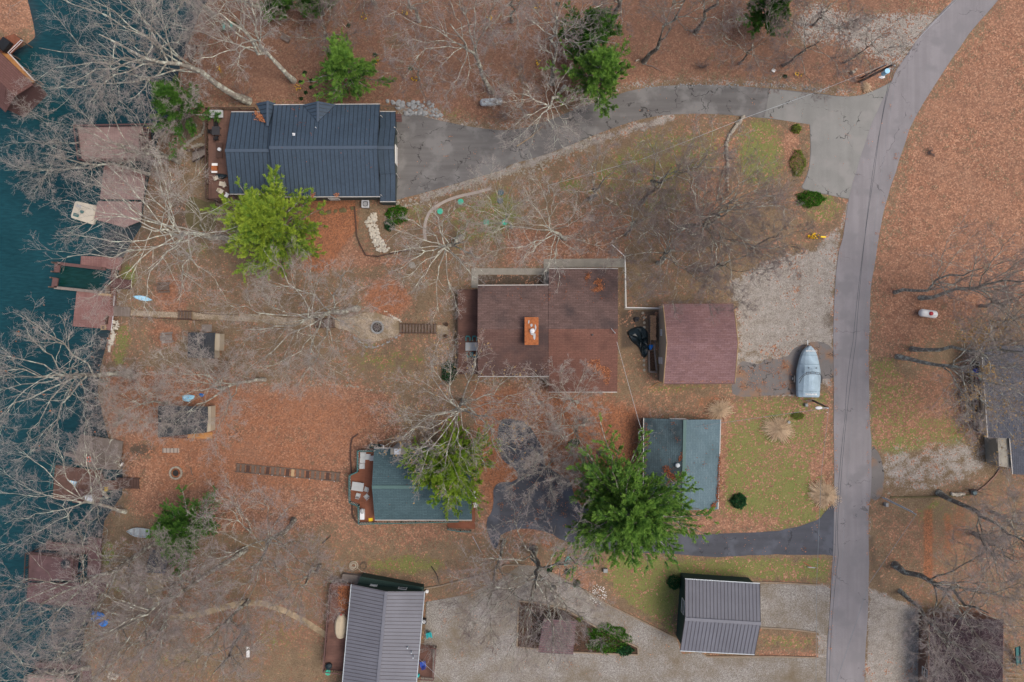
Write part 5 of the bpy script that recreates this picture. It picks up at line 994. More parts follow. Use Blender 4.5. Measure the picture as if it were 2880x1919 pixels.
# bare trees: label, base px, crown px, height, radius
TREES = [
    ('huge pale tree leaning far over the water at the top left', (700, 285), (310, 120), 20, 9.5, 'bark_grey', 'twig_pale', 14, .5, 1.2),
    ('leaning grey tree with bent trunk above the blue metal roof', (826, 228), (640, 60), 18, 6.5, 'bark_pale', 'twig_pale', 10, .36, 1),
    ('second grey tree behind the leaning one at the top edge left of centre', (760, 40), (640, -10), 17, 6, 'bark_pale', 'twig_grey', 9, .3, 1),
    ('bare tree leaning left across the raised rose dock', (505, 455), (300, 400), 14, 7.5, 'bark_grey', 'twig_pale', 11, .3, 1),
    ('thin fan shaped tree reaching over the water left of the raised rose dock', (420, 490), (135, 440), 13, 6.2, 'bark_grey', 'twig_pale', 9, .22, .9),
    ('sprawling white limbed sycamore above the pale rose platform dock', (655, 680), (425, 645), 19, 10.0, 'bark_pale', 'twig_pale', 17, .42, .8),
    ('tree with long trunk leaning over the water below the red dock', (365, 1050), (130, 1060), 19, 9.0, 'bark_grey', 'twig_pale', 14, .4, 1.1),
    ('pale forked tree growing over the plum deck with the striped towel', (352, 1440), (170, 1380), 15, 8.2, 'bark_pale', 'twig_grey', 12, .28, 1),
    ('big dark trunked tree leaning left over the plum brown two level dock', (505, 1500), (150, 1680), 21, 9.0, 'bark_brown', 'twig_grey', 13, .45, 1),
    ('tall dark tree whose trunk points to the bottom left corner', (690, 1545), (330, 1760), 21, 8.0, 'bark_brown', 'twig_grey', 12, .4, 1.2),
    ('wide grey tree spreading over the slope left of the grey metal roof', (826, 1462), (725, 1590), 17, 9.0, 'bark_brown', 'twig_grey', 13, .36, 1.1),
    ('bare tree rising by the curved flagstone path near the bottom edge', (692, 1770), (620, 1870), 17, 6.0, 'bark_brown', 'twig_grey', 9, .32, 1.2),
    ('twiggy silvery tree spreading over the gravel path and plank steps', (1005, 868), (850, 905), 17, 9.3, 'bark_grey', 'twig_pale', 17, .38, 1.7),
    ('broken topped pale tree beside the curved paver walk', (1298, 668), (1235, 715), 14, 6.5, 'bark_pale', 'twig_pale', 13, .36, .9),
    ('white limbed tree behind the upper left corner of the brown roof', (1590, 672), (1530, 640), 14, 6.6, 'bark_pale', 'twig_pale', 11, .26, .8),
    ('grey trunked tree on the dry lawn below the curving driveway', (1802, 572), (1880, 480), 15, 6.0, 'bark_brown', 'twig_brown', 9, .32, 1),
    ('tree with thick trunk leaning right above the rose garage', (1912, 644), (2030, 610), 16, 7.5, 'bark_grey', 'twig_brown', 13, .36, 1.3),
    ('dense twiggy tree right of the long concrete walk', (1850, 740), (1890, 700), 13, 7.0, 'bark_grey', 'twig_brown', 14, .26, 2.0),
    ('bushy grey tree between the rose garage and the pale gravel', (1985, 765), (2040, 740), 12, 6.6, 'bark_brown', 'twig_brown', 13, .24, 2.0),
    ('thin tree leaning over the pale gravel beside the road', (2110, 700), (2190, 660), 10, 4.2, 'bark_brown', 'twig_brown', 9, .16, 1),
    ('sparse tree on the dry lawn between driveway and brown house', (1660, 560), (1700, 505), 13, 5.5, 'bark_grey', 'twig_grey', 8, .24, .8),
    ('straight spreading tree with tan buds between the brown and teal roofs', (1306, 1128), (1292, 1150), 18, 8.8, 'bark_grey', 'twig_pale', 20, .34, .8),
    ('small silvery tree at the lower edge of the brown roof', (1625, 1132), (1592, 1110), 9, 5.0, 'bark_grey', 'twig_pale', 12, .18, 1.4),
    ('silvery tree whose twigs hang over the top of the dark driveway', (1650, 1180), (1580, 1235), 11, 6.0, 'bark_grey', 'twig_pale', 14, .2, 1.6),
    ('small bare tree over the left edge of the dark driveway', (1560, 1290), (1515, 1330), 9, 4.4, 'bark_grey', 'twig_pale', 12, .16, 1.6),
    ('massive many stemmed tree over the diagonal gravel drive', (1502, 1545), (1505, 1635), 20, 8.8, 'bark_brown', 'twig_grey', 15, .5, 1.1),
    ('bare tree left of the massive tree by the long timber edging', (1420, 1520), (1372, 1690), 16, 6.0, 'bark_brown', 'twig_brown', 9, .24, 1),
    ('tall fine branched tree at the top edge above the grey propane tank', (1384, 258), (1270, 90), 19, 7.6, 'bark_grey', 'twig_grey', 12, .34, 1.3),
    ('grey tree beside the dark pine at the top edge', (1553, 235), (1560, 60), 18, 6.0, 'bark_grey', 'twig_grey', 9, .32, 1),
    ('tree with white lichen limbs hanging over the curving driveway', (1588, 245), (1525, 330), 13, 5.4, 'bark_pale', 'twig_pale', 11, .28, .8),
    ('thick bare trunk behind the loose pine at the top edge', (1709, 93), (1760, -60), 20, 5.5, 'bark_brown', 'twig_brown', 8, .42, 1),
    ('leaning dark tree standing alone on the leaf slope above the driveway', (1811, 175), (1925, 10), 17, 5.6, 'bark_brown', 'twig_brown', 8, .32, .8),
    ('dark tree near the top edge right of the lone leaning tree', (1957, 90), (2040, -40), 17, 5.0, 'bark_brown', 'twig_brown', 8, .3, 1),
    ('twiggy tree at the left rim of the pale gravel patch', (2202, 184), (2290, 130), 13, 5.6, 'bark_brown', 'twig_brown', 10, .2, 1.5),
    ('slender tree beside the upright utility poles', (2376, 176), (2445, 130), 11, 4.0, 'bark_brown', 'twig_brown', 7, .14, .6),
    ('long straight trunk lying left to right above the white propane tank', (2517, 823), (2730, 760), 19, 5.0, 'bark_grey', 'twig_brown', 8, .24, .5),
    ('thicker straight trunk just above the white propane tank', (2588, 838), (2860, 790), 21, 6.2, 'bark_grey', 'twig_brown', 9, .3, .7),
    ('straight grey trunk reaching the top corner of the slate roof', (2564, 982), (2850, 990), 21, 6.0, 'bark_grey', 'twig_grey', 9, .3, 1),
    ('yellow budding tree spreading over the slate roof', (2524, 1003), (2810, 1090), 20, 7.0, 'bark_grey', 'twig_grey', 11, .32, 1.3),
    ('dark forked tree on the bank right of the road near the bottom', (2517, 1588), (2745, 1705), 19, 7.6, 'bark_brown', 'twig_grey', 12, .42, 1),
    ('thin straight tree whose crown tangles over the plum roof', (2532, 1662), (2700, 1835), 19, 6.6, 'bark_brown', 'twig_grey', 13, .28, 1.7),
    ('thick leaning trunk cut by the right edge below the slate house', (2640, 1385), (2860, 1520), 19, 6.4, 'bark_brown', 'twig_grey', 9, .36, 1),
    ('grey tree with fanned twigs over the charcoal roofed shed', (745, 1068), (560, 1095), 14, 7.0, 'bark_grey', 'twig_pale', 15, .26, 1.8),
    ('bushy leafless tree on the shore left of the charcoal roofed shed', (470, 1135), (380, 1130), 9, 5.4, 'bark_grey', 'twig_pale', 14, .18, 1.8),
    ('bare tree over the bend of the plank dock with the life ring', (300, 1400), (265, 1300), 10, 4.0, 'bark_pale', 'twig_grey', 8, .2, .6),
    ('scrubby silvery tree beside the plank roofed shed', (468, 1600), (430, 1590), 8, 4.0, 'bark_grey', 'twig_pale', 12, .16, 1.6),
    ('fuzzy grey tree on the lower slope near the bottom left', (470, 1760), (395, 1800), 12, 6.0, 'bark_brown', 'twig_grey', 12, .22, 1.9),
    ('thin grey tree growing beside the lower deck of the raised rose dock', (470, 440), (440, 425), 9, 4.2, 'bark_grey', 'twig_pale', 9, .16, 1),
    ('bare tree in the right edge woods below the white propane tank', (2790, 905), (2850, 900), 12, 5.2, 'bark_brown', 'twig_grey', 10, .2, 1.2),
    ('small twiggy tree over the plank roofs at the very bottom left', (250, 1880), (100, 1880), 15, 7.5, 'bark_grey', 'twig_grey', 11, .3, 1.2),
    ('thin bare sapling on the leaf lawn above the round pine', (705, 1500), (665, 1430), 11, 4.2, 'bark_pale', 'twig_pale', 7, .12, .5),
    ('sapling in the dry lawn above the striped lawn of the wall', (1965, 470), (1990, 420), 9, 4.5, 'bark_grey', 'twig_grey', 8, .14, .8),
    ('twiggy tree near the top right of the propane tank clearing', (1480, 330), (1450, 290), 8, 4.2, 'bark_grey', 'twig_brown', 10, .16, 1.6),
    ('bare tree at the very top between the two dark pines', (1180, 60), (1130, -30), 15, 6.0, 'bark_grey', 'twig_brown', 9, .24, 1.4),
    ('bare tree in the far top woods right of the middle', (2080, -30), (2130, -90), 16, 6.5, 'bark_brown', 'twig_brown', 9, .28, 1.4),
    ('thin brown tree in the leaf woods right of the pine above the dormer', (1180, 225), (1165, 175), 11, 5.0, 'bark_grey', 'twig_brown', 9, .14, 1.2),
    ('faint bare tree in the leaf woods above the middle of the blue roof', (935, 150), (905, 70), 12, 5.0, 'bark_brown', 'twig_brown', 9, .16, 1.3),
    ('pair trunked bare tree at the top edge right of the small dark pines', (1055, 10), (1010, -60), 15, 6.5, 'bark_grey', 'twig_brown', 11, .24, 1.4),
    ('grey bare tree at the top edge just left of the dark pine', (1440, 60), (1440, 10), 15, 6.2, 'bark_grey', 'twig_grey', 11, .24, 1.3),
    ('bare tree at the shore in the very top left woods', (600, 40), (520, -30), 17, 7.5, 'bark_pale', 'twig_pale', 12, .3, 1.2),
    ('low twiggy tree between the yard pines and the deck corner', (560, 270), (500, 225), 11, 5.6, 'bark_grey', 'twig_pale', 11, .18, 1.4),
    ('bare tree over the pale gravel patch near the top right', (2290, 70), (2320, 25), 12, 5.0, 'bark_brown', 'twig_brown', 9, .16, 1.2),
    ('brown bare tree on the leaf slope left of the pale gravel patch', (2080, 180), (2110, 130), 12, 5.0, 'bark_brown', 'twig_brown', 9, .16, 1.2),
    ('wide twiggy tree on the dry lawn above the end of the long handrail', (1760, 660), (1790, 620), 12, 6.6, 'bark_grey', 'twig_brown', 13, .2, 1.6),
    ('bare tree on the dry lawn right of the twin leaning trunks', (1990, 640), (2060, 560), 13, 6.0, 'bark_grey', 'twig_brown', 11, .2, 1.4),
    ('loose bare tree on the lawn between lids and brown house', (1440, 640), (1420, 600), 12, 5.6, 'bark_pale', 'twig_pale', 10, .18, 1.0),
    ('bare tree on the slope just right of the plank roofed shed', (560, 1620), (480, 1640), 14, 7.0, 'bark_brown', 'twig_grey', 12, .24, 1.4),
    ('bare tree on the brown slope left of the pale hose coil', (900, 1590), (850, 1640), 14, 6.2, 'bark_brown', 'twig_grey', 11, .24, 1.2),
    ('dark bare tree over the curved flagstone path', (700, 1690), (600, 1780), 16, 7.0, 'bark_brown', 'twig_grey', 12, .28, 1.2),
    ('bare tree leaning over the water beside the blue tarps', (400, 1740), (250, 1800), 15, 7.2, 'bark_grey', 'twig_grey', 12, .28, 1.3),
    ('bare tree above the garden pavilion with hanging grey twigs', (1560, 1650), (1540, 1720), 13, 5.4, 'bark_grey', 'twig_grey', 11, .2, 1.2),
    ('bare tree at the right edge beside the orange bare soil strips', (2740, 1500), (2830, 1570), 16, 6.8, 'bark_brown', 'twig_grey', 12, .24, 1.3),
    ('grey brushy tree in the right edge woods below the brick edging', (2790, 1440), (2850, 1470), 13, 5.6, 'bark_grey', 'twig_grey', 11, .18, 1.3),
    ('twiggy tree in the clearing above the slate roofed house', (2760, 860), (2830, 850), 14, 6.0, 'bark_brown', 'twig_grey', 11, .2, 1.2),
    ('bare tree in front of the deck of the slate roofed house', (2700, 1110), (2755, 1120), 12, 4.6, 'bark_grey', 'twig_grey', 10, .16, 1.2),
]
for i, (lb, b_, tp, H_, R_, bk, tw, nl, r0_, dn) in enumerate(TREES):
    bd = None
    if 'tan buds' in lb: bd = ('bud_gold', .14)
    if 'yellow budding' in lb: bd = ('bud_gold', .4)
    if 'below the red dock' in lb or 'silvery tree spreading' in lb: bd = ('old_leaf', .012)
    tree(lb, b_, tp, H_, R_, 100 + i * 7, bk, tw, nl, r0_, dn, buds=bd)

# shrubs and tufts
shrub('bright green leafy shrub beside the pale rock pile', G and (1118, 605), (3.2, 2.6, .9), 'shrub_green', 1, 900, .11)
shrub('dark low shrub just below the bright green one by the rocks', (1096, 634), (1.6, 1.6, .6), 'shrub_dark', 2, 350, .1)
shrub('spreading dark green shrub at the corner of the upper parking', (2278, 561), (3.9, 2.3, 1.1), 'shrub_green', 3, 1500, .09)
shrub('lime green shrub at the top of the lawn strip by the parking', (2238, 364), (1.4, 1.4, .9), 'shrub_lime', 4, 450, .08)
shrub('yellow green ragged shrub along the left edge of the upper parking', (2243, 460), (2.2, 4.2, 1.0), 'shrub_lime', 5, 800, .08)
shrub('neat round emerald bush alone on the green lawn', (2076, 1409), (2.2, 2.2, 1.3), 'shrub_dark', 6, 1500, .08)
shrub('dark green shrub at the upper left corner of the grey roofed garage', (1895, 1636), (1.9, 2.0, 1.3), 'shrub_dark', 7, 700, .09)
shrub('dark shrub at the lower left deck corner of the brown house', (1263, 1045), (2.1, 3.0, 1.1), 'shrub_dark', 8, 900, .1)
shrub('low evergreen spreading in the timber edged bed right of the pavilion', (1712, 1796), (6.4, 4.2, .6), 'shrub_green', 9, 2200, .1)
shrub('dark juniper in the pointed end of the timber edged bed', (1757, 1828), (2.6, 1.6, .6), 'shrub_dark', 10, 600, .1)
shrub('yellow green grass tuft at the top of the timber edged bed', (1631, 1740), (.9, .8, .5), 'shrub_lime', 11, 200, .08)
shrub('mossy green shrub near the bend of the lower driveway twigs', (1616, 1245), (1.6, 1.2, .7), 'shrub_dark', 12, 300, .09)
shrub('olive bush beside the lamp pole near the covered boat', (2243, 1170), (1.8, 1.0, .6), 'shrub_lime', 13, 300, .08)
for k, (x, y) in enumerate(((903, 1660), )): pass
for k, (x, y, a) in enumerate(((1622, 1641, 1.1), (1596, 1608, .8), (1545, 1600, .9))): shrub('small dark %s along the diagonal timber edging' % ('tuft nearest the garage' , 'middle tuft', 'tuft nearest the big tree')[k], (x, y), (a, a, .5), 'shrub_dark', 20 + k, 160, .09, group='tufts along the diagonal edging')
tussock('dry tan grass clump between the rose garage and the teal outbuilding', (2022, 1153), 1.8, 1); tussock('large round dry grass clump in the middle of the green lawn', (2187, 1206), 2.2, 2, 1300); tussock('dry grass clump leaning over the road edge', (2315, 1390), 2.2, 3, 1300, 1.5); tussock('small pale grass tuft in the driveway corner near the utility poles', (2435, 246), .8, 4, 220, .6)
bare_bush('thin bare shrub beside the dark urn in front of the beige wall', (2730, 1378), 2.8, 3.0, 3, n=14)
bare_bush('dead grey shrub tangled over the left edge of the teal outbuilding roof', (1845, 1195), 3.2, 4.2, 4, 'twig_pale', 14)
bare_bush('leafless shrub on the dark bed right of the pavilion', (1690, 1800), 2.0, 1.2, 5, 'twig_grey')
bare_bush('leafless shrub in front of the porch of the grey roofed house', (1212, 1825), 2.0, 2.4, 6, 'twig_grey', 12)
bare_bush('bare brush on the bank left of the house with plum roof', (2655, 1760), 2.6, 3.4, 7)
bare_bush('bare brush below the small dark roofed shed', (640, 1020), 3.0, 3.6, 8, 'twig_pale')
bare_bush('dark bare brush at the base of the tree over the water', (378, 1062), 1.8, 1.6, 9)
bare_bush('bare brush beside the rock strewn end of the curving driveway', (1420, 330), 3.0, 2.6, 10)
bare_bush('grey brush in the corner of the upper parking left side', (2180, 570), 3.4, 3.0, 11, 'twig_grey', 20)
bare_bush('bare brush by the left dormer wall of the blue roofed house', (690, 275), 2.8, 2.6, 12)
bare_bush('small burnt twig heap alone on the leaf covered field', (2612, 431), .9, .5, 13, n=20)
bare_bush('dark broken stump with twigs near the lone leaning tree', (1975, 190), 1.4, 1.2, 14)
# ------------------------------------------------------------------ furniture, boats, tanks and small things
def loc(px, z=None):
    if z is None: return G(*px)
    return P(px[0], px[1], z)
class Loc:
    """local frame: adds shapes in a thing's own axes"""
    def __init__(s, L, rz): s.L = Vector(L); s.R = Matrix.Rotation(rz, 3, 'Z'); s.rz = rz
    def p(s, x, y, z): return s.L + s.R @ Vector((x, y, z))
def parts(th, F, spec):
    for nm, m, boxes in spec:
        q = MB()
        for (x, y, z, sx, sy, sz) in boxes: q.box(F.p(x, y, z), (sx, sy, sz), F.rz)
        q.build(nm, m, th)
def patio_chair(label, L, rz, m='white_paint', group=None, cat='chair'):
    th = thing('patio_chair', label, cat, L, group); F = Loc(L, rz); w = .58
    q = MB()
    for k in range(5): q.box(F.p(-.2 + k * .1, 0, .43), (.094, w - .06, .03), rz)
    q.build('seat', m, th)
    q = MB()
    for k in range(5): q.bar(F.p(-.25, -.2 + k * .1, .42), F.p(-.4, -.2 + k * .1, .95), .088, .025)
    q.bar(F.p(-.41, -.26, .96), F.p(-.41, .26, .96), .05, .05); q.build('backrest', m, th)
    for sx, sy in ((-.24, -.26), (-.24, .26), (.24, -.26), (.24, .26)):
        q = MB(); q.bar(F.p(sx, sy, 0), F.p(sx, sy, .62 if sx > 0 else .44), .05, .05); q.build('leg', m, th)
    for sy in (-.28, .28): q = MB(); q.box(F.p(-.02, sy, .64), (.6, .07, .035), rz); q.build('armrest', m, th)
    return th
def copy_tree(o, parent=None):
    c = o.copy(); S.collection.objects.link(c)
    if parent is not None: c.parent = parent
    for ch in o.children: copy_tree(ch, c)
    return c
def again(o, L, label, rz=0):
    c = copy_tree(o); c.location = L; c.rotation_euler = (0, 0, rz); c['label'] = label; return c
def adirondack(label, L, rz, m):
    th = thing('lawn_chair', label, 'lawn chair', L); F = Loc(L, rz)
    q = MB()
    for k in range(6): q.box(F.p(-.25 + k * .1, 0, .28 + k * .022), (.085, .5, .025), rz)
    q.build('seat', m, th); q = MB()
    for k in range(6): q.bar(F.p(-.28, -.22 + k * .088, .27), F.p(-.58, (-.22 + k * .088) * 1.2, 1.0 - abs(k - 2.5) * .05), .075, .025)
    q.build('backrest', m, th)
    for sy in (-.33, .33): q = MB(); q.box(F.p(0, sy, .56), (.75, .14, .03), rz); q.build('armrest', m, th)
    for sx, sy in ((.3, -.28), (.3, .28), (-.42, -.28), (-.42, .28)): q = MB(); q.bar(F.p(sx, sy, 0), F.p(sx * .95, sy, .55), .1, .03); q.build('leg', m, th)
    return th
def table_rect(label, L, rz, sx, sy, hh, m, group=None):
    th = thing('patio_table', label, 'table', L, group); F = Loc(L, rz); q = MB(); n = max(3, int(sy / .14))
    for k in range(n): q.box(F.p(0, -sy / 2 + (k + .5) * sy / n, hh), (sx, sy / n * .9, .04), rz)
    q.box(F.p(0, 0, hh - .05), (sx * .8, sy * .9, .04), rz); q.build('tabletop', m, th)
    for a in (-1, 1):
        for b_ in (-1, 1): q = MB(); q.bar(F.p(a * sx * .42, b_ * sy * .4, 0), F.p(a * sx * .42, b_ * sy * .4, hh - .05), .06, .06); q.build('leg', m, th)
    return th
def table_round(label, L, r, hh, m, cat='table'):
    th = thing('round_table', label, cat, L); q = MB(); q.cyl(L + Vector((0, 0, hh)), r, .04, 24); q.build('tabletop', m, th); q = MB(); q.cyl(L, .04, hh, 8); q.cyl(L, r * .5, .04, 16); q.build('pedestal', m, th); return th
def picnic_table(label, L, rz, m):
    th = thing('picnic_table', label, 'picnic table', L); F = Loc(L, rz)
    q = MB()
    for k in range(5): q.box(F.p(0, -.32 + k * .16, .75), (1.8, .14, .04), rz)
    q.build('tabletop', m, th)
    for s in (-1, 1): q = MB(); q.box(F.p(0, s * .7, .45), (1.8, .14, .04), rz); q.box(F.p(0, s * .56, .45), (1.8, .12, .04), rz); q.build('bench', m, th)
    for s in (-1, 1):
        q = MB(); q.bar(F.p(s * .65, -.7, 0), F.p(s * .65, -.2, .73), .05, .1); q.bar(F.p(s * .65, .7, 0), F.p(s * .65, .2, .73), .05, .1); q.bar(F.p(s * .65, -.75, .42), F.p(s * .65, .75, .42), .05, .09); q.build('leg_frame', m, th)
def capsule(L, r, ln, rz, n=20):
    F = Loc(L, rz); rings = []
    for k in range(7): a = math.pi / 2 * k / 6; rings.append((-ln / 2 + r - r * math.cos(a) * .8 - r * .2, max(.02, r * math.sin(a))))
    rings += [(-x, q) for x, q in rings[::-1]]
    return [[F.p(x, q * math.cos(2 * math.pi * j / n), q * math.sin(2 * math.pi * j / n)) for j in range(n)] for x, q in rings]
def propane(label, px, ln, r, rz, m, lid, lidm):
    L = G(*px); th = thing('propane_tank', label, 'propane tank', L); C_ = L + Vector((0, 0, r + .25)); q = MB(); q.loft(capsule(C_, r, ln, rz)); q.build('tank', m, th, True); F = Loc(L, rz)
    for s in (-1, 1): q = MB(); q.box(F.p(s * ln * .28, 0, .14), (.12, r * 1.5, .3), rz); q.build('foot', 'concrete', th)
    q = MB(); q.cyl(F.p(lid, 0, r * 2 + .15), .27, .22, 20); q.blob(F.p(lid, 0, r * 2 + .37), (.54, .54, .22), 1, 16, 6, 0); q.build('valve_cover', lidm, th); return th
propane('white propane tank with red valve cover on the leaf covered field', (2601, 883), 2.55, .53, math.radians(-8), 'white_paint', .1, 'red_paint')
propane('dull silver propane tank lying above the upper driveway', (1382, 292), 3.2, .5, math.radians(4), 'galvanised', .1, 'galvanised')

# covered boat on a trailer
BL = G(2266, 1046); bt = thing('covered_boat', 'motorboat under a pale blue cover on a trailer beside the road', 'boat', BL)
F = Loc(BL, math.pi / 2 - .02)   # local x towards the bow (up in the photo)
half = [(-3.45, 1.42, 1.45), (-3.3, 1.55, 1.75), (-2.2, 1.62, 1.95), (-1.1, 1.64, 2.05), (-.2, 1.62, 2.1), (.35, 1.58, 2.3), (.7, 1.5, 2.05), (1.5, 1.34, 1.75), (2.3, 1.1, 1.6), (2.9, .85, 1.5), (3.3, .5, 1.4), (3.62, .12, 1.3)]
prof = [(-1, .62), (-1.0, .95), (-.93, 1.18), (-.6, None), (-.25, None), (0, None), (.25, None), (.6, None), (.93, 1.18), (1.0, .95), (1, .62), (.55, .45), (0, .35), (-.55, .45)]
rings = []
for x, w_, zt in half:
    rg = []
    for a, zf in prof:
        z = zf if zf is not None else 1.2 + (zt - 1.2) * (1 - abs(a) ** 2.2) + .03 * math.sin(x * 5 + a * 7)
        rg.append(F.p(x, a * w_, z + .1))
    rings.append(rg)
q = MB(); q.loft(rings); cover = q.build('cover', 'boat_cover', bt)
q = MB()
for sy in (-1, 1): q.tube([F.p(-1.5, sy * 1.5, 1.6), F.p(-.6, sy * 1.35, 2.3), F.p(-.25, sy * .9, 2.5), F.p(-.15, 0, 2.56)], .035, 6); q.tube([F.p(-1.0, sy * 1.56, 1.6), F.p(-.4, sy * 1.3, 2.2), F.p(0, sy * .8, 2.42), F.p(.08, 0, 2.46)], .03, 6)
for y in (-.9, -.3, .3, .9): q.bar(F.p(-.2, y, 2.5), F.p(.02, y * 1.02, 2.43), .05, .05)
q.build('wakeboard_tower', 'dark_metal', bt)
for sx, sw_ in ((-2.6, 1.62), (1.1, 1.46), (2.35, 1.1)):
    q = MB(); zt_ = 1.9 if sx < 0 else (1.95 if sx < 2 else 1.68); q.tube([F.p(sx, -sw_, 1.0), F.p(sx, -sw_ * .9, 1.36), F.p(sx, -sw_ * .45, zt_ - .02), F.p(sx, 0, zt_ + .12), F.p(sx, sw_ * .45, zt_ - .02), F.p(sx, sw_ * .9, 1.36), F.p(sx, sw_, 1.0)], .018, 4); q.build('strap', 'slate_plastic', cover)
q = MB(); [q.blob(F.p(.62, y, 2.22), (.14, .22, .08), 1, 8, 4, 0) for y in (-.5, .5)]; q.build('cover_vent', 'dark_metal', bt)
q = MB(); q.bar(F.p(2.9, 0, .5), F.p(4.4, 0, .45), .1, .1); q.bar(F.p(-3.2, .9, .5), F.p(2.9, .1, .5), .09, .12); q.bar(F.p(-3.2, -.9, .5), F.p(2.9, -.1, .5), .09, .12); q.bar(F.p(-3.2, -.9, .5), F.p(-3.2, .9, .5), .09, .1); q.bar(F.p(-1, -1.7, .42), F.p(-1, 1.7, .42), .08, .08); q.build('trailer_frame', 'galvanised', bt)
q = MB(); q.bar(F.p(3.7, .15, .1), F.p(3.7, .15, .95), .08, .08); q.cyl(F.p(3.7, .15, .95), .1, .06, 10); q.build('trailer_jack', 'dark_metal', bt)
for sy in (-1, 1):
    q = MB(); c0 = F.p(-1.0, sy * 1.82, .34); ax = F.R @ Vector((0, 1, 0)); q.tube([c0 - ax * .12, c0 + ax * .12], .34, 18); wh = q.build('wheel', 'rubber', bt); q = MB(); q.tube([c0 - ax * .125, c0 + ax * .13], .2, 14); q.build('rim', 'white_metal', wh)
    q = MB(); q.box(F.p(-1.0, sy * 1.8, .75), (.95, .28, .05), F.rz); q.build('fender', 'dark_metal', bt)
def text(body, L, rz, size, m, parent, name='lettering', ext=.01):
    cu = bpy.data.curves.new(name, 'FONT'); cu.body = body; cu.size = size; cu.extrude = ext; cu.align_x = 'CENTER'; cu.align_y = 'CENTER'; cu.offset = size * .02
    o = bpy.data.objects.new(name, cu); me = bpy.data.meshes.new_from_object(o); me.transform(Matrix.Translation(L) @ Matrix.Rotation(rz, 4, 'Z')); bpy.data.objects.remove(o); me.materials.append(M[m]); return link(bpy.data.objects.new(name, me), parent)
text('YAMAHA', F.p(-3.02, -.12, 1.92), 0, .34, 'white_paint', cover); text('YAMAHA', F.p(2.95, .1, 1.66), math.pi, .3, 'white_paint', cover)
q = MB(); q.ring(F.p(-3.02, .68, 1.9), .12, .022, 16, 4); q.build('emblem', 'white_paint', cover); q = MB(); q.ring(F.p(2.95, -.72, 1.58), .11, .02, 16, 4); q.build('emblem', 'white_paint', cover)
q = MB(); q.bar(G(2261, 1127, .5), G(2287, 1123, .4), .08, .1); q.bar(G(2268, 1132, .3), G(2280, 1126, .4), .1, .05); tag(q.build('plank', 'weathered_wood'), 'pale loose boards behind the stern of the covered boat', 'boards')
def box_obj(name, label, cat, px, d, m, rz=0, z=0, group=None):
    q = MB(); L = G(*px) if not z else P(px[0], px[1], z); q.box(L + Vector((0, 0, d[2] / 2)), d, rz); q.box(L + Vector((0, 0, d[2] + .015)), (d[0] * .86, d[1] * .86, .03), rz); return tag(q.build(name, m), label, cat, group)
box_obj('utility_box', 'small grey green utility box behind the covered boat', 'utility box', (2265, 1139), (.36, .42, .5), 'grey_stone')
box_obj('utility_box', 'grey green utility box beside the silver pole', 'utility box', (2489, 1418), (.38, .5, .6), 'grey_stone')
box_obj('utility_box', 'small grey box under the lower edge of the biggest pine', 'utility box', (1702, 1603), (.6, .55, .5), 'grey_stone')

# boats, rafts
def hull(L, rz, ln, w, dpt, n=14, stern=.0, fl=.25):
    F = Loc(L, rz); rg = []
    for k in range(n + 1):
        s = -1 + 2 * k / n; hw = w / 2 * (1 - abs(s) ** 2.4) if s > 0 or not stern else w / 2 * (1 - abs(s) ** 3 * (1 - stern)); hw = max(hw, .02)
        x = s * ln / 2; sh = dpt * (1 + .25 * s * s)
        rg.append([F.p(x, a * hw, z * sh) for a, z in ((-1, 1), (-1, .75), (-.75, .25), (-.3, .02), (.3, .02), (.75, .25), (1, .75), (1, 1), (.6, 1.1), (0, 1.14), (-.6, 1.1))])
    return rg, F
L = G(404, 839.5); k1 = thing('kayak', 'light blue kayak lying on the grass above the gravel path', 'kayak', L); rg, F = hull(L, math.radians(-11), 2.75, .72, .34); q = MB(); q.loft(rg); q.build('hull', 'pale_blue_paint', k1, True)
q = MB(); q.ring(F.p(0, 0, .38), .3, .03, 18, 5); q.build('cockpit_rim', 'white_paint', k1)
L = P(232, 598, 0); r1_ = thing('swim_raft', 'white floating raft with teal pads moored beside the rose platform dock', 'raft', L); w = [P(x, y, .45) for x, y in ((216, 566), (268, 578), (271, 584), (263, 630), (257, 631), (201, 613), (199, 607), (211, 568))]
q = MB(); q.prism(w, -.2, .42); q.prism(inset(w, .18), .42, .5); q.build('deck', 'beige_plastic', r1_)
for x, y, a, b_ in ((214, 605, .8, .5), (222, 580, .7, .45)): q = MB(); q.box(P(x, y, .53), (a, b_, .1), -.3); q.build('pad', 'teal_paint' if a > .75 else 'grey_plastic', r1_)
q = MB(); q.cyl(P(231, 596, .5), .28, .12, 8); q.build('pad', 'teal_paint', r1_)
L = G(*t(0, 3, 1285, 185)); rb = thing('rowboat', 'silver rowboat resting on the bank beside the round pine', 'boat', L); F = Loc(L, math.radians(174)); hw = [(-1.55, .58), (-1.5, .62), (-.5, .7), (.4, .66), (1.1, .42), (1.55, .14), (1.75, .03)]
q = MB(); q.loft([[F.p(x, a * b_, z) for a, z in ((-1, .5), (-.9, .15), (-.5, .02), (.5, .02), (.9, .15), (1, .5), (.88, .5), (.78, .2), (.4, .1), (-.4, .1), (-.78, .2), (-.88, .5))] for x, b_ in hw]); q.build('hull', 'galvanised', rb)
for x in (-1.1, -.2, .7): q = MB(); q.box(F.p(x, 0, .4), (.26, 1.1, .04), F.rz); q.build('seat', 'grey_metal', rb)
L = G(*tt(2115, 250)); jb = thing('rowboat', 'dull green flat bottomed boat with two bench seats in the leaves at the top left', 'boat', L); F = Loc(L, 0); hw = [(-1.35, .62), (-1.3, .66), (0, .68), (.9, .58), (1.3, .3), (1.42, .1)]
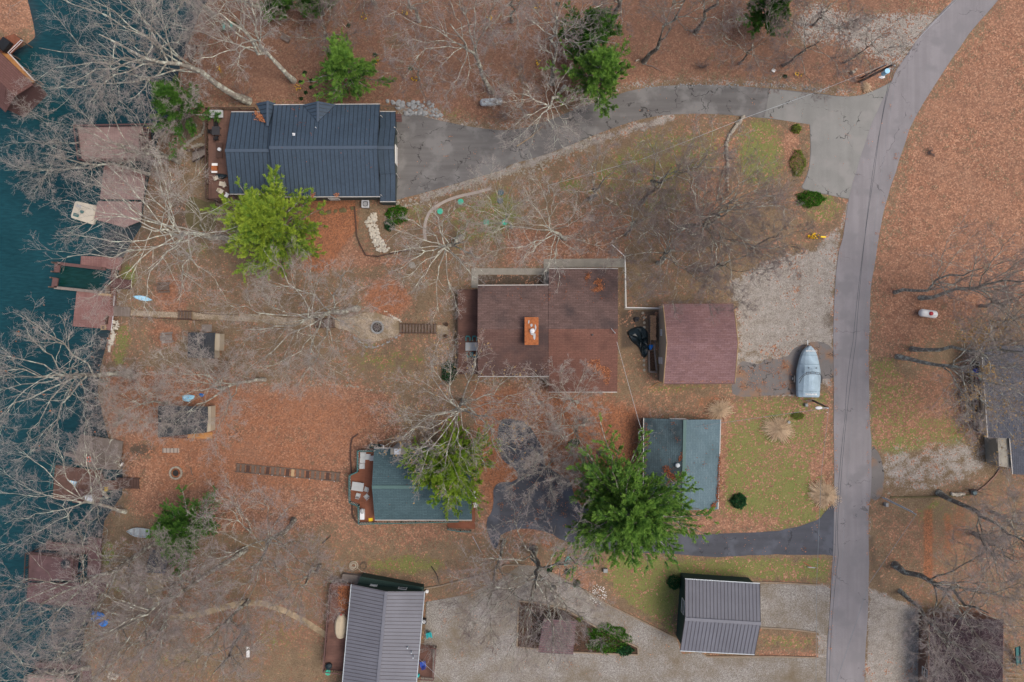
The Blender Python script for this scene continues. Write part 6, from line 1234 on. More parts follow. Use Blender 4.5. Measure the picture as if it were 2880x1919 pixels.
q = MB(); q.loft([[F.p(x, a * b_, z) for a, z in ((-1, .48), (-.92, .12), (-.6, .02), (.6, .02), (.92, .12), (1, .48), (.9, .48), (.82, .16), (.5, .1), (-.5, .1), (-.82, .16), (-.9, .48))] for x, b_ in hw]); q.build('hull', 'mossy_stone', jb)
for x in (-.75, .35): q = MB(); q.box(F.p(x, 0, .42), (.35, 1.2, .04), 0); q.build('seat', 'dull_green_plastic', jb)
# canoe under a tan cover on the deck
z = h(-25) + 1.75; L = P(960, 1760, z); cv = thing('covered_canoe', 'small boat wrapped in a tan canvas cover on the deck of the grey roofed house', 'boat', L); F = Loc(L, math.radians(86)); rg = []
for x, w_, zt in ((-1.75, .18, .3), (-1.6, .5, .5), (-1.0, .72, .7), (0, .86, .85), (.8, .8, .82), (1.3, .62, .7), (1.6, .42, .6), (1.75, .26, .4)):
    rg.append([F.p(x, a * w_ + .04 * math.sin(x * 7 + a * 3), z_ * zt) for a, z_ in ((-1, 0), (-1.02, .4), (-.7, .8), (-.25, .96), (0, 1.04), (.25, .96), (.7, .8), (1.02, .4), (1, 0))])
q = MB(); q.loft(rg); q.build('cover', 'canvas', cv)
q = MB(); q.box(F.p(1.72, .05, .5), (.15, .3, .1), F.rz); q.build('bow', 'red_paint', cv)

# fire pits
def fire_pit(label, px, r, inner, stone, ring_m, fill):
    L = G(*px); th = thing('fire_pit', label, 'fire pit', L); q = MB(); n = 16
    for k in range(n): a = 2 * math.pi * k / n; q.box(L + Vector((r * math.cos(a), r * math.sin(a), .13)), (.24, 2 * math.pi * r / n * .9, .26), a)
    q.build('stone_ring', stone, th); q = MB(); q.ring(L + Vector((0, 0, .24)), inner, .04, 24, 6); q.build('steel_ring', ring_m, th); q = MB(); q.cyl(L + Vector((0, 0, .02)), inner, .06, 20); q.build('ash_bed', fill, th); return th
fp = fire_pit('fire pit full of dead twigs in the widened gravel path', (1062, 921), .82, .66, 'grey_stone', 'dark_metal', 'ash')
rng = np.random.default_rng(5); n = 90; st = np.array(G(1062, 921, .12)) + np.stack([rng.normal(0, .3, n), rng.normal(0, .3, n), rng.uniform(0, .25, n)], -1); d = rng.normal(0, 1, (n, 3)); d[:, 2] *= .2; p_, r_ = grow(rng, st, d, rng.uniform(.4, .9, n), 3, .1, 0, np.full(n, .015), .5); V, F_ = tubes_np(p_, r_, 3); mesh_np('sticks', V, F_, 'twig_grey', fp)
fire_pit('round paver fire pit with rusty ring on the leaf covered lawn', (496, 1330), .85, .5, 'stone', 'rusty_metal', 'ash')

# septic lids, stepping stones, planters
def disc(name, label, px, r, m, hh=.12, cat='lid', group=None, z=None):
    L = G(*px) if z is None else P(px[0], px[1], z); q = MB(); q.cyl(L - Vector((0, 0, .05)), r, hh + .05, 24); q.cyl(L + Vector((0, 0, hh)), r * .8, .025, 24); q.cyl(L + Vector((0, 0, hh + .025)), .05, .02, 8); return tag(q.build(name, m), label, cat, group)
for (px, lb, m) in (((1295.5, 568), 'bright green lid nearest the curved paver walk end', 'green_plastic'), ((1238, 595), 'pale green lid partly hidden under branches inside the curved walk', 'green_plastic'), ((1368, 626), 'green lid at the lower left of the lid pair on the lawn', 'green_plastic'), ((1419, 626), 'green lid with knob at the lower right of the lid pair', 'green_plastic'), ((1409, 542), 'dark teal lid at the top right of the septic area', 'slate_plastic'), ((1407, 565), 'slate lid just below the dark teal one', 'slate_plastic'), ((923, 1891), 'green lid on the grass below the grey roofed house deck', 'green_plastic')): disc('septic_lid', lb, px, .42, m, group='round septic tank lids')
disc('septic_lid', 'beige concrete lid on the dry lawn above the leaf patch', (1159, 746), .46, 'concrete', .06)
for k, (x, y) in enumerate(((1808, 881), (1812, 894), (1812, 908), (1812, 921), (1811, 1014), (1811, 1027), (1812, 1041))):
    disc('stepping_stone', 'round pale stepping stone, number %s from the top beside the firewood' % ('one', 'two', 'three', 'four', 'five', 'six', 'seven')[k], (x, y), .19, 'concrete', .04, 'stepping stone', 'round stepping stones beside the firewood')
def rock(name, label, px, d, m='stone', seed=0, cat='stone', group=None):
    q = MB(); L = G(*px); q.blob(L + Vector((0, 0, d[2] * .25)), d, seed, 9, 5, .3); return tag(q.build(name, m), label, cat, group)
for k, (x, y, s) in enumerate(((905, 598, 1.0), (924, 597, .9), (944, 594, .7), (965, 592, 1.1), (993, 586, .8))): rock('stepping_stone', 'flat mossy stepping stone below the blue roofed house, %s' % ('nearest the pine', 'second from the pine', 'middle one', 'large fourth one', 'nearest the cooling unit')[k], (x, y), (s * .9, s * .8, .16), 'mossy_stone', k, 'stepping stone', 'mossy stepping stones below the wall')
for k, (x, y) in enumerate(((1256, 913), (1255, 946))):
    L = G(x, y); th = thing('planter', 'round planter pot at the %s corner of the path end by the brown house deck' % ('upper', 'lower')[k], 'planter', L, 'planters at the path end'); q = MB(); q.cyl(L, .22, .4, 16, .3); q.build('pot', 'dark_wood', th); q = MB(); q.cyl(L + Vector((0, 0, .38)), .25, .04, 14); q.build('soil', 'planting_soil', th)
def rubble(name, label, poly, n, smin, smax, m, seed, flat=.6):
    q = random.Random(seed); xs = [p[0] for p in poly]; ys = [p[1] for p in poly]; mb = MB(); c = 0
    rs = np.random.default_rng(seed); X_ = rs.uniform(min(xs), max(xs), n * 30); Y_ = rs.uniform(min(ys), max(ys), n * 30); ok = np.where(sdist(poly, X_, Y_) > 0)[0][:n]
    for x, y in zip(X_[ok], Y_[ok]):
        s = q.uniform(smin, smax) ; g = G(x, y); mb.blob(g + Vector((0, 0, s * flat * .25)), (s, s * q.uniform(.6, 1), s * flat), q.random(), 6, 3, .3); c += 1
    o = mb.build(name, m); return tag(o, label, 'rubble', kind='stuff')
rubble('rubble', 'pale limestone rock pile running down from the cooling unit', [(1046, 598), (1060, 602), (1062, 640), (1072, 670), (1096, 700), (1090, 710), (1062, 708), (1048, 680), (1040, 650), (1026, 625)], 260, .15, .6, 'white_stone', 1)
rubble('rubble', 'grey rocks in the corner between blue roofed house and driveway', [(1090, 285), (1210, 285), (1245, 330), (1180, 326), (1130, 322)], 90, .2, .9, 'grey_stone', 2)
rubble('rubble', 'pale rocks lining the lower edge of the driveway near the blue roofed house', strip([(1100, 572), (1160, 570), (1215, 550), (1330, 515), (1440, 482)], 20), 190, .1, .42, 'stone', 3)
rubble('rubble', 'scattered pale stones along the middle lower edge of the driveway', strip([(1440, 482), (1520, 470), (1600, 430), (1690, 385)], 26), 200, .1, .4, 'stone', 4)
rubble('rubble', 'riprap stones along the shore beside the red dock', [(318, 900), (338, 905), (320, 960), (312, 985), (302, 1000)], 90, .15, .5, 'white_stone', 5)
rubble('rubble', 'white shell like stones strewn by the diagonal edging', oval(1682, 1673, 25, 30), 130, .06, .2, 'white_paint', 6)
rubble('rubble', 'line of pebbles between the dry lawn and the leaf covered lawn', strip([(720, 1079), (860, 1083), (960, 1082), (1075, 1102)], 6), 90, .1, .3, 'stone', 7)
rubble('rubble', 'grey stones edging the widened gravel path', strip([(985, 942), (1010, 960), (1025, 975), (1070, 973), (1110, 952), (1130, 938)], 5) , 45, .15, .35, 'grey_stone', 8)
rubble('rubble', 'grey stones on the upper side of the widened gravel path', strip([(1075, 870), (1095, 885), (1120, 900), (1138, 908)], 5), 22, .15, .35, 'white_stone', 9)
rubble('rubble', 'small rocks by the upper driveway under the white lichen limbs', strip([(1600, 318), (1720, 264), (1800, 243), (2160, 240), (2360, 262)], 10), 160, .08, .28, 'grey_stone', 10)
rubble('rubble', 'stones on the lake bank by the dock with the slip', strip([(326, 760), (333, 815), (334, 860)], 8), 40, .12, .4, 'stone', 11)
rubble('rubble', 'white stones at the bottom left by the shore', oval(*t(0, 3, 1035, 1510), 16, 12), 50, .1, .4, 'white_stone', 12)
for k, (lb, pts) in enumerate((('curved stone wall dividing the green lawn below the driveway', [(2089, 329), (2078, 345), (2062, 365), (2048, 385), (2043, 410), (2044, 440), (2046, 480), (2044, 540)]), ('low curved stone wall by the deck stairs of the blue roofed house', [tt(1885, 1140), tt(1860, 1230), tt(1760, 1300), tt(1690, 1360), tt(1660, 1440)]), ('row of pale stones beside the urn and bare shrub', [t(3, 2, *p) for p in ((1680, 1400), (1740, 1408), (1790, 1398))]), ('thin stone row above the deck stairs', [tt(1780, 1355), tt(1830, 1335), tt(1895, 1340)]))):
    q = random.Random(k); mb = MB(); ln = smooth_line(pts, 6)
    for a, b_ in zip(ln, ln[1:]):
        A_, B_ = G(*a), G(*b_); n = max(1, int((A_ - B_).length / .42))
        for j in range(n): c = lerp(A_, B_, j / n); mb.blob(c + Vector((q.uniform(-.08, .08), q.uniform(-.08, .08), .16)), (q.uniform(.4, .65), q.uniform(.35, .55), q.uniform(.35, .5)), q.random(), 7, 4, .25)
    tag(mb.build('stone_wall', 'stone' if k != 2 else 'white_stone'), lb, 'stone wall')

# utility poles, lamps, wires
def pole(label, px, H_, top=None, r=.16, m='bark_brown', cat='utility pole', name='utility_pole', ins=True):
    L = G(*px); th = thing(name, label, cat, L); T = L + Vector((0, 0, H_)) if top is None else P(*top, L.z + H_); q = MB(); q.tube([L - Vector((0, 0, .3)), T], [r, r * .7], 12); q.build('shaft', m, th); return th, T
pA, TA = pole('taller utility pole with pale blue transformer where the driveway meets the road', (2418, 229), 9.5, (2512, 182), .19, 'old_wood'); pB, TB = pole('slimmer utility pole just above the transformer pole', (2424, 218), 8.5, (2493, 181), .13, 'purple_wood')
pt = P(2490, 204, TA.z - 1.4); q = MB(); q.cyl(pt - Vector((0, 0, .5)), .3, .95, 16); q.cyl(pt + Vector((0, 0, .45)), .33, .08, 16); tr_ = q.build('transformer', 'pale_blue_paint', pA); q = MB(); q.bar(pt, P(2506, 185, TA.z - 1.3), .1, .1); q.build('bracket', 'galvanised', tr_)
q = MB(); q.tube([P(2505, 185, TA.z - 2.5), P(2488, 212, TA.z - 2.3), P(2479, 222, TA.z - 2.4)], .06, 8); q.blob(P(2480, 217, TA.z - 2.45), (.9, .4, .2), 1, 10, 5, .05); q.build('street_lamp_arm', 'white_metal', pA)
q = MB(); q.bar(P(2505, 180, TA.z - .4), P(2518, 186, TA.z - .4), .09, .09); q.bar(P(2498, 203, TA.z - 1.9), P(2506, 192, TA.z - 1.9), .05, .05); q.build('crossarm', 'galvanised', pA)
pC, TC = pole('dark leaning lamp pole between the covered boat and the road', (2287, 1127), 6.0, (2331, 1148), .14, 'old_wood', 'lamp pole')
q = MB(); q.tube([TC, P(2322, 1147, TC.z + .1), P(2312, 1148, TC.z)], .035, 6); q.build('lamp_arm', 'galvanised', pC); q = MB(); q.blob(P(2303, 1147.5, TC.z), (.95, .42, .3), 2, 14, 6, .04); q.build('lamp_head', 'white_metal', pC)
q = MB(); q.cyl(P(2325, 1160, TC.z - .8), .05, .25, 8); q.bar(TC, P(2326, 1149, TC.z), .06, .06); q.build('insulator', 'white_metal', pC)
pD, TD = pole('silver metal pole leaning out over the bare bank right of the road', (2481, 1399), 7.5, (2577, 1447), .09, 'galvanised', 'metal pole')
q = MB(); LD = G(2481, 1399); q.tube([lerp(LD, TD, .1) + Vector((0, .12, 0)), lerp(LD, TD, .9) + Vector((0, .12, 0))], .05, 6); q.build('conduit', 'white_metal', pD)
pE, TE = pole('short grey post with bracket at the edge of the dry lawn', (1546, 543), 3.0, (1541, 522), .07, 'galvanised', 'post')
def wire(label, pts, m='wire_black', r=.022, sag=.4, name='power_line'):
    mb = MB(); out = []
    for a, b_ in zip(pts, pts[1:]):
        n = 10
        for k in range(n): s = k / n; p = lerp(Vector(a), Vector(b_), s); p.z -= sag * 4 * s * (1 - s); out.append(p)
    out.append(Vector(pts[-1])); mb.tube(out, r, 5); return tag(mb.build(name, m), label, 'power line')
zt = TA.z
wire('left one of the two dark power lines running along the road', [TA + Vector((-.1, 0, 0)), P(2460, 480, zt), P(2399, 960, zt), P(2377, 1170, zt), P(2348, 1560, zt), P(2325, 1919, zt), P(2310, 2300, zt)])
wire('right one of the two dark power lines running along the road', [TA + Vector((.15, 0, .1)), P(2455, 480, zt + .1), P(2407, 960, zt + .1), P(2362, 1400, zt + .1), P(2358, 1560, zt + .1), P(2332, 1919, zt + .1), P(2316, 2300, zt)])
wire('pale thin wire running parallel to the road power lines', [TA + Vector((.3, 0, .5)), P(2420, 960, zt + .4), P(2370, 1560, zt + .4), P(2343, 1919, zt + .4), P(2330, 2300, zt)], 'wire_mid', .009)
wire('power line leaving the poles along the road to the top edge', [TA, P(2560, 120, zt), P(2700, -10, zt), P(2900, -200, zt)], 'wire_black', .02); wire('thin wire beside the line leaving the poles to the top edge', [TA + Vector((0, 0, .4)), P(2690, 0, zt + .4), P(2880, -190, zt)], 'wire_pale', .012)
wire('twisted service cable from the poles across the driveway to the short post', [TB, P(2300, 258, 12.5), P(2100, 330, 11), P(1800, 450, 9.5), TE], 'wire_pale', .022, .0)
wire('striped service cable from the lamp pole to the teal outbuilding', [TC, P(1810, 1222, h(20) + 3.4)], 'wire_mid', .026, .3); wire('cable from the teal outbuilding up to the brown house', [P(1810, 1222, h(18) + 3.4), P(1798, 1190, h(18) + 3.6), P(1735, 962, h(14) + 5)], 'wire_pale', .024, .1)
wire('cable running down from the lamp pole along the left road verge', [TC, P(2310, 1330, TC.z), P(2297, 1640, TC.z), P(2295, 1919, TC.z), P(2295, 2300, TC.z)], 'wire_mid', .022, .0); wire('cable crossing the road from the silver pole to the bottom edge', [TD, P(2445, 1640, TD.z + 1), P(2352, 1919, TD.z + 2), P(2320, 2010, TD.z + 2)], 'wire_mid', .024, .0)
wire('thin overhead cable down to the deck corner of the grey roofed house', [P(1175, 1850, h(-14) + 4.5), P(1250, 1919, h(-10) + 5)], 'wire_pale', .015, 0)
q = MB(); a = [P(1721, 688, h(14) + .9), P(1758, 722, h(15) + .9), P(1761, 865, h(15) + .9), P(1855, 867, h(20) + .9)]
for u, v in zip(a, a[1:]): q.bar(u, v, .1, .08)
for u in a + [lerp(a[1], a[2], .33), lerp(a[1], a[2], .66), lerp(a[2], a[3], .5)]: q.bar(u - Vector((0, 0, .95)), u, .06, .06)
tag(q.build('handrail', 'white_paint'), 'long white handrail along the concrete walk right of the brown house', 'handrail')

# things on decks and lawns
Z1 = h(-26) + .1 + 1.9
hb = thing('hot_tub', 'grey covered tub in the top corner of the lake side deck', 'hot tub', P(608, 321, Z1)); q = MB(); q.box(P(608, 321, Z1 + .35), (1.75, .95, .7)); q.build('shell', 'grey_metal', hb); q = MB(); q.box(P(608, 321, Z1 + .74), (1.9, 1.0, .09)); q.build('lid', 'dull_green_plastic' if False else 'grey_plastic', hb)
table_rect('dark table among black chairs on the lake side deck', P(613, 372, Z1), 0, 1.1, 1.2, .74, 'dark_metal')
for k, (x, y, rz) in enumerate(((601, 374, 0), (612, 352, -1.6), (612, 391, 1.6))): patio_chair('black patio chair %s of the dark table on the lake side deck' % ('to the left', 'on the upper side', 'on the lower side')[k], P(x, y, Z1), rz, 'black_plastic', 'black chairs at the dark table')
q = MB(); q.box(P(617, 423, Z1 + .35), (.85, 2.1, .08)); q.box(P(617, 405, Z1 + .17), (.7, .1, .34)); q.box(P(617, 441, Z1 + .17), (.7, .1, .34)); tag(q.build('bench', 'dark_wood'), 'dark slatted bench carrying a round white lantern on the deck', 'bench')
q = MB(); p = P(619, 422, Z1 + .4); q.cyl(p, .22, .35, 16); q.cyl(p + Vector((0, 0, .35)), .25, .06, 16, .12); tag(q.build('lantern', 'white_metal'), 'round white lantern on the dark bench', 'lantern')
ck = thing('cooler_cart', 'white lidded cooler with red brown side near the deck middle', 'cooler', P(604, 472, Z1)); q = MB(); q.box(P(604, 474, Z1 + .3), (.75, .8, .6)); q.build('body', 'rusty_metal', ck); q = MB(); q.box(P(604, 463, Z1 + .62), (.8, .35, .1)); q.build('lid', 'white_paint', ck); q = MB(); q.box(P(603, 484, Z1 + .62), (.8, .25, .1)); q.build('shelf', 'white_paint', ck)
patio_chair('cream plastic armchair beside the black bag on the lake side deck', P(612, 503, Z1), 1.9, 'beige_plastic'); q = MB(); q.blob(P(622, 496, Z1 + .3), (1.5, .8, .6), 4, 10, 5, .3); tag(q.build('grill_cover', 'black_tarp'), 'crumpled black cover lying by the edge of the blue roof', 'cover')
box_obj('side_table', 'cream side table between the deck chairs', 'side table', (626, 519), (.6, .6, .45), 'beige_plastic', -.2, Z1); patio_chair('cream lounge chair angled toward the golden pine', P(626, 541, Z1), -.5, 'beige_plastic'); patio_chair('white round backed chair half under the golden pine', P(641, 551, Z1), 2.6, 'white_paint'); patio_chair('cream chair tucked below the eave of the blue roof', P(634, 523, Z1), 3.6, 'beige_plastic')
# cooling unit
L = G(1031, 577); ac = thing('cooling_unit', 'grey square air conditioner beside the wall of the blue roofed house', 'air conditioner', L); q = MB(); q.box(L + Vector((0, 0, .45)), (.95, .95, .85)); q.build('case', 'grey_metal', ac); q = MB(); q.box(L + Vector((0, 0, .84)), (.86, .86, .06)); q.build('grille', 'dark_metal', ac)
q = MB()
for sx, sy, a, b_ in ((0, -.47, 1.0, .1), (0, .47, 1.0, .1), (-.47, 0, .1, .84), (.47, 0, .1, .84)): q.box(L + Vector((sx, sy, .9)), (a, b_, .07))
q.build('frame', 'white_metal', ac); q = MB(); q.ring(L + Vector((0, 0, .9)), .34, .04, 20, 5)
for a in range(3): q.bar(L + Vector((0, 0, .86)), L + Vector((.3 * math.cos(a * 2.1), .3 * math.sin(a * 2.1), .86)), .14, .02)
q.build('fan', 'dark_metal', ac)
picnic_table('grey wooden picnic table on the lawn above the kayak', G(465, 809.5), .05, 'old_wood'); picnic_table('small dark picnic bench in the leaf patch below the gravel path', G(474, 950), .1, 'weathered_wood')
Z2 = h(-6) + .9
tt_ = table_rect('pale slatted dining table between the teal chairs on the brown house deck', P(1327, 975, Z2), 0, 1.7, 1.15, .74, 'grey_plastic')
cc0 = None
for k, (x, y, rz) in enumerate(((1317, 954, -math.pi / 2), (1335, 954, -math.pi / 2), (1320, 996, math.pi / 2), (1336, 996, math.pi / 2))): patio_chair('teal chair on the %s of the pale dining table' % ('upper left side', 'upper right side', 'lower left side', 'lower right side')[k], P(x, y, Z2), rz, 'teal_plastic', 'teal dining chairs on the brown house deck')
q = MB(); q.ring(G(1268, 999, .1), .2, .05, 18, 6); tag(q.build('hose_coil', 'grey_metal'), 'small grey ring lying left of the brown house deck', 'hose')
Z5 = h(-18) + 1.0
for k, (x, y, s, m) in enumerate(((1023, 1279, .8, 'grey_plastic'), (1036, 1284, .8, 'grey_plastic'), (1021, 1294, .75, 'grey_plastic'), (1020, 1310, .75, 'grey_plastic'), (1048, 1288, .7, 'grey_plastic'))): box_obj('storage_cube', 'pale grey seat on the upper teal house deck, %s' % ('upper left one', 'large middle one', 'third one down', 'lowest one', 'one tucked beside the roof')[k], 'seat', (x, y), (s, s, .45), m, 0, Z5, 'pale seats on the upper deck')
table_rect('pale grey patterned table on the teal house deck', P(1009, 1366, Z5), -.15, 1.65, 1.2, .74, 'grey_plastic'); patio_chair('pale armchair with leaves on its seat below the patterned table', P(1010, 1391, Z5), 1.3, 'grey_plastic', 'pale chairs around the patterned table'); patio_chair('pale square chair right of the patterned table', P(1032, 1374, Z5), 2.8, 'grey_plastic', 'pale chairs around the patterned table'); patio_chair('pale slatted chair at the lower right of the patterned table', P(1033, 1394, Z5), 2.3, 'grey_plastic', 'pale chairs around the patterned table')
gr = thing('grill', 'white and grey grill in the lower corner of the teal house deck', 'grill', P(1020, 1446, Z5)); q = MB(); q.box(P(1020, 1446, Z5 + .45), (.6, 1.4, .8)); q.build('cabinet', 'white_metal', gr); q = MB(); q.blob(P(1019, 1438, Z5 + .95), (.55, .8, .4), 2, 12, 5, .02); q.build('lid', 'grey_metal', gr)
box_obj('crate', 'bright yellow crate in the lower corner of the teal house deck', 'crate', (1044, 1460), (.55, .45, .4), 'yellow_paint', .1, Z5)
Z5b = h(-8) + .45
patio_chair('white chair at the top of the porch right of the teal roof', P(1336, 1386, Z5b), 2.8, 'white_paint', 'white chairs on the small porch'); patio_chair('white chair at the bottom of the porch right of the teal roof', P(1337, 1418, Z5b), 3.4, 'white_paint', 'white chairs on the small porch'); table_round('round white table between the white porch chairs', P(1333, 1400, Z5b), .36, .6, 'white_paint')
q = MB(); q.box(P(1037, 1347, Z5 + .02), (.4, 2.1, .03)); tag(q.build('doormat', 'leaf_deep'), 'long dark green mat along the teal house wall', 'mat')
L = P(*t(1, 2, 1095, 963), h(-17) + .5); dbx = MB(); dbx.box(L, (1.5, .5, .9)); tag(dbx.build('storage_bench', 'green_siding'), 'dark green bench box above the teal house deck', 'bench')
# grey roofed house surroundings
adirondack('turquoise lawn chair on the gravel right of the grey roofed house', G(1208, 1784), math.radians(-80), 'teal_plastic'); adirondack('deep blue chair on the small plum porch right of the grey roofed house', P(1191, 1864, h(-12) + .45), math.radians(100), 'blue_plastic')
L = G(1194, 1744); sk = thing('pedestal_sink', 'small square metal fan unit beside the right wall of the grey roofed house', 'vent unit', L); q = MB(); q.box(L + Vector((0, 0, .35)), (.6, .65, .7)); q.build('case', 'dark_metal', sk); q = MB(); q.ring(L + Vector((0, 0, .72)), .2, .05, 14, 5); q.blob(L + Vector((0, 0, .74)), (.2, .2, .1), 1, 8, 4, 0); q.build('fan', 'white_metal', sk)
q = MB(); q.cyl(G(1202, 1661), .2, .5, 14, .24); tag(q.build('bucket', 'white_paint'), 'round white bucket at the upper right corner of the grey roof', 'bucket')
q = MB(); p = P(928, 1868, h(-25) + 1.4); q.cyl(p, .42, .7, 14, .46); q.blob(p + Vector((0, 0, .75)), (1.0, .95, .5), 2, 12, 5, .08); tag(q.build('grill', 'black_tarp'), 'black covered kettle grill in the lower left deck corner', 'grill')
q = MB(); p = P(1177, 1897, h(-12) + .45); q.blob(p + Vector((0, 0, .3)), (.5, .5, .6), 2, 9, 5, .3); tag(q.build('flower_pot', 'teal_plastic'), 'small turquoise pot at the lower corner of the plum porch', 'pot')
q = MB()
for k in range(9): q.ring(G(996 + rnd.uniform(-2, 2), 1590 + rnd.uniform(-2, 2), .05 + k * .03), .28 + rnd.uniform(0, .35), .022, 22, 4)
q.tube([G(1004, 1596, .1), G(1016, 1606, .08), G(1028, 1611, .06)], .022, 4); tag(q.build('hose_coil', 'beige_plastic'), 'tangled pale hose coil on the grass above the grey roofed house', 'hose')
q = MB()
for k in range(3): q.ring(G(1021 + k, 1592 - k, .04 + k * .03), .42 + .05 * k, .015, 20, 4)
tag(q.build('hose_coil', 'dark_metal'), 'dark wire loop right of the pale hose coil', 'hose')
table_rect('small white board lying on the grass near the bottom edge', G(698, 1834), 0, .5, 1.5, .08, 'white_paint')['category'] = 'board'
# life ring, towel, loungers on the lower dock
q = MB(); p = P(250, 1292, .85); q.ring(p, .32, .1, 20, 8); lr_ = q.build('life_ring', 'orange_plastic'); tag(lr_, 'orange life ring on the grey plank dock', 'life ring'); q = MB(); [q.tube([p + Vector((.32 * math.cos(a + d_), .32 * math.sin(a + d_), 0)) for d_ in (-.25, 0, .25)], .112, 8) for a in ()]
for a in (0, 1.57, 3.14, 4.71): q = MB(); q.tube([p + Vector((.32 * math.cos(a + d_), .32 * math.sin(a + d_), 0)) for d_ in (-.25, 0, .25)], .112, 8); q.build('band', 'white_paint', lr_)
tw = [P(*t(0, 2, *p_), .72) for p_ in ((618, 1272), (708, 1292), (690, 1338))]; q = MB()
for k in range(9):
    q.mi = k % 2; a, b_ = lerp(tw[0], tw[1], k / 9), lerp(tw[0], tw[2], k / 9); c_, d_ = lerp(tw[0], tw[1], (k + 1) / 9), lerp(tw[0], tw[2], (k + 1) / 9); o = Vector((0, 0, .05)); q.quadbox([a, b_, d_, c_], [a + o, b_ + o, d_ + o, c_ + o])
tag(q.build('beach_towel', ['pale_blue_paint', 'white_paint']), 'blue and white striped folded umbrella on the plum deck', 'umbrella')
lg = thing('sun_lounger', 'rose brown slatted double lounger on the plum deck', 'lounger', P(225, 1393, .6)); F = Loc(P(225, 1393, .6), -.12)
for sy in (-.4, .4):
    q = MB()
    for k in range(14): q.box(F.p(sy, -1.05 + k * .155, .35), (.72, .11, .04), F.rz)
    q.build('slats', 'deck_plum' if False else 'purple_wood', lg)
for a in (-.7, .7):
    for b_ in (-.9, .9): q = MB(); q.bar(F.p(a, b_, 0), F.p(a, b_, .33), .07, .07); q.build('leg', 'purple_wood', lg)
table_rect('white metal framed table on the plum deck', P(255, 1400, .6), .05, 1.1, 1.05, .5, 'white_metal')
q = MB(); q.box(P(299, 1376, .9), (.28, .6, .45), -.1); q.box(P(302, 1370, 1.12), (.2, .15, .15)); tag(q.build('jerry_can', 'yellow_paint'), 'yellow can at the dock stairs', 'can'); q = MB(); q.blob(P(292, 1390, .85), (.5, .5, .5), 3, 10, 6, .05); tag(q.build('buoy', 'beige_plastic'), 'round pale buoy beside the yellow can', 'buoy')
q = MB(); q.box(P(334, 1305, 1.05), (.4, 1.6, .35), .12); tag(q.build('bench', 'old_wood'), 'narrow wooden bench on the inner edge of the grey plank dock', 'bench'); q = MB(); q.box(G(345, 1306, .2), (.2, .5, .3), -.5); tag(q.build('cooler', 'white_paint'), 'small white cooler on the bank by the plank dock', 'cooler')
L = P(295, 922, .62); lt = thing('side_table', 'square cream framed planter at the end of the red dock', 'planter', L); q = MB()
for sx, sy, a, b_ in ((0, -.28, .66, .1), (0, .28, .66, .1), (-.28, 0, .1, .46), (.28, 0, .1, .46)): q.box(L + Vector((sx, sy, .35)), (a, b_, .3))
q.build('rim', 'tan_wood', lt); q = MB(); q.box(L + Vector((0, 0, .25)), (.46, .46, .3)); q.build('soil', 'planting_soil', lt)
q = MB(); q.bar(P(302, 889, .75), P(299, 912, .75), .3, .3); tag(q.build('bench', 'dark_wood'), 'narrow dark bench above the cream planter on the red dock', 'bench')
table_round('round dark covered table on the plum two level dock', P(192, 1583, 2.7), .62, .74, 'black_tarp')
# wooden walkway pieces, boards
L = G(481, 1267); th = thing('boardwalk', 'short pale slatted boardwalk lying in the leaves above the round fire pit', 'boardwalk', L)
for k in range(14): q = MB(); q.box(L + Vector((-1.15 + k * .178, 0, .1)), (.14, .66 + rnd.uniform(-.04, .04), .05), 0); q.build('plank', 'pale_concrete' if k % 3 else 'weathered_wood', th)
for s in (-1, 1): q = MB(); q.box(L + Vector((0, s * .25, .04)), (2.5, .08, .07)); q.build('bearer', 'old_wood', th)
L = G(804, 112); bn = thing('garden_bench', 'weathered slatted bench among leaves above the blue metal roof', 'bench', L); F = Loc(L, -.55)
q = MB(); [q.box(F.p(0, -.24 + k * .13, .42), (1.3, .09, .04), F.rz) for k in range(4)]; q.build('seat', 'weathered_wood', bn); q = MB(); [q.box(F.p(0, .3 + k * .05, .6 + k * .15), (1.3, .04, .09), F.rz) for k in range(3)]; q.build('backrest', 'weathered_wood', bn)
for s in (-1, 1): q = MB(); q.box(F.p(s * .6, 0, .2), (.08, .5, .42), F.rz); q.build('leg', 'old_wood', bn)
# tarps
def tarp(label, poly, m, hh, seed, cat='tarp', z=None):
    q = random.Random(seed); out = smooth_line(poly, 3, True); w = [G(x + q.uniform(-1, 1), y + q.uniform(-1, 1), .03) for x, y in out]; c = sum(w, Vector()) / len(w); mb = MB(); rings = [w]
    for s, hz in ((.86, .5), (.62, .9), (.38, 1.0), (.15, .8)): rings.append([lerp(c, p, s * q.uniform(.88, 1.1)) + Vector((0, 0, hh * hz * q.uniform(.55, 1.25))) for p in w])
    mb.loft(rings); return tag(mb.build('tarp', m), label, cat)
tarp('crumpled black tarp on the ground between the brown house and the rose garage', [t(2, 1, *p) for p in ((1060, 1480), (1180, 1430), (1245, 1490), (1250, 1568))] + [t(2, 2, *p) for p in ((1260, 90), (1210, 155), (1160, 60))] + [t(2, 1, 1100, 1568)], 'black_tarp', .7, 1)
tarp('small bright blue tarp scrap beside the black tarp', [t(2, 2, *p) for p in ((1255, 35), (1305, 35), (1290, 60), (1265, 82))], 'blue_tarp', .3, 2)
tarp('crumpled blue tarp on the shore, upper piece', [t(0, 3, *p) for p in ((850, 910), (970, 950), (900, 990), (850, 1005), (840, 960))], 'blue_tarp', .4, 3); tarp('triangular blue tarp on the shore, lower piece', [t(0, 3, *p) for p in ((905, 1035), (995, 988), (975, 1055))], 'blue_tarp', .25, 4)
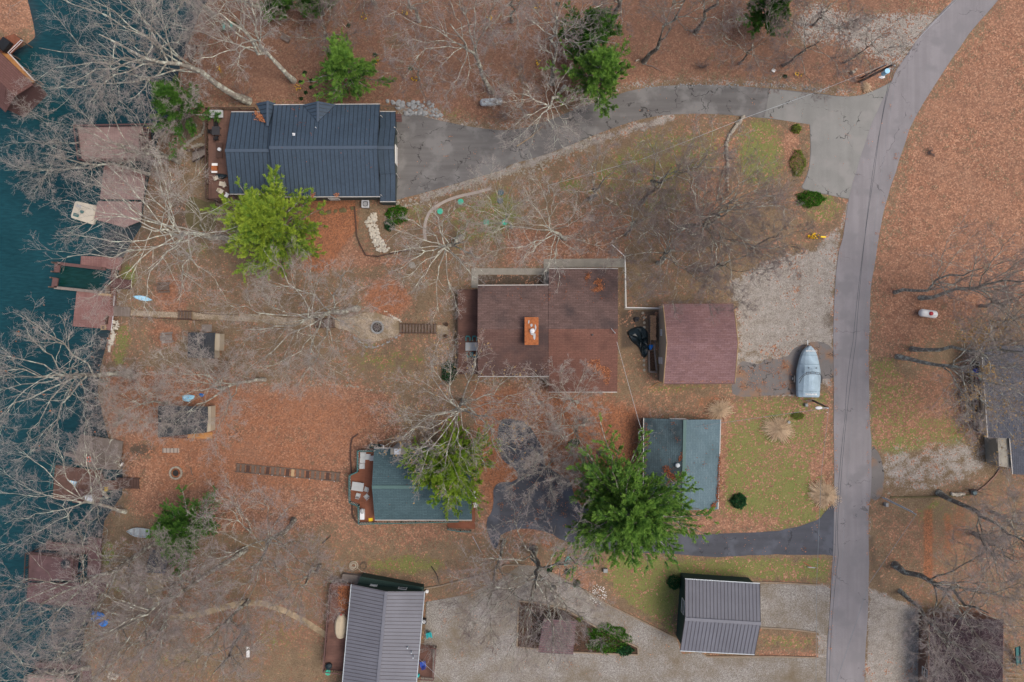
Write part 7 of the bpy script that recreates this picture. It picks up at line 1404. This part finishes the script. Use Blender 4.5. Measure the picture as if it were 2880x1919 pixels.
tarp('heap of white and pale blue plastic sheets under the fanned twigs', [t(0, 2, *p) for p in ((1680, 500), (1740, 490), (1790, 510), (1740, 555), (1690, 550))], 'pale_blue_paint', .3, 5); tarp('small dark blue bag right of the pale plastic heap', [t(0, 2, *p) for p in ((1830, 480), (1880, 485), (1860, 510), (1840, 500))], 'blue_tarp', .3, 6)
tarp('teal and white plastic sheet in the leaves by the massive tree', [t(2, 3, *p) for p in ((505, 415), (540, 425), (520, 485), (472, 488))], 'dull_green_plastic', .12, 7)
tarp('small dark tarp heap above the black tarp', [t(2, 1, *p) for p in ((1115, 1350), (1165, 1350), (1160, 1385), (1125, 1390))], 'dark_metal', .3, 8)
# firewood rack and raised beds
L = G(1832, 925); fw = thing('firewood_rack', 'long firewood stack beside the beige garage wall', 'firewood', L); q = MB(); q.bar(G(1827, 888, .15), G(1829, 980, .15), .08, .3); q.bar(G(1840, 888, .15), G(1842, 980, .15), .08, .3); q.build('rack', 'weathered_wood', fw)
qr = random.Random(3)
for k in range(58):
    q = MB(); p = G(1831.5 + (k % 2) * 7 + qr.uniform(-1, 1), 889 + k * 1.18, .2 + qr.uniform(.1, .55)); q.bar(p - Vector((.22, qr.uniform(-.04, .04), 0)), p + Vector((.22, 0, 0)), .13, .12); q.build('log', 'firewood' if k % 4 else 'tan_wood', fw)
rbx = thing('raised_bed', 'raised bed of scrap boards full of dark mulch below the firewood', 'raised bed', G(1836, 1010))
for a, b_ in ((t(2, 2, 1255, 85), t(2, 2, 1258, 280)), (t(2, 2, 1258, 280), t(2, 2, 1328, 285)), (t(2, 2, 1300, 30), t(2, 2, 1325, 270))): q = MB(); q.bar(G(*a, .2), G(*b_, .2), .22, .3); q.build('board', 'weathered_wood', rbx)
q = MB(); q.prism([G(*t(2, 2, *p)) for p in ((1265, 90), (1310, 90), (1322, 268), (1262, 272))], h(20) - .1, h(20) + .2); q.build('mulch', 'planting_soil', rbx)
# urn, slide, umbrella, flowers, mailbox
q = MB(); L = G(2736, 1384); q.cyl(L, .25, .3, 14, .42); q.cyl(L + Vector((0, 0, .3)), .46, .25, 14, .3); tag(q.build('urn', 'slate_plastic'), 'dark blue grey urn at the end of the brick edging', 'urn')
um = thing('folded_umbrella', 'red and blue folded umbrella on the deck of the slate roofed house', 'umbrella', P(2747, 1055, h(60) + 1.5)); a = P(2743, 1040, h(60) + 2.2); b_ = P(2755, 1072, h(60) + 1.7); q = MB(); q.tube([a, lerp(a, b_, .5)], [.32, .26], 10); q.build('canopy', 'blue_plastic', um); q = MB(); q.tube([lerp(a, b_, .3), lerp(a, b_, .75)], [.3, .22], 10); q.build('canopy_stripe', 'red_fabric', um); q = MB(); q.tube([lerp(a, b_, .7), b_], [.2, .06], 10); q.build('canopy_tip', 'blue_plastic', um)
sl = thing('playground_slide', 'dark green curved slide at the right edge near the bottom', 'slide', G(2850, 1835)); q = MB(); pts = [G(*t(3, 3, 2215, 1200), 1.6), G(*t(3, 3, 2240, 1270), 1.1), G(*t(3, 3, 2265, 1340), .6), G(*t(3, 3, 2290, 1400), .25)]
for u, v in zip(pts, pts[1:]): q.bar(u, v, .55, .06); q.bar(u + Vector((.3, .1, .1)), v + Vector((.3, .1, .1)), .06, .2); q.bar(u - Vector((.3, .1, -.1)), v - Vector((.3, .1, -.1)), .06, .2)
q.build('chute', 'teal_paint', sl); q = MB(); [q.bar(G(*t(3, 3, 2160, 1380 + k * 45), .4), G(*t(3, 3, 2300, 1390 + k * 45), .4), .1, .08) for k in range(4)]; q.build('climbing_frame', 'timber', sl)
L = G(2310, 668.5); mb_ = thing('yellow_sign', 'bright yellow marker beside the daffodils at the road', 'marker', L); q = MB(); q.box(L + Vector((0, 0, .6)), (.7, .22, .2), -.05); q.build('panel', 'yellow_paint', mb_); q = MB(); q.bar(L, L + Vector((0, 0, .5)), .06, .06); q.build('post', 'tan_wood', mb_)
def flowers(label, cx, cy, rx, ry, n, seed, m='flower_yellow', s=.1):
    rng = np.random.default_rng(seed); a = rng.uniform(0, 6.28, n); r = np.sqrt(rng.random(n)); L = G(cx, cy); th = thing('flower_clump', label, 'flowers', L, 'clumps of spring flowers')
    c = np.array([list(G(cx + rx * r[i] * math.cos(a[i]), cy + ry * r[i] * math.sin(a[i]), .3)) for i in range(n)]); V, F_, ti = flakes(rng, c, s, 3, 1); mesh_np('petals', V, F_, m, th); c2 = c + rng.normal(0, .12, c.shape); c2[:, 2] -= .15; V, F_, ti = flakes(rng, np.repeat(c2, 2, 0), .09, 2, .3); mesh_np('leaves', V, F_, 'leaf_green', th); return th
flowers('daffodils beside the yellow marker near the road', 2285, 665, 16, 7, 22, 1)
for k, (x, y, lb) in enumerate(((1026, 48, 'daffodils in the leaves near the top edge left of centre'), (1138, 38, 'daffodils and pale blooms near the small top clearing'), (1511, 178, 'daffodils beside the white branch left of the dark pine'), (1375, 55, 'daffodils at the base of the fine branched top tree'), (1064, 176, 'daffodils at the tip of the pine above the dormer'), (840, 250, 'daffodils among dark tufts above the blue metal roof'), (1165, 226, 'few yellow and orange blooms on the leaf slope'), (620, 195, 'yellow blooms at the shore under the leaning tree'), (2244, 212, 'yellow blooms beside the leaf slope above the driveway'), (1512, 20, 'yellow blooms at the top edge beside the grey tree'))): flowers(lb, x, y, 9, 9, 9, 10 + k, s=.08)
for k, (x, y) in enumerate(((858, 205), (876, 228), (876, 246), (848, 278), (860, 262), (981, 73), (1056, 155), (893, 268), (847, 232), (1154, 194), (2208, 216), (1570, 12))): shrub('dark green bulb tuft in the leaves, %s' % ('above the pine and left of it', 'left of the pine in mid height', 'just below the mid height one', 'nearest the left dormer', 'second from the left dormer', 'highest one above the pine', 'right of the pine', 'closest to the roof gutter', 'small one by the leaning trunk', 'with white blooms on the open slope', 'by the upper driveway flowers', 'at the top edge beside the fallen yellow blooms')[k], (x, y), (.6, .5, .3), 'shrub_dark', 60 + k, 60, .09, 'plant', 'bulb_tuft', 'dark bulb tufts in the leaves', 2)
def log_(label, a, b_, r, m='weathered_wood', name='fallen_branch', cat='branch', z=.1):
    q = MB(); A_, B_ = G(*a, z), G(*b_, z); md = lerp(A_, B_, .5) + Vector((rnd.uniform(-.3, .3), rnd.uniform(-.3, .3), .1)); q.tube([A_, md, B_], [r, r * .8, r * .5], 7); return tag(q.build(name, m), label, cat)
log_('pale fallen branch at the foot of the lone leaning tree', (1815, 183), (1858, 200), .06); log_('fallen pinkish limb lying on the curving driveway', (1454, 412), (1526, 356), .08, 'tan_wood'); log_('thin black pipe on the leaf lawn above the pale hose', t(1, 3, 610, 290), t(1, 3, 690, 220), .07, 'black_plastic'); log_('black pipe right of the mossy grass above the grey roofed house', t(1, 3, 1610, 500), t(1, 3, 1685, 665), .07, 'black_plastic')
log_('thin pole lying in the leaves right of the teal house ramp', t(1, 3, 1990, 225), t(1, 3, 2070, 375), .06, 'grey_metal'); log_('short white log in the leaves beside the lone leaning tree', (1789, 173), (1797, 169), .1, 'white_stone'); log_('tan board lying on the lawn corner near the parking pad', t(2, 2, 2278, 520), t(3, 2, 10, 548), .07, 'tan_wood'); log_('dark log beside the round paver fire pit', t(0, 2, 1755, 1160), t(0, 2, 1775, 1230), .09, 'old_wood'); log_('pale split log below the round paver fire pit', t(0, 2, 1775, 1300), t(0, 2, 1710, 1355), .09, 'tan_wood')
log_('two brown boards leaning against the curb below the rose garage', (1826, 1093), (1866, 1073), .05, 'fresh_wood')
sc = thing('scooter', 'small scooter with red handlebar lying on the green verge', 'scooter', G(2279, 1595)); q = MB(); q.bar(G(*t(3, 3, 325, 466), .1), G(*t(3, 3, 395, 505), .15), .06, .05); q.build('stem', 'red_paint', sc); q = MB(); q.bar(G(*t(3, 3, 357, 508), .1), G(*t(3, 3, 440, 516), .1), .12, .05); q.build('deck', 'grey_metal', sc)
for a in ((362, 508), (434, 516)): q = MB(); q.ring(G(*t(3, 3, *a), .1), .09, .03, 12, 5, 'X'); q.build('wheel', 'rubber', sc)
q = MB(); q.box(G(14 + 2160, 200, .15), (.5, .4, .2), -.6); tag(q.build('valve_box', 'white_paint'), 'small white box in the leaves above the upper driveway', 'box')
q = MB(); L = G(2398, 204); q.box(L + Vector((-.1, -.1, .3)), (.4, .4, .6), .5); q.cyl(L + Vector((.15, .15, .6)), .16, .2, 12); q.tube([L + Vector((-.6, .05, .3)), L + Vector((-1.6, .05, .35))], .05, 6); tag(q.build('meter_pedestal', 'stone'), 'pale utility pedestal with yellow guy guard left of the poles', 'pedestal')
disc('tire', 'dark round stump pot beside the biggest pine tip', (1686, 1276), .3, 'dark_wood', .3, 'pot'); disc('birdbath', 'small pale round basin on the lawn beside the large dry grass clump', (2216, 1187), .2, 'grey_stone', .4, 'basin')
q = MB(); a = P(*t(2, 2, 1160, 800), h(18) + 3); q.ring(P(*t(2, 2, 1190, 850), h(18) + 3.2), .42, .03, 18, 5, arc=.75); tag(q.build('cable_loop', 'wire_pale'), 'white loop of cable hanging at the left gutter of the teal outbuilding', 'cable')
q = MB(); q.bar(P(*t(0, 1, 1050, 1150), .9), P(*t(0, 1, 1045, 1245), .9), .06, .08); q.bar(P(*t(0, 1, 1040, 1335), .9), P(*t(0, 1, 1022, 1470), .9), .06, .08); tag(q.build('dock_pipe', 'white_metal'), 'thin white pipe along the inner edge of the red dock', 'pipe')

# ------------------------------------------------------------------ loose leaves blown over paving and roofs
def loose(name, label, poly, n, m='leaf_flakes', size=.075, zf=None, seed=0, clump=.5):
    rs = np.random.default_rng(seed); xs = [p[0] for p in poly]; ys = [p[1] for p in poly]; C = []; K = n * 14
    X_ = rs.uniform(min(xs), max(xs), K); Y_ = rs.uniform(min(ys), max(ys), K); nc = max(3, n // 14); k = np.where(sdist(poly, X_, Y_) > 0)[0][:nc]
    pick = rs.integers(0, len(k), K); cl = rs.random(K) < clump; X_ = np.where(cl, X_[k][pick] + rs.normal(0, 4.5, K), X_); Y_ = np.where(cl, Y_[k][pick] + rs.normal(0, 4.5, K), Y_); ok = np.where(sdist(poly, X_, Y_) > 0)[0][:n]
    for x, y in zip(X_[ok], Y_[ok]):
        p = G(x, y, .075) if zf is None else P(x, y, zf(x, y) + .04); C.append((p.x, p.y, p.z))
    rg_ = np.random.default_rng(seed); V, F, ti = flakes(rg_, np.array(C), size, 1, .7); V = V.reshape(-1, 4, 3); cz_ = V.mean(1, keepdims=True); V[..., 2] = cz_[..., 2] + (V[..., 2] - cz_[..., 2]) * .3
    return tag(mesh_np(name, V.reshape(-1, 3), F, m, None, tint=ti), label, 'leaves', kind='stuff')
loose('loose_leaves', 'leaves strewn along the left edge of the road', strip([(2394, 540), (2362, 720), (2350, 960), (2352, 1200), (2352, 1440), (2346, 1600), (2330, 1900)], 9), 420, seed=1)
loose('loose_leaves', 'leaves strewn along the right edge of the road', strip([(2640, 200), (2562, 330), (2508, 480), (2452, 730), (2438, 960), (2440, 1200), (2440, 1640), (2430, 1900)], 10), 520, seed=2)
loose('loose_leaves', 'single leaves scattered over the curving upper driveway', drv[:40] + drv[44:], 260, seed=3, clump=.2)
loose('loose_leaves', 'leaves lying thick over the dark lower driveway under the silvery twigs', [(1405, 1185), (1470, 1190), (1540, 1320), (1600, 1400), (1640, 1490), (1500, 1480), (1390, 1500), (1400, 1380), (1460, 1340)], 1100, seed=4, clump=.8)
loose('loose_leaves', 'sparse leaves on the dark driveway mouth by the road', [(1950, 1508), (2160, 1502), (2300, 1470), (2335, 1555), (1960, 1558)], 110, seed=5, clump=.3)
loose('loose_leaves', 'orange leaves gathered on the cracked parking pad beside the boat', [(2075, 1036), (2200, 1010), (2225, 1020), (2225, 1100), (2070, 1105)], 700, seed=6, clump=.8)
loose('loose_leaves', 'leaves and twigs fallen on the brown roof below the white limbed tree', [(1350, 810), (1540, 806), (1560, 765), (1730, 765), (1730, 850), (1350, 880)], 260, seed=7, clump=.6, zf=lambda x, y: h(12) + .15 + 5.0 - abs(y - 925.5) * 2.3 / 172, m='needle_flakes')
loose('loose_leaves', 'scattered rust leaves over the teal outbuilding roof', [(1815, 1185), (2022, 1188), (2015, 1430), (1900, 1430)], 200, seed=8, clump=.7, zf=lambda x, y: z4r + 4.32 - abs(x - 1924) * 1.4 / 105, m='needle_flakes')
loose('loose_leaves', 'few leaves lying on the teal shingled house roof', [(1060, 1270), (1320, 1270), (1320, 1455), (1062, 1455)], 90, seed=9, clump=.4, zf=lambda x, y: z5r + 4.62 - abs(y - 1370) * 1.6 / 100, m='needle_flakes')
loose('loose_leaves', 'leaves scattered on the pale rose docks', [(284, 480), (405, 490), (398, 620), (270, 612)], 160, seed=10, clump=.6, zf=lambda x, y: 1.0)
loose('loose_leaves', 'leaves blown onto the diagonal gravel drive', [(1470, 1600), (1520, 1600), (1890, 1800), (1990, 1860), (1700, 1900), (1250, 1880), (1230, 1700)], 700, seed=11, clump=.5)

loose('loose_leaves', 'few leaves lying on the dark slate blue metal roof', [(775, 300), (1060, 300), (1060, 545), (775, 545)], 90, seed=12, clump=.4, zf=lambda x, y: z1r + 6.85 - abs(y - 416) * 1.7 / 122, m='needle_flakes')
loose('loose_leaves', 'leaves along the eaves of the rose garage roof', [(1868, 1066), (2064, 1066), (2064, 1076), (1868, 1077)], 110, seed=13, clump=.6, zf=lambda x, y: z3r + 3.3)
loose('loose_leaves', 'fallen leaves floating and lying at the shallow shore edge', [(240, 980), (300, 960), (285, 1080), (300, 1180), (240, 1200)], 160, seed=14, clump=.5, zf=lambda x, y: .02)
